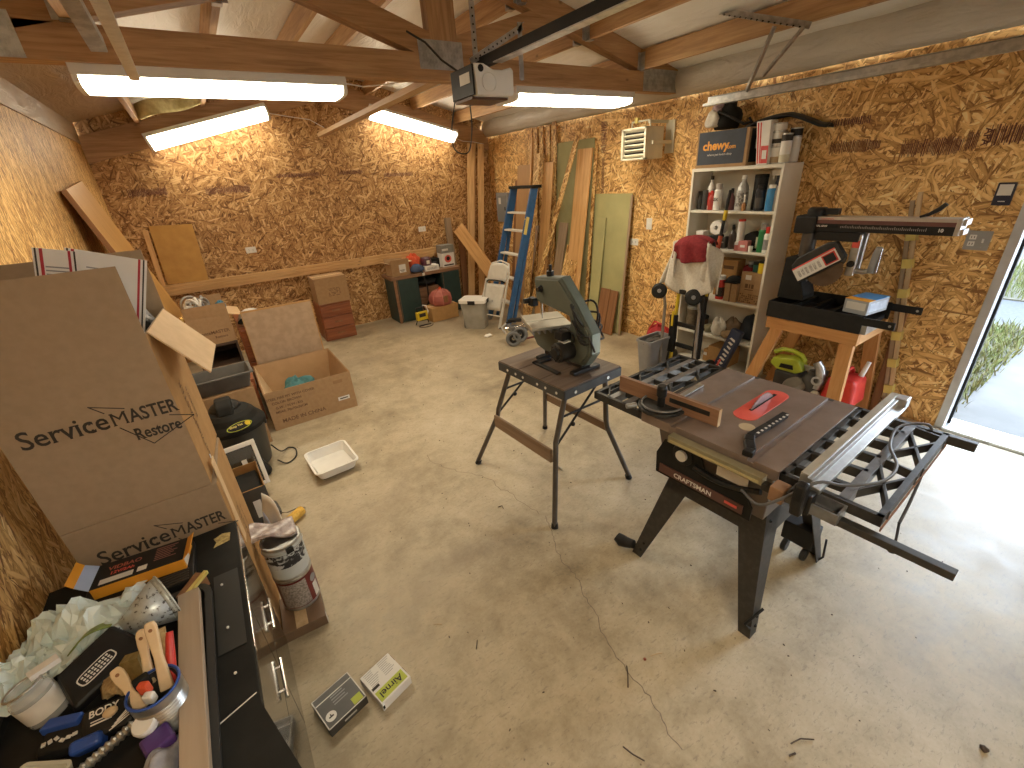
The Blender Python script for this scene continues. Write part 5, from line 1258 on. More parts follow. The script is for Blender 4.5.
# blue stepladder, folded, leaning
t = thing('stepladder','blue fibreglass stepladder with pale steps leaning by the stacked boards','ladder',(3.3,5.0,0))
fa,fb = V((3.04,4.77,0)),V((3.07,5.29,0)); ta_,tb_ = V((3.55,4.775,1.69)),V((3.55,5.225,1.69))
nrm = V((-.955,0,.29))
rail = lambda a,c: MB().beam(a+V((0,0,.03)),c,.028,.075,nrm)
rail(fa,ta_).build('side_rail',M_blue,t,bevel=.004); rail(fb,tb_).build('side_rail',M_blue,t,bevel=.004)
off = V((.085,0,0))
MB().beam(fa+off+V((.03,.03,.04)),ta_+off*.55,.024,.045,nrm).build('rear_rail',M_blue,t,bevel=.003); MB().beam(fb+off+V((.03,-.03,.04)),tb_+off*.55,.024,.045,nrm).build('rear_rail',M_blue,t,bevel=.003)
for k in (.18,.36,.535,.705,.83):
    a,c = fa.lerp(ta_,k),fb.lerp(tb_,k); MB().beam(a+V((.01,.015,0)),c+V((.01,-.015,0)),.085,.022,(0,0,1)).build('step',M_white,t,bevel=.003)
MB().beam(ta_+V((.03,-.04,.012)),tb_+V((.03,.04,.012)),.15,.035,(0,0,1)).build('top_cap',M_blackm,t,bevel=.006)
for f_ in (fa,fb): MB().cbox(f_+V((0,0,.03)),(.05,.045,.06)).build('foot',M_greyp,t,bevel=.006)
lc = fa.lerp(ta_,.74); MB().beam(fa.lerp(ta_,.68)+V((-.008,-.0155,.008)),fa.lerp(ta_,.80)+V((-.008,-.0155,.008)),.002,.045,nrm).build('label',M_yelt,t)
MB().beam(fa.lerp(ta_,.70)+nrm*.0385,fa.lerp(ta_,.79)+nrm*.0385,.024,.002,nrm).build('label',M_yelt,t)

# white folding chair, closed, leaning on the ladder
t = thing('folding_chair','white folding chair closed and leaning on the blue ladder','chair',(3.0,5.0,0))
ca,cbq = V((2.93,4.81,0)),V((2.81,5.16,0)); up_ = V((.19,-.11,.85)); nc = (cbq-ca).cross(up_).normalized(); nc = nc if nc.x < 0 else -nc
P = lambda u,h,o=0: ca.lerp(cbq,u)+up_*h+nc*o
M_chw = pm('chair_white',(.70,.68,.62),(.62,.60,.54),rough=.4)
MB().tube([P(0,0),P(.02,.4),P(.06,.85),P(.14,.98),P(.5,1.02),P(.86,.98),P(.94,.85),P(.98,.4),P(1,.30)],.012,8).build('frame',M_chw,t)
MB().tube([P(.03,.75,.02),P(.0,.35,.03),P(-.04,.02,.05)],.011,8).build('rear_leg',M_chw,t); MB().tube([P(.97,.75,.02),P(1.0,.35,.03),P(1.0,.04,.05)],.011,8).build('rear_leg',M_chw,t)
bk = MB().grid(lambda u,w: P(.10+.80*u,.72+.27*w-.05*w*(abs(u-.5)*2)**3,.012+.02*math.sin(PI*u)),10,6); bk.build('backrest',M_chw,t,solid=.014)
st_ = MB().grid(lambda u,w: P(.10+.80*u,.28+.40*w,.022),8,8); st_.build('seat',M_chw,t,solid=.022)
MB().tube([P(.06,.20,.02),P(.94,.20,.02)],.008,8).build('cross_tube',M_chw,t); MB().tube([P(.08,.705,.03),P(.2,.73,.045),P(.5,.735,.05),P(.8,.73,.045),P(.92,.705,.03)],.009,8).build('seat_edge',M_blackm,t)
MB().lathe([(0,.002),(.012,.002),(.013,0)],P(.5,.42,.035),10,axis=(-1,0,.1)).build('rivet',M_steel,t)
for u_ in (0,1): MB().cyl(P(u_,0)-V((0,0,0)),P(u_,.03),.015,n=10).build('foot',M_black,t)

# clear tote with white lid
t = thing('storage_tote','cloudy plastic tote with a white lid on the floor beside the folding chair','tote',(2.72,5.1,0))
m_ = Matrix.Translation((2.755,5.12,0)) @ Matrix.Rotation(math.radians(-48),4,'Z')
tt = MB().tray((-.17,-.13,.002),(.17,.13,.37),.004,.03,r=.03); tt.v = [m_ @ p for p in tt.v]; tt.build('tote_body',pm('cloudy_plastic',(.55,.53,.47),(.48,.46,.40),rough=.25,alpha=.55),t)
l_ = MB().tray((-.185,-.145,.36),(.185,.145,.40),.012,-.0,r=.035); l_.v = [m_ @ V((p.x,p.y,.76-p.z)) for p in l_.v]; l_.f = [f_[::-1] for f_ in l_.f]; l_.build('lid',M_plasw,t)
for i,(c,s,mt) in enumerate((((-.03,0,.10),(.24,.18,.18),M_dgrey),((.05,.03,.24),(.14,.12,.10),M_bluep),((-.08,-.03,.23),(.10,.1,.08),M_greyp),((.06,-.06,.22),(.09,.07,.12),M_paper))): MB().cbox(c,s,m_).build('contents',mt,t,bevel=.006)
MB().cbox((.0,-.147,.37),(.10,.012,.05),m_).cbox((.0,.147,.37),(.10,.012,.05),m_).cbox((.187,0,.372),(.012,.10,.05),m_).cbox((-.187,0,.372),(.012,.10,.05),m_).build('latch',M_black,t,bevel=.003)
# scrap near tote
tag(blob((2.66,4.66,.012),.05,(1,.8,.35),71,.25).build('paper_scrap',M_paper),'scrap of crumpled paper on the floor in front of the tote','paper scrap')

# wheeled walker / folded cart behind the band saw
t = thing('folding_cart','folded metal cart with two grey wheels on the floor behind the band saw','cart',(2.8,4.1,0))
for i,(c,ax) in enumerate((((2.70,4.14,.088),(.62,.70,-.22)),((2.77,4.10,.135),(.60,.72,-.22)))):
    c = V(c)
    MB().torus(c,ax,.072,.022,26,10).build('tyre',M_rub,t); MB().lathe([(.05,-.012),(.05,.012),(.02,.016),(.02,-.016),(.05,-.012)],c,20,axis=ax).build('rim',M_black,t)
    MB().tube([c,c+V((.06,.06,.05)),c+V((.13,.10,.08))],.010,8).build('axle_arm',M_chrome,t)
MB().prism([(0,0),(.30,0),(.34,.05),(.30,.09),(.04,.07)],'z',0,.03,frame((2.70,4.25,.27),(2.70,4.25,1),(.6,.8,0))).build('deck',M_black,t,bevel=.006)
MB().tube([(2.66,4.25,.20),(2.80,4.12,.23),(2.95,3.98,.22),(3.05,3.92,.18)],.012,8).build('frame_tube',M_chrome,t)
MB().tube([(2.70,4.30,.25),(2.78,4.2,.28),(2.92,4.05,.28)],.012,8).build('frame_tube',M_black,t)
MB().tube([(2.80,4.12,.06),(2.95,4.05,.08),(3.10,4.0,.07)],.012,8).build('red_bar',pm('dark_red_paint',(.2,.03,.03),rough=.4),t)
MB().tube([(2.70,4.28,.25),(2.64,4.30,.20),(2.66,4.24,.14)],.014,8).build('bracket',M_steel,t)
MB().cbox((2.74,4.2,.20),(.10,.08,.06)).cbox((2.86,4.1,.19),(.08,.06,.05)).build('brake_box',M_castg,t,bevel=.006)
# ------------------------------------------------------------ back wall: lumber, desk, drawers
gl_ = 'long lumber stacked along the back wall'
for k,(y_,z_,w_,lb) in enumerate(((6.36,.945,.038,'topmost long fir stud lying along the back wall'),(6.355,.905,.038,'middle long fir stud of the stack along the back wall'),(6.365,.865,.038,'lowest long fir stud of the stack along the back wall'))):
    board('long_stud',lb,(-.56-.02*k,y_,z_),(2.92-.05*k,y_+.01,z_-.018),.038,.036,(0,-1,0),M_lumber,'board',gl_)
board('hardboard_sheet','mustard-yellow hardboard sheet leaning on the back wall',(-.29,6.362,.9655),(-.265,6.47,1.585),.40,.012,(0,-1,.05),M_hard,'panel')
board('hardboard_strip','narrow tan strip left of the mustard-yellow sheet',(-.535,6.365,.9655),(-.51,6.475,1.56),.05,.02,(0,-1,.05),M_pine,'board')

def carton(name,label,cx,cy,z,w,d,h,rz=0,mat=None,flaps='closed',th=.005,cat='box',group=None,inside=None):
    t = thing(name,label,cat,(cx,cy,z),rz=rz,group=group)
    mat = mat or M_card
    if flaps == 'closed':
        MB().box((-w/2,-d/2,0),(w/2,d/2,h)).build('carton_body',mat,t,bevel=.003,**W0)
        MB().box((-w/2,-.025,h),(w/2,.025,h+.0006)).build('packing_tape',M_cardi,t,**W0)
        MB().box((-w/2,-.0015,h+.0006),(w/2,.0015,h+.001)).build('seam',M_inkbrown,t,**W0)
    else:
        MB().tray((-w/2,-d/2,0),(w/2,d/2,h),th).build('carton_body',mat,t,**W0)
    return t
def flap(t, a, b_, dirv, L_, mat, nm='flap', taper=.0):
    """a cardboard flap hinged along a-b, reaching L_ along dirv"""
    a,b_,d = V(a),V(b_),V(dirv).normalized(); e = (b_-a)
    q = [a,b_,b_-e*taper+d*L_,a+e*taper+d*L_]; n_ = e.cross(d).normalized()*.0025
    return MB().add([p-n_ for p in q]+[p+n_ for p in q],[(0,1,2,3),(7,6,5,4),(0,4,5,1),(1,5,6,2),(2,6,7,3),(3,7,4,0)]).build(nm,mat,t,**W0)

def chest(name,label,cx,cy,w,d,h,n,rz=0,mat=None):
    t = thing(name,label,'drawers',(cx,cy,0),rz=rz); mat = mat or M_red
    MB().box((-w/2,-d/2+.02,0.001),(w/2,d/2,h)).build('carcass',mat,t,bevel=.003,**W0)
    dh = (h-.04)/n
    for k in range(n):
        z0 = .02+k*dh; dr = MB().box((-w/2+.015,-d/2,z0+.006),(w/2-.015,-d/2+.02,z0+dh-.006)).build('drawer',mat,t,bevel=.004,**W0)
        MB().box((-.05,-d/2-.008,z0+dh*.5-.01),(.05,-d/2,z0+dh*.5+.012)).build('pull',M_darkboard,dr,bevel=.003,**W0)
    return t
chest('drawer_chest','small mahogany drawer chest with a closed carton on it at the back wall',1.165,6.18,.40,.36,.495,3)
t = carton('carton','closed kraft carton on top of the small mahogany chest',1.175,6.17,.496,.40,.34,.33)
q = MB(); rr = random.Random(3)
for i in range(6):
    for j in range(10):
        if rr.random()<.7: q.box((-.05+j*.015,-.1712,.09+i*.018),(-.05+j*.015+rr.uniform(.005,.012),-.1702,.10+i*.018))
q.build('print',M_inkbrown,t,**W0)
chest('drawer_chest','mahogany drawer chest half hidden between the cable carton and beige panel',.165,5.15,.29,.70,.69,4,rz=0)
# white dome on it
t = thing('mixing_bowl','white bowl upside down on the half-hidden mahogany chest','bowl',(.17,5.12,.691))
MB().lathe([(.125,0),(.12,.03),(.095,.075),(.05,.10),(0,.105)],(.17,5.12,.691),28).build('bowl_shell',M_plasw,t)

# green desk with brown top
t = thing('desk','dark green kneehole desk with a brown top at the back wall','desk',(2.52,6.25,0))
dx0,dx1,dy0,dy1,dz = 1.985,3.075,6.06,6.46,.665
MB().box((dx0,dy0,dz-.045),(dx1,dy1,dz)).build('desk_top',M_brownlam,t,bevel=.004)
MB().box((dx0+.03,dy0+.02,.001),(dx0+.40,dy1-.01,dz-.045)).build('left_cabinet',M_teal,t,bevel=.003)
MB().box((dx1-.32,dy0+.02,.001),(dx1-.02,dy1-.01,dz-.045)).build('right_cabinet',M_teal,t,bevel=.003)
MB().box((dx0+.40,dy1-.03,.001),(dx1-.32,dy1-.01,dz-.045)).build('back_panel',M_teal,t)
for xa_,xb_ in ((dx0+.075,dx0+.39),(dx1-.31,dx1-.03)):
    d_ = MB().box((xa_,dy0+.002,.04),(xb_,dy0+.02,dz-.055)).build('door',M_teal,t,bevel=.002)
    MB().box((xa_+.006,dy0-.0005,.04),(xa_+.012,dy0+.004,dz-.055)).build('door_edge',M_brownlam,d_)
MB().box((dx0+.03,dy0+.004,.0),(dx0+.07,dy0+.02,dz-.045)).build('corner_strip',M_brownlam,t)
# on the desk
t = carton('carton','opened kraft carton with a white label at the left end of the green desk',2.16,6.22,dz+.001,.27,.22,.17,rz=.05,flaps='open')
for a,b_,d_,m_ in (((-.135,-.11,.17),(.135,-.11,.17),(0,-.2,1),M_card),((-.135,.11,.17),(.135,.11,.17),(0,.4,1),M_card),((-.135,-.11,.17),(-.135,.11,.17),(-1,0,.35),M_cardi),((.135,-.11,.17),(.135,.11,.17),(1,0,.1),M_cardi)): flap(t,a,b_,d_,.055,m_)
MB().box((-.02,-.1115,.04),(.08,-.1102,.15)).build('label',M_label,t,**W0); MB().box((-.01,-.112,.07),(.06,-.1114,.078)).box((.0,-.112,.055),(.05,-.1114,.062)).build('print',M_ink,t,**W0)
MB().box((-.11,-.09,.006),(.11,.09,.13)).build('contents',M_dgrey,t,bevel=.02,**W0)
tag(blob((2.42,6.25,dz+.085),.11,(1.0,.7,1.35),61,.28).build('orange_cloth',M_orangec),'bright orange-red cloth bundle on the green desk','cloth')
tag(blob((2.41,6.13,dz+.05),.09,(1.15,.6,.75),62,.15).build('blue_cloth',pm('dusty_blue',(.07,.11,.22),(.05,.08,.16),rough=.8)),'dark blue cap at the desk edge below the orange cloth','cap')
t = thing('white_carton','flat white carton with grey print at the middle of the green desk','box',(2.62,6.17,dz))
MB().box((2.52,6.08,dz+.001),(2.74,6.24,dz+.075)).build('carton_body',M_paper,t,bevel=.002); MB().box((2.55,6.0785,dz+.02),(2.71,6.0797,dz+.055)).build('print',pm('grey_print2',(.42,.41,.42),(.7,.69,.68),rough=.6,scale=90,lo=.45,hi=.55),t)
t = thing('pill_drum','dark plum round drum with white print standing on the flat white carton','drum',(2.57,6.19,dz+.076))
MB().lathe([(0,0),(.068,0),(.075,.02),(.078,.06),(.07,.10),(.05,.115),(0,.118)],(2.585,6.17,dz+.076),22).build('drum_body',pm('plum_plastic',(.10,.03,.05),(.07,.02,.035),rough=.4),t)
MB().box((2.56,6.091,dz+.10),(2.61,6.096,dz+.15)).build('label',M_label,t,bevel=.002)
t = thing('dark_case','black case behind the flat white carton on the green desk','case',(2.76,6.35,dz)); MB().box((2.64,6.28,dz+.001),(2.86,6.42,dz+.13)).build('case_body',M_blackm,t,bevel=.008); MB().box((2.70,6.276,dz+.07),(2.80,6.281,dz+.09)).build('handle',M_dgrey,t,bevel=.002)
t = thing('tool_carton','tall grey and white carton with a red picture at the right of the desk','box',(2.945,6.24,dz))
MB().box((2.85,6.17,dz+.001),(3.05,6.33,dz+.31)).build('carton_body',M_paper,t,bevel=.002)
MB().box((2.848,6.168,dz+.20),(3.052,6.332,dz+.311)).build('grey_band',pm('carton_grey',(.20,.20,.18),(.26,.26,.24),rough=.5),t)
MB().lathe([(0,.002),(.055,.002),(.056,0)],(2.945,6.1695,dz+.115),20,axis=(0,-1,0)).build('red_picture',M_redin,t); MB().lathe([(0,.003),(.03,.003),(.03,0)],(2.945,6.1685,dz+.12),16,axis=(0,-1,0)).build('dark_picture',M_blackm,t)
MB().box((2.87,6.1685,dz+.015),(3.03,6.1697,dz+.035)).build('print',M_ink,t); MB().box((2.86,6.166,dz+.235),(2.96,6.1678,dz+.265)).build('print',M_label,t)
# in the kneehole
t = chest('drawer_unit','brown wooden drawer box inside the kneehole of the green desk',2.565,6.28,.33,.26,.43,3,mat=M_brownlam)
tag(blob((2.57,6.22,.50),.09,(1.7,1.0,.55),63,.2).build('black_bag',M_blackm),'black cloth bag with white print stuffed above the kneehole drawers','bag')
t = thing('strap','black strap hanging over the front edge of the desk','strap',(2.46,6.05,.3)); MB().tube([(2.45,6.14,dz+.012),(2.46,6.055,dz+.012),(2.47,6.045,dz-.06),(2.50,6.045,.45),(2.49,6.04,.25),(2.42,6.0,.16)],.012,6).build('webbing',M_black,t); MB().cbox((2.465,6.036,dz-.02),(.035,.012,.04)).build('buckle',M_label,t,bevel=.003)
t = thing('work_light','small yellow work light with a black stand on the floor in front of the desk','work light',(2.24,5.80,0))
MB().cbox((2.25,5.80,.125),(.17,.06,.12),rz=.1).build('lamp_body',M_yel,t,bevel=.008); MB().cbox((2.25,5.768,.14),(.10,.006,.05),rz=.1).build('label',M_ink,t)
MB().tube([(2.16,5.83,.008),(2.17,5.80,.06),(2.33,5.80,.06),(2.35,5.83,.008)],.009,8).build('stand',M_black,t); MB().tube([(2.16,5.72,.008),(2.34,5.72,.008)],.009,8).build('stand_foot',M_black,t)
MB().tube([(2.20,5.82,.18),(2.19,5.83,.235),(2.31,5.83,.24),(2.32,5.82,.19)],.012,8).build('handle',M_black,t); MB().tube([(2.33,5.83,.07),(2.37,5.84,.16),(2.35,5.85,.245),(2.30,5.85,.255)],.010,8).build('white_pipe',M_plasw,t)
tag(MB().tube(curve([(2.18,5.74,.006),(2.15,5.68,.006),(2.22,5.62,.006),(2.32,5.64,.006),(2.36,5.70,.006)]),.005).build('lamp_cable',M_cord),'thin black cable on the floor in front of the yellow work light','cable')
carton('carton','closed orange-brown carton on the floor by the desk under the coral basket',2.60,5.88,.001,.43,.24,.205,rz=.04,mat=M_cardo)
t = thing('coral_basket','coral red openwork cord reel on the orange-brown carton','cord reel',(2.62,5.88,.207))
MB().lathe([(0,0),(.13,0),(.155,.03),(.165,.08),(.15,.14),(.10,.19),(.04,.215),(0,.22)],(2.61,5.88,.2085),24).build('reel_shell',M_coral,t)
for k in range(7):
    a = 2*PI*k/7; MB().tube([(2.61+(r_+.004)*math.cos(a),5.88+(r_+.004)*math.sin(a),.211+h_) for r_,h_ in ((.13,.0),(.155,.03),(.165,.08),(.15,.14),(.10,.19),(.04,.215))],.008,6).build('rib',pm('coral_light',(.52,.18,.14),rough=.5),t)
MB().box((2.58,5.715,.26),(2.655,5.735,.36)).build('opening',M_darkboard,t,bevel=.01); MB().cyl((2.61,5.88,.42),(2.62,5.88,.46),.022,.014,12).build('handle',M_orangec,t)

# ------------------------------------------------------------ big kraft carton on the floor with its back panel
t = carton('open_carton','large open kraft carton printed MADE IN CHINA with teal cloth inside',.385,4.25,.001,.70,.80,.35,flaps='open',mat=M_card,th=.006)
M_kin = pm('kraft_inside_dark',(.45,.28,.14),(.40,.245,.12),rough=.85,scale=10)
flap(t,(-.35,-.40,.35),(-.35,.40,.35),(-.35,0,-1),.02,M_card); flap(t,(-.343,-.39,.345),(-.343,.39,.345),(.30,0,-1),.30,M_cardi,'inner_flap'); flap(t,(-.34,.393,.345),(.34,.393,.345),(0,-.28,-1),.30,M_kin,'inner_flap'); flap(t,(.343,.39,.345),(.343,-.39,.345),(-.2,0,-1),.30,M_kin,'inner_flap')
fm = wm(t) @ plane_m((0,-.4006,0),(1,0,0),(0,0,1))
for i,(s_,sz,x_,z_) in enumerate((('STEEL FIRE PIT WITH COVER',.030,-.16,.275),('COLOR: BROWN',.030,-.20,.235),('G.W. / N.W.: KG',.030,-.19,.190),('MEAS: 70x70x36CM',.030,-.18,.150),('MADE IN CHINA',.048,-.10,.055))):
    letters('lettering',s_,sz,fm @ Matrix.Translation((x_,z_,0)),M_inkbrown,t,bold=.0008)
MB().box((.20,-.4015,.10),(.30,-.4004,.135)).build('label',M_label,t,**W0); MB().box((.215,-.402,.112),(.285,-.4014,.122)).build('print',M_ink,t,**W0)
MB().box((.19,-.4012,.27),(.27,-.4004,.30)).build('tape_mark',pm('faint_print',(.33,.19,.085),rough=.8),t,**W0)
tl_ = blob((.33,4.20,.125),.14,(1.1,.9,1.1),64,.3); tag(tl_.build('teal_cloth',M_teal2),'crumpled teal cloth inside the MADE IN CHINA carton','cloth')
t = thing('particle_board','large beige sheet standing behind the open MADE IN CHINA carton','panel',(.385,4.72,0),rot=(math.radians(-2),0,0))
MB().box((-.305,.0,.002),(.32,.018,.85)).build('panel_board',M_beige,t,bevel=.002,**W0)
MB().box((-.307,-.002,.838),(.322,.02,.852)).box((.312,-.002,.002),(.3225,.02,.85)).box((-.3075,-.002,.002),(-.30,.02,.85)).build('edge_band',M_cardo,t,**W0)

# ------------------------------------------------------------ dark shelf unit, cable carton, door slab
t = thing('drawer_rack','dark brown open rack under the cable carton','shelf unit',(-.17,5.05,0))
M_rack = pm('dark_rack',(.06,.035,.022),(.085,.05,.03),rough=.6)
for x_ in (-.36,-.035): MB().box((x_,4.78,.001),(x_+.018,5.35,.585)).build('side_panel',M_rack,t,bevel=.002)
for z_ in (.05,.20,.36,.565): MB().box((-.345,4.80,z_),(-.036,5.33,z_+.018)).build('shelf',M_rack,t,bevel=.002)
MB().box((-.345,5.32,.05),(-.036,5.335,.585)).build('back_panel',M_rack,t)
for z_ in (.20,.36): MB().box((-.36,4.775,z_+.002),(-.02,4.79,z_+.02)).build('shelf_edge',M_greyboard,t)
t = carton('cable_carton','open kraft carton with grey cables on the dark rack by the back wall',-.19,5.02,.586,.34,.40,.26,flaps='open',mat=M_card,rz=.03)
flap(t,(-.17,-.2,.26),(.17,-.2,.26),(0,-.12,1),.11,M_card); flap(t,(-.17,.2,.26),(.17,.2,.26),(0,.3,1),.13,M_card); flap(t,(.17,-.2,.26),(.17,.2,.26),(1,0,-.30),.11,M_cardi)
letters('lettering','ServiceMASTER',.042,wm(t) @ plane_m((.0,-.2008,.10),(1,0,0),(0,0,1)),M_inkbrown,t,serif=.03,bold=.0006); letters('lettering','Restore',.032,wm(t) @ plane_m((.06,-.2008,.055),(1,0,0),(0,0,1)),M_inkbrown,t,serif=.03,bold=.0006)
t = thing('cable_bundle','tangle of grey and white cables in the open carton by the back wall','cables',(-.2,5.0,.85))
q = random.Random(77)
for k in range(12):
    c = V((-.24+q.uniform(-.06,.06),5.0+q.uniform(-.09,.06),.90+q.uniform(-.01,.05))); ax = V((q.uniform(-1,1),q.uniform(-1,1),q.uniform(-.4,.4)))
    MB().torus(c,ax,q.uniform(.05,.085),q.uniform(.009,.014),18,6).build('cable_loop',[M_steel,M_plasw,M_greyp,M_plasw][k%4],t)
MB().cbox((-.23,5.0,.82),(.16,.22,.12)).build('cable_coil',M_greyp,t,bevel=.03)
tag(blob((-.055,5.10,.86),.05,(.9,1.0,1.3),65,.2).build('blue_rag',pm('bright_teal',(.06,.22,.34),rough=.8)),'bright blue rag in the right corner of the cable carton','rag')
tag(blob((.10,4.88,.73),.05,(1.2,1.0,.6),66,.2).build('dark_rag',M_blackm),'black rag on the half-hidden chest in front of the bowl','rag')
# flush door slab leaning on the left wall
dm = thing('door_slab','golden oak door slab with a brass knob leaning on the left wall','door slab')
p0,p1 = V((-.215,5.12,.012)),V((-.715,4.93,1.985)); dm.matrix_basis = frame(p0,p1,(1,.0,.25))
hl = (p1-p0).length
MB().box((-.46,-.0175,0),(.46,.0175,hl)).build('slab',M_oak,dm,bevel=.002,**W0)
MB().box((-.4615,-.016,0),(-.4598,.016,hl)).box((.4598,-.016,0),(.4615,.016,hl)).build('edge_band',M_darkboard,dm,**W0)
for s_ in (1,):
    MB().lathe([(.032,0),(.032,.006),(.012,.012),(.011,.035),(.026,.05),(.03,.062),(.022,.075),(0,.078)],(.39,.0175*s_,.93),20,axis=(0,s_,0)).build('knob',M_brass,dm,**W0)
# ------------------------------------------------------------ moving cartons
def sm_logo(t, m, w, mat=M_ink):
    """the printed name with its pennant, w wide"""
    k = w
    letters('lettering','Service',.215*k,m,mat,t,serif=.022,bold=.0022*k,fit=(-.5*k,.03*k))
    letters('lettering','M',.165*k,m @ Matrix.Translation((0,.004*k,0)),mat,t,serif=.03,bold=0,fit=(.05*k,.155*k))
    letters('lettering','ASTER',.165*k,m @ Matrix.Translation((0,.004*k,0)),mat,t,serif=.022,bold=.003*k,fit=(.16*k,.5*k))
    letters('lettering','Restore',.15*k,m @ Matrix.Translation((0,-.165*k,0)),mat,t,serif=.022,bold=.003*k,fit=(.15*k,.47*k))
    def seg(*ps, h=.008):
        ln = MB()
        for a,c in zip(ps,ps[1:]):
            a,c = V((a[0]*k,a[1]*k,.0007)),V((c[0]*k,c[1]*k,.0007)); d=(c-a).normalized(); s=V((-d.y,d.x,0))*h*k/2; a,c = a-d*h*k*.4,c+d*h*k*.4
            ln.add([a-s,c-s,c+s,a+s],[(0,1,2,3)],False,m)
        ln.build('pennant_logo',mat,t)
    seg((.16,.135),(-.04,.215),(.03,.135)); seg((.08,-.02),(.24,-.235),(.58,-.075),(.42,-.02))
# lower carton
zt = .885
t = thing('moving_carton','lower tall kraft moving carton with a dark logo, standing on the floor','moving carton',(-.43,1.92,0))
lowq = [(-.655,1.72),(-.222,1.72),(-.198,2.11),(-.635,2.11)]
MB().hexa([(x,y,.001) for x,y in lowq],[(x,y,zt) for x,y in lowq]).build('carton_body',[M_cardg],t,bevel=.003)
sd = lambda u, z, e: (-.222+.024*u+e, 1.722+.386*u, z)
MB().hexa([sd(0,.003,.0003),sd(0,.003,.0013),sd(1,.003,.0013),sd(1,.003,.0003)],[sd(0,zt-.004,.0003),sd(0,zt-.004,.0013),sd(1,zt-.004,.0013),sd(1,zt-.004,.0003)]).build('warm_lit_side',M_cardo,t)  # warm light on the carton's side, put into its colour
MB().hexa([sd(.12,.55,.0014),sd(.12,.55,.006),sd(.27,.55,.006),sd(.27,.55,.0014)],[sd(.12,zt+.06,.0014),sd(.12,zt+.06,.006),sd(.27,zt+.06,.006),sd(.27,zt+.06,.0014)]).build('corner_guard',M_cardi,t,bevel=.002)
sm_logo(t, plane_m((-.420,1.7195,.725),(1,0,0),(0,0,1)), .37)
ms_ = plane_m(sd(.5,.50,.0016),(0,0,1),(-.06,-1,0)); letters('lettering','ServiceMASTER',.05,ms_,M_inkbrown,t,serif=.03); letters('lettering','Restore',.04,ms_ @ Matrix.Translation((.05,-.055,0)),M_inkbrown,t,serif=.03)
# upper carton, flaps up
z0 = zt+.002; h2 = .575
t = thing('moving_carton','upper open kraft moving carton with raised flaps and a dark logo','moving carton',(-.43,1.93,z0))
UQ = [V((-.655,1.722,0)),V((-.236,1.722,0)),V((-.203,2.13,0)),V((-.625,2.13,0))]
tq = lambda k, z, e=0: V((UQ[k].x*(1-e)+sum(q.x for q in UQ)/4*e, UQ[k].y*(1-e)+sum(q.y for q in UQ)/4*e, z))
vs = [tq(k,z0) for k in range(4)]+[tq(k,z0+h2) for k in range(4)]+[tq(k,z0+h2,.02) for k in range(4)]+[tq(k,z0+.01,.02) for k in range(4)]
fs = [(3,2,1,0),(12,13,14,15)]
for a_ in range(3): fs += [(a_*4+i,a_*4+(i+1)%4,(a_+1)*4+(i+1)%4,(a_+1)*4+i) for i in range(4)]
MB().add(vs,fs).build('carton_body',M_cardg,t)
su = lambda u, z, e: (-.236+.033*u+e, 1.724+.404*u, z)
MB().hexa([su(0,z0+.003,.0003),su(0,z0+.003,.0013),su(1,z0+.003,.0013),su(1,z0+.003,.0003)],[su(0,z0+h2-.003,.0003),su(0,z0+h2-.003,.0013),su(1,z0+h2-.003,.0013),su(1,z0+h2-.003,.0003)]).build('warm_lit_side',M_cardo,t)  # same carton board, tinted for the warmer light on this side
def wflap(a,b_,dirv,L_,mat,nm): 
    ti = wm(t).inverted(); return flap(t, ti @ V(a), ti @ V(b_), dirv, L_, mat, nm)
zf = z0+h2
wflap((-.655,1.724,zf),(-.236,1.724,zf),(0,.01,1),.207,M_cardg,'front_flap'); wflap((-.625,2.128,zf),(-.203,2.128,zf),(0,.06,1),.215,M_cardg,'back_flap')
wflap((-.233,1.75,zf),(-.206,2.10,zf),(.565,0,-.825),.212,M_cardi,'side_flap'); wflap((-.653,1.73,zf),(-.628,2.12,zf),(-.10,0,1),.20,M_cardg,'side_flap')
sm_logo(t, plane_m((-.425,1.7213,1.195),(1,0,0),(0,0,1)), .385)
ms_ = plane_m(su(.40,z0+.20,.0016),(0,0,1),(-.08,-1,0)); letters('lettering','ServiceMASTER',.05,ms_,M_inkbrown,t,serif=.03); letters('lettering','Restore',.04,ms_ @ Matrix.Translation((.05,-.055,0)),M_inkbrown,t,serif=.03)
MB().torus(su(.35,z0+.04,.0018),(1,0,0),.008,.0015,12,5).build('grommet',M_label,t)
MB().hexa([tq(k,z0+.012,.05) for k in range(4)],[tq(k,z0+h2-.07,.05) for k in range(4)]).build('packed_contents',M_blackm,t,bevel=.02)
# white mailers with red and blue bars sticking out of it
def mailer(label,c,x,y,w,h):
    t = thing('mailing_envelope',label,'envelope',c); z = V(x).normalized().cross(V(y).normalized()).normalized(); m = plane_m(c,x,y)
    t.matrix_basis = m
    MB().box((-w/2,-h/2,-.0025),(w/2,h/2,.0025)).build('envelope_body',M_paper,t,**W0)
    for x0,wd,mt in ((-w/2+.004,.004,M_ink),(-w/2+.014,.007,pm('crimson_bar',(.45,.02,.04),rough=.5)),(w/2-.022,.006,pm('crimson_bar',(.45,.02,.04),rough=.5)),(w/2-.010,.004,M_ink)):
        MB().box((x0,-h/2,.0026),(x0+wd,h/2,.0032)).build('colour_bar',mt,t,**W0)
    q = MB()
    for k in range(6): q.box((-w*.25,h*.30-k*.011,.0026),(-w*.25+.05+.015*(k%3),h*.30-k*.011+.004,.003))
    q.build('print',M_greyp,t,**W0); return t
mailer('white mailing envelope with red bars at the left in the upper moving carton',(-.405,1.855,1.595),(.08,.005,-.022),(.02,.04,1),.095,.265)
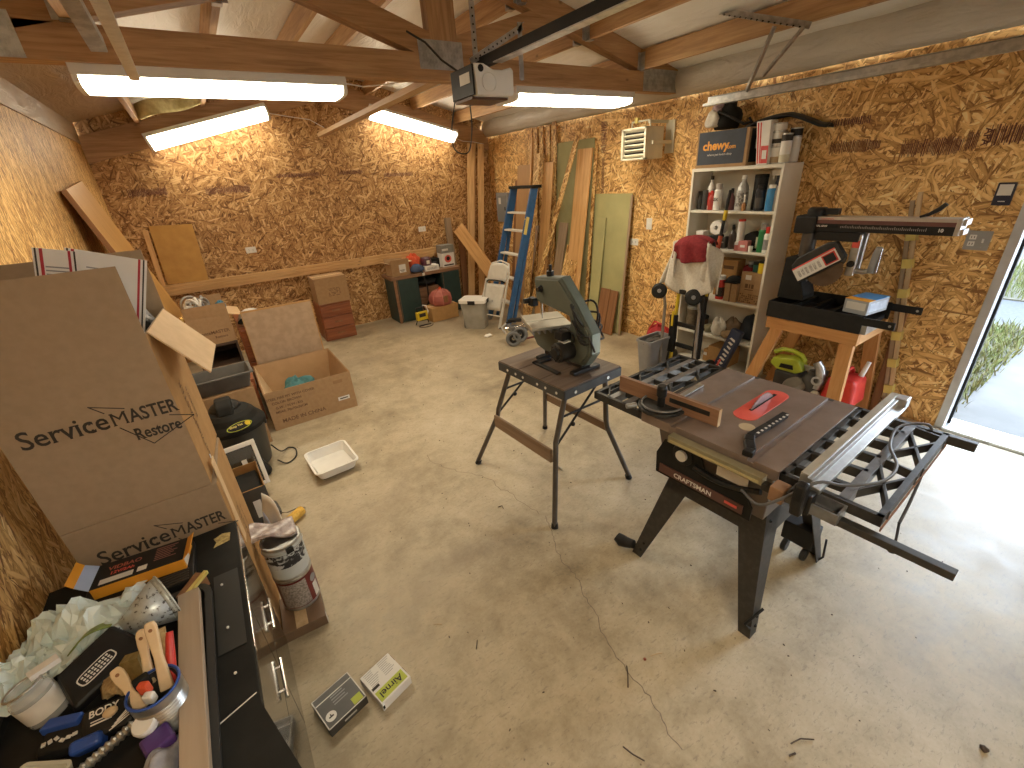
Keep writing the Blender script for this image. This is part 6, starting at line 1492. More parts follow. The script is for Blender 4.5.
mailer('large white mailing envelope with red and navy bars, at the right in the moving carton',(-.305,1.875,1.575),(.165,.0,-.060),(.34,.03,.93),.19,.25)
# grey bag behind the side flap
t = thing('grey_bag','grey and black bag sticking out of the upper moving carton behind its side flap','bag',(-.3,2.05,1.4)); blob((-.275,2.02,1.43),.07,(.7,.9,.8),67,.2).build('bag_body',M_greyp,t); MB().box((-.285,1.93,1.42),(-.24,2.08,1.465)).build('black_strap',M_black,t,bevel=.01)

# shop vacuum
t = thing('shop_vacuum','black shop vacuum with a yellow-green label beside the moving cartons','vacuum cleaner',(-.20,3.38,0))
vc_ = (-.205,3.36,0)
MB().lathe([(0,.05),(.15,.05),(.165,.07),(.185,.36),(.185,.37),(0,.37)],vc_,28).build('drum',pm('vac_drum',(.035,.037,.034),rough=.4),t)
MB().lathe([(.19,.365),(.205,.375),(.205,.40),(.19,.42),(.17,.44),(.15,.475),(.125,.50),(0,.51)],vc_,28).build('lid',M_blackm,t)
MB().prism([(-.13,.495),(-.10,.56),(-.04,.585),(.05,.575),(.10,.53),(.12,.495)],'x',-.05,.05,Matrix.Translation((-.22,3.38,0))).build('handle',M_blackm,t,bevel=.015)
MB().sphere((-.22,3.40,.50),.10,18,10,(1.0,1.0,.55)).build('motor_cover',M_black,t)
el = [(.085*math.cos(2*PI*k/24),.032*math.sin(2*PI*k/24)) for k in range(24)]
mm_ = plane_m((-.165,3.172,.438),(1,.25,.04),(-.1,.62,.78))
MB().prism(el,'z',0,.004,mm_).build('label',M_black,t); MB().prism([(x*.93,y*.86) for x,y in el],'z',.004,.005,mm_).build('label_rim',M_lime,t); MB().prism([(x*.86,y*.74) for x,y in el],'z',.005,.006,mm_).build('label_field',M_black,t)
letters('lettering','Shop Vac',.022,mm_ @ Matrix.Translation((-.018,.002,.0062)),M_yelt,t,bold=.0006); MB().lathe([(0,.001),(.017,.001),(.017,0)],mm_ @ V((.052,.002,.006)),14,axis=mm_.to_3x3() @ V((0,0,1))).build('gold_disc',M_yel,t)
for a in (-60,60,180,300-120+80):
    r_ = math.radians(a); p_ = V(vc_)+V((math.cos(r_)*.19,math.sin(r_)*.19,0)); MB().sphere(p_+V((0,0,.04)),.04,14,8).build('caster',M_black,t); MB().cyl(p_+V((0,0,.06)),p_+V((-.03*math.cos(r_),-.03*math.sin(r_),.12)),.035,.02,10).build('caster_arm',M_black,t)
for a in (20,200): r_=math.radians(a); MB().cbox(V(vc_)+V((math.cos(r_)*.195,math.sin(r_)*.195,.34)),(.03,.05,.08)).build('latch',M_black,t,bevel=.005)
tag(MB().tube(curve([(-.03,3.40,.12),(.02,3.42,.03),(.08,3.48,.008),(.12,3.42,.008),(.10,3.30,.008),(.03,3.25,.008),(-.02,3.32,.02)]),.005).build('electric_cable',M_cord),'black cord looping on the floor beside the shop vacuum','power cord')
# planter tray and box behind the vacuum
carton('carton','dark kraft carton under the long grey planter behind the shop vacuum',-.21,3.82,.001,.38,.30,.50,rz=.06)
t = thing('planter_trough','long dark grey plastic trough on the carton behind the shop vacuum','trough',(-.2,3.8,.5),rz=.05)
MB().tray((-.20,-.13,.004),(.20,.13,.13),.006,.035,r=.02).build('trough_body',pm('trough_grey',(.085,.08,.073),(.12,.112,.10),rough=.5,scale=9),t,**W0); MB().box((-.215,-.145,.118),(.215,-.125,.132)).box((-.215,.125,.118),(.215,.145,.132)).box((-.215,-.125,.118),(-.195,.125,.132)).box((.195,-.125,.118),(.215,.125,.132)).build('rim',pm('trough_grey2',(.11,.105,.095),rough=.5),t,bevel=.004,**W0)
chest('drawer_chest','mahogany cabinet corner between the grey trough and open carton',-.12,4.35,.26,.44,.40,2)
# white framed black screen, torn carton
t = thing('framed_screen','black screen in a white frame leaning by the shop vacuum','screen',(-.22,3.0,.2)); t.matrix_basis = plane_m((-.235,2.98,.235),(1,.10,.0),(-.02,.35,.94))
MB().box((-.115,-.14,-.012),(.115,.14,.006)).build('screen_glass',M_gloss,t,**W0)
for lo,hi in (((-.13,.125,-.014),(.13,.155,.014)),((.105,-.155,-.014),(.13,.125,.014)),((-.13,-.155,-.014),(-.105,.125,.014)),((-.105,-.155,-.014),(.105,-.13,.014))): MB().box(lo,hi).build('frame_side',M_plasw,t,bevel=.003,**W0)
MB().box((.02,.0,.0062),(.05,.045,.007)).build('label',M_label,t,**W0)
t = thing('torn_carton','torn orange-brown carton standing with its dark open side up','torn carton',(-.205,2.73,0),rz=.05)
MB().tray((-.075,-.16,.001),(.075,.16,.30),.005).build('carton_body',M_cardo,t,**W0); MB().box((-.06,-.15,.01),(.06,.15,.25)).build('dark_contents',M_blackm,t,bevel=.01,**W0)
MB().box((-.077,-.1615,.001),(.077,-.1602,.298)).build('dark_face',M_dgrey,t,**W0); MB().box((-.01,-.1622,.10),(.03,-.1612,.22)).build('label',M_label,t,**W0)
q = random.Random(4); 
rg = MB()
for k in range(9):
    y_ = -.16+k*.036; h_ = q.uniform(.015,.05); rg.add([(.074,y_,.295),(.074,y_+.036,.295),(.076,y_+.018+q.uniform(-.01,.01),.30+h_),(.078,y_,.295),(.078,y_+.036,.295)],[(0,1,2),(3,2,4)])
rg.build('torn_edge',M_cardi,t,**W0)
t = thing('wrapping_paper','loose white and blue wrapping sheets beside the lower moving carton','paper',(-.17,2.42,0))
def wp(u,w): return (-.17+.06*math.sin(u*3)+.05*w-.03, 2.54-.42*u, .01+.28*w*(.55+.45*math.cos(u*2.2))+.015*math.sin(u*9+w*5))
MB().grid(wp,12,6).build('sheet',M_paper,t,solid=.002)
MB().grid(lambda u,w:(-.20+.03*w+.02*math.sin(u*4),2.45-.28*u,.01+.2*w*(1-.4*u)),8,4).build('blue_sheet',pm('pale_blue_paper',(.35,.42,.62),rough=.7),t,solid=.002)

# roller tray
t = thing('paint_tray','white plastic paint roller tray on the floor','paint tray',(.305,2.99,0),rz=math.radians(3))
MB().hexa([(-.12,-.145,.055),(.12,-.145,.055),(.12,.08,.02),(-.12,.08,.02)],[(-.12,-.145,.058),(.12,-.145,.058),(.12,.08,.024),(-.12,.08,.024)]).build('ramp',M_plasw,t,**W0)
tr_ = MB().tray((-.145,-.17,.018),(.145,.17,.085),.004,.022,r=.035); tr_.build('tray_body',M_plasw,t,**W0)
MB().ring((-.152,-.177,.079),(.152,.177,.087),.014,r=.04).build('rim',M_plasw,t,**W0)
for x_ in (-.10,.10): MB().tube([(x_,-.10,.05),(x_,-.13,.006),(x_*.8,-.13,.006),(x_*.8,-.10,.05)],.005,6).build('wire_leg',M_blackm,t,**W0)
# paint roller
t = thing('paint_roller','paint roller with a yellow nap sleeve and grey handle on the floor','paint roller',(-.04,2.56,0))
ra,rb2 = V((-.095,2.50,.031)),V((.02,2.58,.031)); rd = (rb2-ra).normalized()
MB().tube([ra,ra+rd*.01,rb2-rd*.01,rb2],[.026,.030,.030,.026],16).build('nap_sleeve',M_rollr,t)
MB().tube([rb2,rb2+rd*.02+V((0,0,0)),rb2+V((.0,.04,0)),(-.06,2.62,.026),(-.10,2.655,.022)],.004,6).build('wire_frame',M_steel,t)
MB().tube([(-.10,2.65,.022),(-.105,2.71,.022),(-.115,2.79,.022)],[.012,.015,.012],10).build('handle',M_dgrey,t)
# flat carton and two stacked paint cans with brush tray
t = thing('flat_carton','flat brown glossy carton on the floor under the paint cans','box',(-.125,1.80,0),rz=math.radians(-3))
MB().box((-.085,-.11,.001),(.095,.11,.055)).build('carton_body',pm('brown_gloss_card',(.20,.125,.075),(.16,.10,.06),rough=.3,scale=12),t,bevel=.002,**W0); MB().box((-.03,-.108,.0552),(.02,.108,.0562)).build('lid_stripe',M_trim,t,**W0); MB().box((.096,-.105,.004),(.0975,-.08,.05)).build('corner_wear',M_label,t,**W0)
def paintcan(label,x,y,z,r,h,labels,extra=None):
    t = thing('paint_can',label,'paint can',(x,y,z),group='stacked paint cans by the moving cartons')
    MB().lathe([(0,.003),(r*.97,.003),(r,.0),(r,.006),(r*.985,.012),(r*.985,h-.016),(r*1.01,h-.012),(r*1.01,h-.003),(r*.97,h),(r*.88,h),(r*.86,h-.006),(r*.82,h-.007),(0,h-.007)],(x,y,z),32).build('can_body',M_steel,t)
    for z0,z1,a0,a1,mt,e in labels:
        n_=16; MB().grid(lambda u,w: (x+(r*.99+e)*math.cos(a0+(a1-a0)*u), y+(r*.99+e)*math.sin(a0+(a1-a0)*u), z+z0+(z1-z0)*w),n_*2,2).build('label',mt,t)
    return t
cx_,cy_2 = -.105,1.865
D2 = math.radians
lowc = paintcan('lower dark red and grey paint can on the flat brown carton',cx_,cy_2,.057,.083,.19,[(.015,.175,0,2*PI,pm('can_wine',(.17,.02,.02),(.13,.015,.015),rough=.35),.0),(.02,.165,D2(-150),D2(-62),pm('can_taupe',(.22,.19,.17),(.42,.38,.34),rough=.4,scale=110,lo=.4,hi=.6),.0006),(.02,.10,D2(-45),D2(-22),M_label,.0008)])
MB().lathe([(0,.001),(.02,.001),(.02,0)],(cx_+.0835*math.cos(D2(-36)),cy_2+.0835*math.sin(D2(-36)),.057+.13),16,axis=(math.cos(D2(-36)),math.sin(D2(-36)),0)).build('round_mark',M_greyp,lowc)
upc = paintcan('upper white paint can with black brush-stroke print, stacked on the red can',cx_+.0,cy_2,.2475,.083,.19,[(.012,.178,0,2*PI,pm('can_white',(.62,.66,.66),(.56,.6,.6),rough=.35),.0)])
ms,tt_,bb_ = nt('brush_stroke_print'); vv = coords(tt_,'Object',(1,1,1.4)); 
L(tt_, ramp(tt_, noise(tt_,vv,22,5,.7,1.0),[(.47,(.02,.02,.025)),(.53,(.60,.64,.64))]), bb_.inputs['Base Color'])
MB().grid(lambda u,w:(cx_+.0828*math.cos(D2(-170)+D2(150)*u),cy_2+.0828*math.sin(D2(-170)+D2(150)*u),.2475+.075+.075*w),30,3).build('brush_print',ms,upc)
MB().torus((cx_,cy_2-.0,.2475+.15),(0,.15,1),.086,.002,28,5).build('wire_handle',M_steel,upc)
MB().cbox((cx_+.086*math.cos(D2(-75)),cy_2+.086*math.sin(D2(-75)),.2475+.165),(.03,.012,.025),rz=D2(15)).build('black_clip',M_black,upc)
t = thing('brush_pack','lilac-grey plastic wrapped brush pack lying across the top of the upper paint can','brush pack',(cx_-.02,cy_2,.44)); 
MB().grid(lambda u,w:(cx_-.12+.19*u, cy_2+.07-.11*w+.05*(1-u), .452+.012*math.sin(u*8+w*5)+.02*(1-u)),14,8).build('wrap',pm('lilac_plastic',(.34,.28,.27),(.55,.48,.46),rough=.25,scale=40,lo=.4,hi=.6),t,solid=.014)

# two small cartons on the floor
def floorbox(name,label,c,ang,w,d,h,mat):
    t = thing(name,label,'box',(c[0],c[1],0),rz=ang); MB().box((-w/2,-d/2,.001),(w/2,d/2,h)).build('carton_body',mat,t,bevel=.0015,**W0); return t
t = floorbox('black_carton','small black carton with white border and green label on the floor',(-.083,1.278),D2(14.5),.155,.145,.045,pm('charcoal_card',(.045,.042,.038),(.065,.06,.055),rough=.4,scale=12))
q = MB(); e=.0458; q.box((-.0775,-.0725,.045),(-.0735,.0725,e)).box((.0735,-.0725,.045),(.0775,.0725,e)).box((-.0775,-.0725,.045),(.0775,-.0685,e)).box((-.0775,.0695,.045),(.0775,.0725,e)).box((-.0775,.040,.045),(.0775,.044,e)); q.build('white_border',M_label,t,**W0)
MB().box((.03,-.066,.045),(.068,-.035,.0462)).build('green_label',M_olive,t,**W0)
MB().lathe([(0,.001),(.02,.001),(.02,0)],(-.048,-.032,.045),20).build('round_logo',M_paper,t,**W0); MB().box((-.057,-.037,.046),(-.039,-.031,.0464)).box((-.050,-.031,.046),(-.046,-.023,.0464)).build('logo_mark',M_ink,t,**W0)
q = MB()
for k in range(4): q.box((-.02,.03-k*.012,.045),(.03+.006*(k%2),.034-k*.012,.0455))
q.build('print',M_greyp,t,**W0); MB().box((-.02,-.0732,.018),(.03,-.0724,.026)).build('side_print',M_label,t,**W0)
t = floorbox('white_carton','small white carton with an olive green lettered panel on the floor',(.093,1.252),D2(15.5),.135,.155,.045,M_paper)
MB().box((-.066,-.078,.012),(-.058,-.0770,.03)).build('tape_mark',M_blackm,t,**W0)
q = MB().box((-.062,-.070,.045),(.060,-.022,.0458)); q.build('green_panel',M_olive,t,bevel=.004,**W0)
letters('lettering','Airnel',.040,wm(t) @ plane_m((-.002,-.034,.0460),(-1,0,0),(0,-1,0)),M_ink,t,bold=.0006)
q = MB(); rr = random.Random(8)
for k in range(8):
    for j in range(2):
        x_ = -.055+j*.062; q.box((x_,.068-k*.009,.045),(x_+rr.uniform(.03,.052),.0705-k*.009,.0455))
q.build('print',pm('print_grey',(.45,.44,.43),rough=.6),t,**W0); MB().box((-.062,-.010,.045),(-.03,.002,.0456)).build('barcode',M_ink,t,**W0)
for y_ in (-.05,.03): MB().box((.0672,y_,.008),(.0685,y_+.03,.044)).build('side_print',M_blackm,t,**W0)

# splinters and crumbs on the floor
def bit(label,pts,r,mat,cat='splinter',name='wood_splinter'):
    r *= .55; c_0 = V(pts[0]); pts = [c_0+(V(p)-c_0)*.8 for p in pts]
    o = MB().tube(pts,r,5).build(name,mat); tag(o,label,cat); return o
M_bit = pm('dark_splinter',(.06,.04,.03),(.1,.07,.05),rough=.8)
bit('short dark twig on the floor left of the table saw foot',[(.862,.67,.004),(.90,.705,.006),(.935,.745,.004)],.0045,M_bit)
bit('dark twig near the bottom edge of the slab',[(.70,.545,.004),(.712,.50,.006),(.735,.455,.004)],.0045,M_bit)
bit('long dark twig on the bright floor in front of the saw',[(1.17,.215,.004),(1.22,.20,.007),(1.265,.165,.004)],.004,M_bit)
bit('short dark chip beside the long twig',[(1.13,.20,.005),(1.16,.19,.005)],.006,M_bit,'wood chip','wood_chip')
bit('pale wire scrap in the shadow of the saw leg',[(1.03,.70,.003),(1.06,.69,.004),(1.09,.675,.003)],.0025,M_trim,'wire','wire_scrap')
bit('thin pale splinter on the floor below the white carton',[(.36,1.38,.003),(.40,1.35,.003)],.003,M_trim)
bit('dark splinter right of the small cartons',[(.46,1.16,.003),(.49,1.20,.004)],.0035,M_bit)
bit('dark bent splinter under the folding workbench',[(1.02,1.86,.003),(1.05,1.85,.006),(1.04,1.82,.003)],.004,M_bit)
tag(blob((1.66,-.16,.007),.011,(1,1,.8),90,.2).build('dark_pebble',M_bit),'dark pebble on the bright floor near the right edge','pebble')
tag(blob((1.00,.705,.004),.006,(1,1,.8),91,.2).build('red_pebble',pm('red_bit',(.3,.08,.05),rough=.7)),'tiny red bit beside the pale wire scrap','pebble')
q = random.Random(31)
cr = MB()
for k in range(420):
    x_,y_ = q.uniform(-.1,2.6),q.uniform(.1,5.4)
    if (x_ < .78 and y_ > 3.8) or (x_ < .35 and y_ < 3.3): continue
    s_ = q.uniform(.0012,.0038)
    a = q.uniform(0,PI); cr.cbox((x_,y_,s_*.5),(s_*q.uniform(1,3),s_,s_),rz=a)
tag(cr.build('floor_crumbs',M_bit),'scattered dark sawdust crumbs over the concrete floor','crumbs',kind='stuff')
# ------------------------------------------------------------ glossy black dresser and what lies on it
dz_ = .72
t = thing('dresser','long glossy black dresser with chrome handles under the paint clutter','dresser',(-.47,1.15,0))
MB().box((-.735,.45,.03),(-.222,1.685,dz_-.025)).build('carcass',M_gloss,t,bevel=.003)
MB().box((-.738,.44,dz_-.025),(-.209,1.69,dz_)).build('top',M_blackm,t,bevel=.002)
MB().box((-.72,.47,.0),(-.235,1.66,.03)).build('plinth',M_blackm,t)
for k,(y0,y1) in enumerate(((.455,.86),(.865,1.27),(1.275,1.68))):
    for z0,z1 in ((.035,.36),(.365,.69)):
        d_ = MB().box((-.222,y0,z0),(-.209,y1,z1)).build('drawer',M_gloss,t,bevel=.002)
for z_,y0,y1 in ((.40,1.13,1.28),(.40,1.42,1.57),(.40,.60,.75)):
    hd_ = MB().cyl((-.197,y0,z_),(-.197,y1,z_),.006,n=10); hd_.build('handle',M_chrome,t)
    MB().cyl((-.209,y0+.03,z_),(-.197,y0+.03,z_),.005,n=8).cyl((-.209,y1-.03,z_),(-.197,y1-.03,z_),.005,n=8).build('handle_post',M_chrome,t)
MB().box((-.2095,1.08,.695),(-.205,1.66,.715)).build('bevel_glint',M_chrome,t,bevel=.001)  # chrome strip draws the reflection along the dresser's bevel
# a thin black panel lying askew over the near end
t = thing('plastic_sheet','thin black sheet lying askew on the near end of the black dresser','sheet',(-.3,.7,dz_))
pp_ = [(-.215,.925),(-.345,.88),(-.48,.10),(-.02,.22)]
MB().hexa([(x,y,dz_+.001) for x,y in pp_][::-1],[(x,y,dz_+.012) for x,y in pp_][::-1]).build('panel_sheet',M_blackm,t)
MB().beam((-.213,.9255,dz_+.0125),(-.335,.8835,dz_+.0125),.003,.001).build('white_edge',M_label,t)  # thin white line along the sheet's far edge
MB().box((-.29,1.10,dz_+.0005),(-.222,1.42,dz_+.003)).build('mat',pm('black_mat',(.030,.030,.028),rough=.55),t)
# black tote lid / tray with the clutter
t = thing('black_tray','shallow black plastic tray holding brushes and cans on the dresser','tray',(-.51,1.02,dz_))
MB().tray((-.735,.60,dz_+.001),(-.295,1.375,dz_+.035),.006,.008,r=.05).build('tray_body',M_black,t); MB().ring((-.738,.59,dz_+.028),(-.288,1.382,dz_+.038),.018,r=.055).build('rim',pm('tray_rim',(.035,.035,.035),rough=.5),t)
zt_ = dz_+.010
# orange and black carton
t = thing('tool_carton','flat black carton with orange sides on the dresser against the moving carton','box',(-.465,1.555,dz_),rz=D2(-7))
MB().box((-.12,-.055,.030),(.12,.055,.068)).build('carton_body',M_orange,t,bevel=.0015,**W0)
MB().box((-.1195,-.054,.068),(.1195,.0545,.0695)).build('black_top',M_black,t,**W0)
letters('lettering','VIDBAO',.024,wm(t) @ plane_m((-.045,.012,.0698),(1,0,0),(0,1,0)),pm('dim_red_print',(.42,.12,.08),rough=.5),t,bold=.0006); letters('lettering','12V/2Ah',.018,wm(t) @ plane_m((-.048,-.010,.0698),(1,0,0),(0,1,0)),M_redin,t,bold=.0006)
q = MB(); q.box((-.10,-.044,.0695),(-.015,-.022,.0702)).box((-.005,-.04,.0695),(.02,-.018,.0702)); q.build('white_print',M_label,t,**W0)
q = MB()
for k in range(7): q.box((.035,.04-k*.009,.0695),(.095-.008*(k%3),.043-k*.009,.0701))
q.build('fine_print',pm('red_grey_print',(.30,.14,.12),rough=.6),t,**W0)
MB().box((.1202,-.048,.035),(.1212,.0,.064)).build('white_patch',M_label,t,**W0)
f1 = MB().add([(-.12,-.055,.068),(-.12,.055,.068),(-.148,.05,.092),(-.148,-.05,.092)],[(0,1,2,3)]); f1.build('blue_flap',pm('blue_card',(.42,.52,.72),rough=.5),t,solid=.002,**W0)
f2 = MB().add([(-.148,-.05,.092),(-.148,.05,.092),(-.162,.05,.112),(-.162,-.05,.112)],[(0,1,2,3)]); f2.build('orange_flap',M_orange,t,solid=.002,**W0)
f3 = MB().add([(.12,-.055,.068),(.12,.055,.068),(.142,.05,.085),(.142,-.045,.085)],[(0,1,2,3)]); f3.build('orange_flap',M_orange,t,solid=.002,**W0)
t = thing('ridged_case','black ridged plastic case under the orange carton on the dresser','case',(-.46,1.54,dz_)); b_ = MB().box((-.62,1.43,dz_+.001),(-.335,1.63,dz_+.027)); b_.build('case_body',M_black,t,bevel=.004)
rg = MB()
for k in range(5): rg.box((-.60,1.435+k*.012,dz_+.027),(-.35,1.441+k*.012,dz_+.0295))
rg.build('rib',pm('rib_grey',(.05,.05,.05),rough=.4),t)
# sticker on the dresser
t = thing('sticker','torn yellow sticker stuck near the far corner of the dresser top','sticker',(-.255,1.60,dz_)); q=[(-.285,1.575),(-.235,1.585),(-.23,1.63),(-.255,1.64),(-.283,1.625),(-.275,1.60)]; MB().prism(q,'z',dz_+.0004,dz_+.0014).build('paper',pm('sticker_yellow',(.62,.50,.20),(.35,.26,.10),rough=.7,scale=70,lo=.4,hi=.6),t)
# funnel
t = thing('metal_funnel','spotted galvanised funnel lying on its side on the dresser','funnel'); t.matrix_basis = Matrix.Translation((-.447,1.30,dz_+.075)) @ V((0,0,1)).rotation_difference(V((.90,.36,.02))).to_matrix().to_4x4() @ Matrix.Diagonal((.72,.72,.72,1))
ms,tt_,bb_ = nt('spotted_galvanised'); vv=coords(tt_); L(tt_,ramp(tt_,noise(tt_,vv,60,3,.6),[(.36,(.10,.10,.10)),(.42,(.52,.58,.60)),(.7,(.60,.66,.68))]),bb_.inputs['Base Color']); bb_.inputs['Metallic'].default_value=.35; bb_.inputs['Roughness'].default_value=.35
MB().lathe([(.022,-.12),(.028,-.06),(.095,.075),(.098,.095),(.101,.095),(.101,.092)],(0,0,0),32).build('cone',ms,t,solid=.002,**W0)
MB().torus((0,0,.095),(0,0,1),.100,.004,32,6).build('rolled_rim',ms,t,**W0)
MB().cyl((0,0,-.12),(.01,0,-.2),.022,.014,16,False).build('spout',ms,t,solid=.002,**W0)
# batten
board('wood_batten','long taupe painted batten with dark spots lying on the tray rim',(-.318,.45,dz_+.058),(-.338,1.325,dz_+.058),.052,.022,(0,0,1),M_battend,'batten')
t = thing('folded_card','yellow-edged folded brown card at the far end of the taupe batten','card',(-.33,1.39,dz_)); MB().hexa([(-.375,1.345,dz_+.001),(-.345,1.335,dz_+.001),(-.30,1.40,dz_+.001),(-.325,1.42,dz_+.001)],[(-.375,1.345,dz_+.05),(-.345,1.335,dz_+.05),(-.30,1.40,dz_+.05),(-.325,1.42,dz_+.05)]).build('card_body',M_darkboard,t); MB().beam((-.347,1.333,dz_+.05),(-.296,1.402,dz_+.05),.012,.012).build('yellow_edge',M_yelt,t)
# tin can with brushes
tcx,tcy,tcz = -.385,.985,zt_
t = thing('brush_can','ribbed tin can with a blue rim full of brushes on the dresser tray','tin can',(tcx,tcy,tcz))
pr = [(0,0),(.046,0),(.048,.004)]
for k in range(10): z_=.012+k*.0085; pr += [(.048,z_),(.0505,z_+.0042)]
pr += [(.048,.107),(.048,.112),(.0505,.116)]
MB().lathe(pr,(tcx,tcy,tcz),32).build('can_body',M_steel,t); MB().torus((tcx,tcy,tcz+.116),(0,0,1),.049,.0032,32,6).build('blue_rim',M_bluep,t); MB().lathe([(.045,.114),(.045,.02),(0,.02)],(tcx,tcy,tcz),28).build('inside',M_dgrey,t)
def brush(label,a,c,w,bristle=None,hmat=None,thick=.014):
    """a flat brush handle from a (end) to c (deep in the can)"""
    t = thing('paint_brush',label,'paint brush',a,group='brushes around the ribbed tin can'); a,c=V(a),V(c); m = frame(a,c,(0,-.6,.8)); L_=(c-a).length
    t.matrix_basis = m
    pf = [(-w*.35,0),(-w*.5,.012),(-w*.5,.03),(-w*.36,L_*.5),(-w*.5,L_*.85),(-w*.55,L_)]
    MB().prism([(x,z) for x,z in pf]+[(-x,z) for x,z in pf[::-1]],'y',-thick/2,thick/2).build('handle',hmat or M_handle,t,bevel=.004,seg=3,**W0)
    MB().cyl((0,-thick/2-.001,.018),(0,thick/2+.001,.018),.004,n=10).build('hang_hole',M_darkboard,t,**W0)
    if bristle:
        MB().box((-w*.8,-.010,L_),(w*.8,.010,L_+.03)).build('ferrule',M_steel,t,bevel=.002,**W0)
        MB().hexa([(-w*.78,-.009,L_+.03),(w*.78,-.009,L_+.03),(w*.78,.009,L_+.03),(-w*.78,.009,L_+.03)],[(-w*1.05,-.013,L_+bristle),(w*1.05,-.013,L_+bristle),(w*1.05,.013,L_+bristle),(-w*1.05,.013,L_+bristle)]).build('bristles',M_bristle,t,**W0)
    return t
brush('pale wooden brush handle leaning left over the rim of the tin can',(-.450,1.058,.878),(-.413,.970,.815),.024)
brush('longest pale wooden brush handle standing at the back right of the tin can',(-.361,1.069,.952),(-.368,.99,.815),.024)
brush('second pale wooden brush handle at the back of the tin can',(-.386,1.084,.930),(-.402,1.03,.815),.021)
t = thing('red_brush','red-handled brush standing at the right rear of the tin can','brush',(-.365,1.04,tcz)); MB().tube([(-.362,1.01,.80),(-.352,1.04,.85),(-.345,1.085,.885)],[.007,.010,.008],10).build('handle',M_red_p,t)
tag(MB().hexa([(-.378,1.015,.80),(-.360,1.015,.80),(-.360,1.028,.80),(-.378,1.028,.80)],[(-.372,1.085,.895),(-.350,1.085,.895),(-.350,1.10,.895),(-.372,1.10,.895)]).build('bristle_brush',M_bristle),'tan bristle brush head between the pale handles and the red brush','brush')
t = thing('box_cutter','orange and white plastic scraper poking out of the tin can','scraper',(-.43,1.0,tcz)); MB().cbox((-.397,.985,.855),(.022,.016,.030),rz=-.5).build('orange_part',M_orangec,t,bevel=.004); MB().cbox((-.391,.965,.842),(.022,.016,.026),rz=-.5).build('white_part',M_plasw,t,bevel=.004); MB().cbox((-.405,1.01,.85),(.03,.02,.03),rz=.3).build('dark_part',M_blackm,t,bevel=.004)
# big loose brush with tan bristles in front
t = thing('wide_brush','wide brush with tan bristles lying left of the tin can','brush',(-.52,1.07,zt_)); 
MB().grid(lambda u,w:(-.520+.065*u+.010*w,1.155-.075*w*(.6+.4*u)-.02*u,zt_+.03+.03*math.sin(PI*u)*(.5+.5*w)+.003*math.sin(u*60)),40,8).build('bristles',M_bristle,t,solid=.02)
MB().box((-.470,1.035,zt_+.02),(-.455,1.075,zt_+.045)).build('ferrule',M_steel,t,bevel=.003)
tag(MB().hexa([(-.475,1.09,zt_),(-.425,1.06,zt_),(-.42,1.085,zt_),(-.465,1.12,zt_)],[(-.465,1.12,zt_+.10),(-.42,1.09,zt_+.12),(-.415,1.11,zt_+.12),(-.455,1.14,zt_+.10)]).build('olive_brush',pm('olive_bristle',(.20,.15,.05),(.28,.21,.08),rough=.8,scale=60)),'dark olive brush head behind the tan wide brush','brush')
# black pouch with white printed badge
t = thing('tool_pouch','black pouch with a white printed badge on the dresser','pouch',(-.56,1.24,zt_)); t.matrix_basis = plane_m((-.537,1.195,zt_+.075),(.74,.62,.08),(-.52,.70,.42))
MB().hexa([(-.085,-.058,-.04),(.095,-.07,-.04),(.09,.045,-.04),(-.05,.045,-.04)],[(-.08,-.055,-.004),(.09,-.066,-.004),(.085,.042,-.004),(-.045,.042,-.004)]).build('pouch_body',M_black,t,bevel=.008,**W0)
rr_ = [(.042*math.copysign(abs(math.cos(2*PI*k/28))**.5,math.cos(2*PI*k/28)),.0155*math.copysign(abs(math.sin(2*PI*k/28))**.5,math.sin(2*PI*k/28))) for k in range(28)]
bm2 = Matrix.Translation((.0,-.018,0)) @ Matrix.Rotation(D2(0),4,'Z')
MB().prism(rr_,'z',-.0035,-.0028,bm2).build('badge',M_label,t,**W0); MB().prism([(x*.93,y*.84) for x,y in rr_],'z',-.0028,-.0022,bm2).build('badge_field',M_black,t,**W0)
q = MB()
for i in range(3):
    for j in range(8): q.box((-.032+j*.0082,-.0095+i*.007,-.0022),(-.032+j*.0082+.0055,-.0055+i*.007,-.0018),bm2)
q.build('badge_print',M_label,t,**W0)
tag(MB().grid(lambda u,w:(-.585+.08*u,1.245+.045*w+.04*u,zt_+.085+.02*math.sin(PI*u)-.02*w),10,5).build('green_leaflet',pm('leaf_green_paper',(.22,.28,.06),(.16,.2,.05),rough=.5),solid=.003),'dark green glossy leaflet behind the black pouch','leaflet')
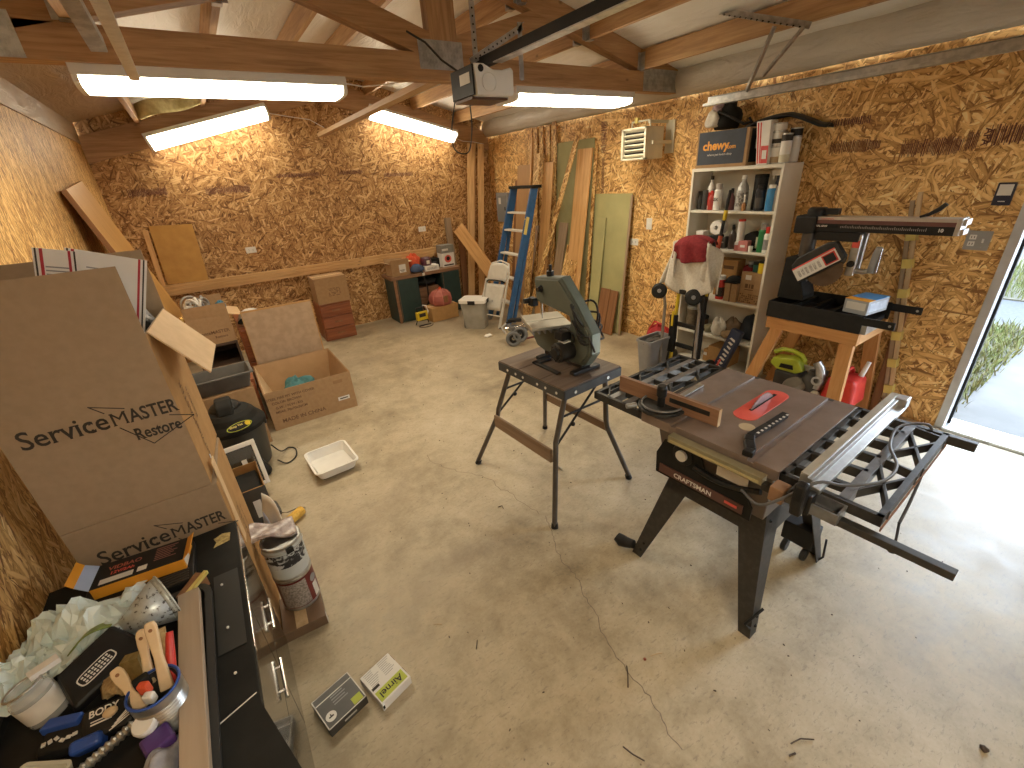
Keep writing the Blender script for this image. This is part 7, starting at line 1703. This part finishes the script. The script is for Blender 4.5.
# pale plastic bag
t = thing('plastic_bag','pale blue-white crumpled plastic bag at the left wall side of the dresser','plastic bag',(-.62,1.35,zt_))
q = random.Random(15); ph = [q.uniform(0,6) for _ in range(8)]
def pb2(u,w):
    x = -.738+.27*u; y = 1.255+.21*w+.02*u
    cr_ = .006*abs(math.sin(31*u-19*w+ph[6]))-.005*abs(math.sin(27*w+22*u+ph[7]))+.010*math.sin(17*u+ph[0]+6*w)+.010*math.sin(23*w+ph[1]-9*u)+.007*math.sin(41*u+13*w+ph[2])+.02*math.sin(7*u+5*w+ph[3])
    env = math.sin(PI*min(1,max(0,u*.9+.08)))**.5*math.sin(PI*min(1,max(0,w*.92+.04)))**.5
    return (x+.01*math.sin(9*w+ph[4]), y+.015*math.sin(8*u+ph[5]), zt_+.010+(.085+cr_*1.5)*env)
def crumple(fn, nu, nv, amp, seed):
    r = random.Random(seed); J = {}
    def g(u,w):
        k = (round(u*nu),round(w*nv)); j = J.setdefault(k,(r.uniform(-1,1),r.uniform(-1,1),r.uniform(-1,1))); p = fn(u,w)
        return (max(-.741,p[0]+j[0]*amp), p[1]+j[1]*amp, max(zt_+.004,p[2]+j[2]*amp*1.2))
    return MB().grid(g, nu, nv, False)
crumple(pb2,22,18,.007,5).build('bag_film',M_pbag,t,solid=.0015)
def pb3(u,w):
    x = -.738+.10*u; y = 1.20+.12*w; return (x, y, zt_+.055+.04*w-.03*u+.01*math.sin(15*u+7*w)+.008*math.sin(23*w-5*u))
crumple(pb3,10,10,.006,6).build('bag_tail',M_pbag,t,solid=.0015)
# clear jar, blue-lidded pack, compound pouch
t = thing('glass_jar','clear plastic jar with a white label lying at the left of the dresser tray','jar'); t.matrix_basis = Matrix.Translation((-.640,1.180,zt_+.060)) @ V((0,0,1)).rotation_difference(V((-.22,.18,1))).to_matrix().to_4x4() @ Matrix.Diagonal((.74,.74,.62,1))
MB().lathe([(.0,-.09),(.05,-.088),(.054,-.08),(.054,.03),(.046,.05),(.046,.07)],(0,0,0),28).build('jar_body',M_clear,t,**W0); MB().torus((0,0,.07),(0,0,1),.047,.004,28,6).build('rim',M_steel,t,**W0); MB().lathe([(.0545,-.06),(.0545,.015)],(0,0,0),28).build('label',M_label,t,**W0)
t = thing('card_strip','white paper tag behind the clear jar','paper',(-.66,1.25,zt_)); MB().cbox((-.610,1.207,zt_+.115),(.055,.022,.014),rz=.45).build('tag_paper',M_paper,t)
t = thing('blue_pack','dark pack with blue band and white print at the front of the dresser tray','pack',(-.60,1.06,zt_)); MB().hexa([(-.64,1.05,zt_),(-.545,1.015,zt_),(-.525,1.08,zt_),(-.61,1.115,zt_)],[(-.635,1.06,zt_+.025),(-.55,1.02,zt_+.025),(-.53,1.08,zt_+.04),(-.61,1.11,zt_+.04)]).build('pack_body',M_black,t,bevel=.008)
MB().hexa([(-.625,1.092,zt_+.028),(-.555,1.066,zt_+.028),(-.545,1.088,zt_+.028),(-.608,1.114,zt_+.028)],[(-.625,1.094,zt_+.048),(-.555,1.068,zt_+.048),(-.545,1.086,zt_+.05),(-.608,1.112,zt_+.05)]).build('blue_band',M_bluep,t,bevel=.003)
q = MB(); 
for k in range(6): q.cbox((-.615+.011*k,1.062+.004*(k%3)-.004*k,zt_+.0335),(.007,.009,.003),rz=.3*k)
q.build('print',M_label,t)
t = thing('filler_pouch','dark pouch printed BODY with a bright blue cap in front of the tan bristles','pouch',(-.52,1.02,zt_)); t.matrix_basis = plane_m((-.505,1.035,zt_+.042),(.97,-.10,.0),(.08,.90,.42)) @ Matrix.Diagonal((.78,.78,.78,1))
MB().box((-.055,-.035,-.05),(.07,.05,0)).build('pouch_body',M_black,t,bevel=.012,**W0)
letters('lettering','BODY',.026,wm(t) @ plane_m((.0,.022,.0005),(1,0,0),(0,1,0)),M_label,t,bold=.0006); MB().box((-.03,.0,.0002),(.02,.004,.001)).box((-.03,.008,.0002),(.028,.011,.001)).build('small_print',M_label,t,**W0)
q = MB()
for k in range(4): q.beam((.015+.006*k,-.032+.006*k,.001),(.062,-.012+.007*k,.001),.003,.001)
q.build('white_lines',M_label,t,**W0)
MB().box((-.075,-.055,-.04),(.0,-.018,.012)).build('blue_cap',M_bluep,t,bevel=.012,seg=3,**W0)
tag(MB().sphere((-.487,1.035,zt_+.058),.013,14,8,(1.1,.9,.7)).build('wooden_ball',M_handle),'small pale wooden ball beside the BODY pouch','wooden ball')
# ribbed conduit
t = thing('flexible_conduit','silver ribbed flexible conduit in front of the tin can','conduit',(-.5,.95,zt_)); c0,c1 = V((-.452,1.003,zt_+.022)),V((-.60,.93,zt_+.02)); n_=30
pts=[c0.lerp(c1,i/n_) for i in range(n_+1)]; MB().tube(pts,[.0125 if i%2 else .0085 for i in range(n_+1)],12).build('conduit_tube',M_alu,t,smooth=False)
# purple pack with white cap
t = thing('purple_bottle','small purple bottle with a white cap lying in front of the tin can','bottle',(-.40,.93,zt_)); MB().cbox((-.395,.905,zt_+.03),(.055,.05,.055),rz=.35).build('bottle_body',pm('purple_plastic',(.10,.05,.22),(.07,.03,.16),rough=.35),t,bevel=.006); MB().lathe([(0,.02),(.02,.02),(.023,.014),(.023,0),(0,0)],(-.412,.945,zt_+.062),22,axis=(-.1,-.35,1)).build('cap',M_plasw,t)
# white open frame tray and crinkled pack
t = thing('white_tray','small white empty tray at the bottom left of the dresser tray','tray',(-.628,.962,zt_),rz=D2(-33)); MB().tray((-.055,-.12,0),(.055,.06,.035),.007,.006,r=.012).build('tray_body',pm('ivory_plastic',(.60,.60,.52),var=.06,rough=.4),t,**W0)
t = thing('clear_pack','crinkled clear plastic pack beside the taupe batten','plastic pack',(-.37,.80,zt_)); q2 = random.Random(3); p5=[q2.uniform(0,6) for _ in range(4)]
MB().grid(lambda u,w:(-.46+.105*u,.66+.26*w*(.55+.45*u),zt_+.03+.015*math.sin(13*u+p5[0]+5*w)+.01*math.sin(19*w+p5[1]-7*u)+.03*math.sin(PI*u)),20,24).build('wrap_film',pm('crinkle_film',(.50,.49,.50),(.35,.34,.36),rough=.2,scale=30,alpha=.75),t,solid=.002)
# little white crumbs on the black top
for k,(x_,y_) in enumerate(((-.268,1.365),(-.255,1.02),(-.262,1.18))):
    tag(MB().sphere((x_,y_,dz_+.007 if k!=1 else dz_+.004),.004,8,6).build('paint_fleck',M_paper),['white paint fleck on the black mat, far one','white paint fleck near the askew sheet','yellowish paint fleck in the middle of the dresser top'][k],'paint fleck')
# ------------------------------------------------------------ outside, sky, camera
W = bpy.data.worlds.new('sky'); S.world = W; W.use_nodes = True
wt = W.node_tree; wt.nodes.clear()
wo = wt.nodes.new('ShaderNodeOutputWorld'); bg = wt.nodes.new('ShaderNodeBackground')
wtc = wt.nodes.new('ShaderNodeTexCoord'); wsp = wt.nodes.new('ShaderNodeSeparateXYZ'); wt.links.new(wtc.outputs['Generated'], wsp.inputs[0])
wr_ = wt.nodes.new('ShaderNodeValToRGB'); wt.links.new(wsp.outputs[2], wr_.inputs[0])
wr_.color_ramp.elements[0].position = .0; wr_.color_ramp.elements[0].color = (.86,.93,1,1)
wr_.color_ramp.elements[1].position = .6; wr_.color_ramp.elements[1].color = (.64,.80,1,1)
wt.links.new(wr_.outputs[0], bg.inputs[0]); bg.inputs[1].default_value = 18.0
wt.links.new(bg.outputs[0], wo.inputs[0])
# daylight portal in the doorway (guides sampling of the sky)
pl = bpy.data.lights.new('doorway_portal','AREA'); pl.shape = 'RECTANGLE'; pl.size = .92; pl.size_y = 2.03; pl.cycles.is_portal = True
po = bpy.data.objects.new('doorway_portal', pl); C.objects.link(po)
po.location = (XR+.13,(DY0+DY1)/2,1.02); po.rotation_euler = (0,PI/2,0); po.rotation_euler = V((-1,0,0)).to_track_quat('-Z','Z').to_euler()
# outside ground
m, t, b = nt('outdoor_concrete'); v = coords(t)
L(t, ramp(t, noise(t, v, 2.5, 6, .6), [(.35,(.048,.046,.042)),(.65,(.066,.063,.058))]), b.inputs['Base Color']); b.inputs['Roughness'].default_value = .9
M_outc = m
struct(MB().box((XR+.12,-6,-.2),(7.0,.63,-.05)).build('path_concrete', M_outc))
m, t, b = nt('asphalt'); v = coords(t)
L(t, ramp(t, noise(t, v, 30, 6, .6), [(.35,(.016,.018,.021)),(.65,(.028,.030,.034))]), b.inputs['Base Color']); b.inputs['Roughness'].default_value = .9
struct(MB().box((XR+.12,-8,-.3),(30,14,-.07)).build('ground_asphalt', m))
M_soil = pm('soil',(.05,.045,.025),(.035,.03,.018),rough=.95,scale=20)
M_grass = pm('grass_blade',(.055,.075,.010),(.085,.08,.016),rough=.8,scale=6)
M_grassd = pm('dry_grass_blade',(.10,.085,.03),(.07,.06,.02),rough=.8,scale=6)
struct(MB().box((XR+.12,.63,-.2),(7.3,6,-.06)).build('ground_soil', M_soil)); struct(MB().box((8.6,.2,-.2),(12,9,-.055)).build('ground_verge', M_soil))
def grass(x0,x1,y0,y1,n,mat,label,seed,h=.12):
    q = random.Random(seed); mb = MB()
    for k in range(n):
        x_,y_ = q.uniform(x0,x1),q.uniform(y0,y1); a = q.uniform(0,2*PI); hh_ = h*q.uniform(.4,1.2); w_ = .006; lx,ly = q.uniform(-.06,.06),q.uniform(-.06,.06)
        d_ = V((math.cos(a),math.sin(a),0))*w_; b0 = V((x_,y_,-.062)); m0 = b0+V((lx*.4,ly*.4,hh_*.6)); t0 = b0+V((lx,ly,hh_))
        mb.add([b0-d_,b0+d_,m0+d_*.7,m0-d_*.7,t0],[(0,1,2,3),(3,2,4)])
    return tag(mb.build('grass', mat), label, 'grass', kind='stuff')
grass(4.4,7.2,.60,1.6,2600,M_grass,'green grass along the concrete outside the doorway',1)
grass(4.4,7.2,.58,1.2,700,M_grassd,'dry grass blades among the green outside the doorway',2,.09)
grass(8.6,11,.4,2.6,2200,M_grass,'farther grass verge beyond the dark drive outside',3,.22)

cam = bpy.data.cameras.new('camera'); co = bpy.data.objects.new('camera', cam); C.objects.link(co)
yaw, pit, rol, F = 5.66391661e-01, 4.41008393e-01, -7.06322670e-02, 437.917
cy,sy,cp,sp_ = math.cos(yaw),math.sin(yaw),math.cos(pit),math.sin(pit)
f = V((sy*cp,cy*cp,-sp_)); r = V((cy,-sy,0)); u = r.cross(f)
r2 = r*math.cos(rol)+u*math.sin(rol); u2 = -r*math.sin(rol)+u*math.cos(rol)
mm = Matrix((r2,u2,-f)).transposed().to_4x4(); mm.translation = V((0,0,1.83))
co.matrix_world = mm
cam.sensor_fit = 'HORIZONTAL'; cam.sensor_width = 36; cam.lens = F/1024*36; cam.clip_start = .02; cam.clip_end = 200
S.camera = co
S.view_settings.view_transform = 'Standard'; S.view_settings.look = 'None'; S.view_settings.gamma = 1; S.view_settings.use_curve_mapping = False
S.view_settings.exposure = 0.0
S.cycles.max_bounces = 8; S.cycles.diffuse_bounces = 5; S.cycles.glossy_bounces = 4; S.cycles.transparent_max_bounces = 12
S.cycles.caustics_reflective = False; S.cycles.caustics_refractive = False; S.cycles.sample_clamp_indirect = 6
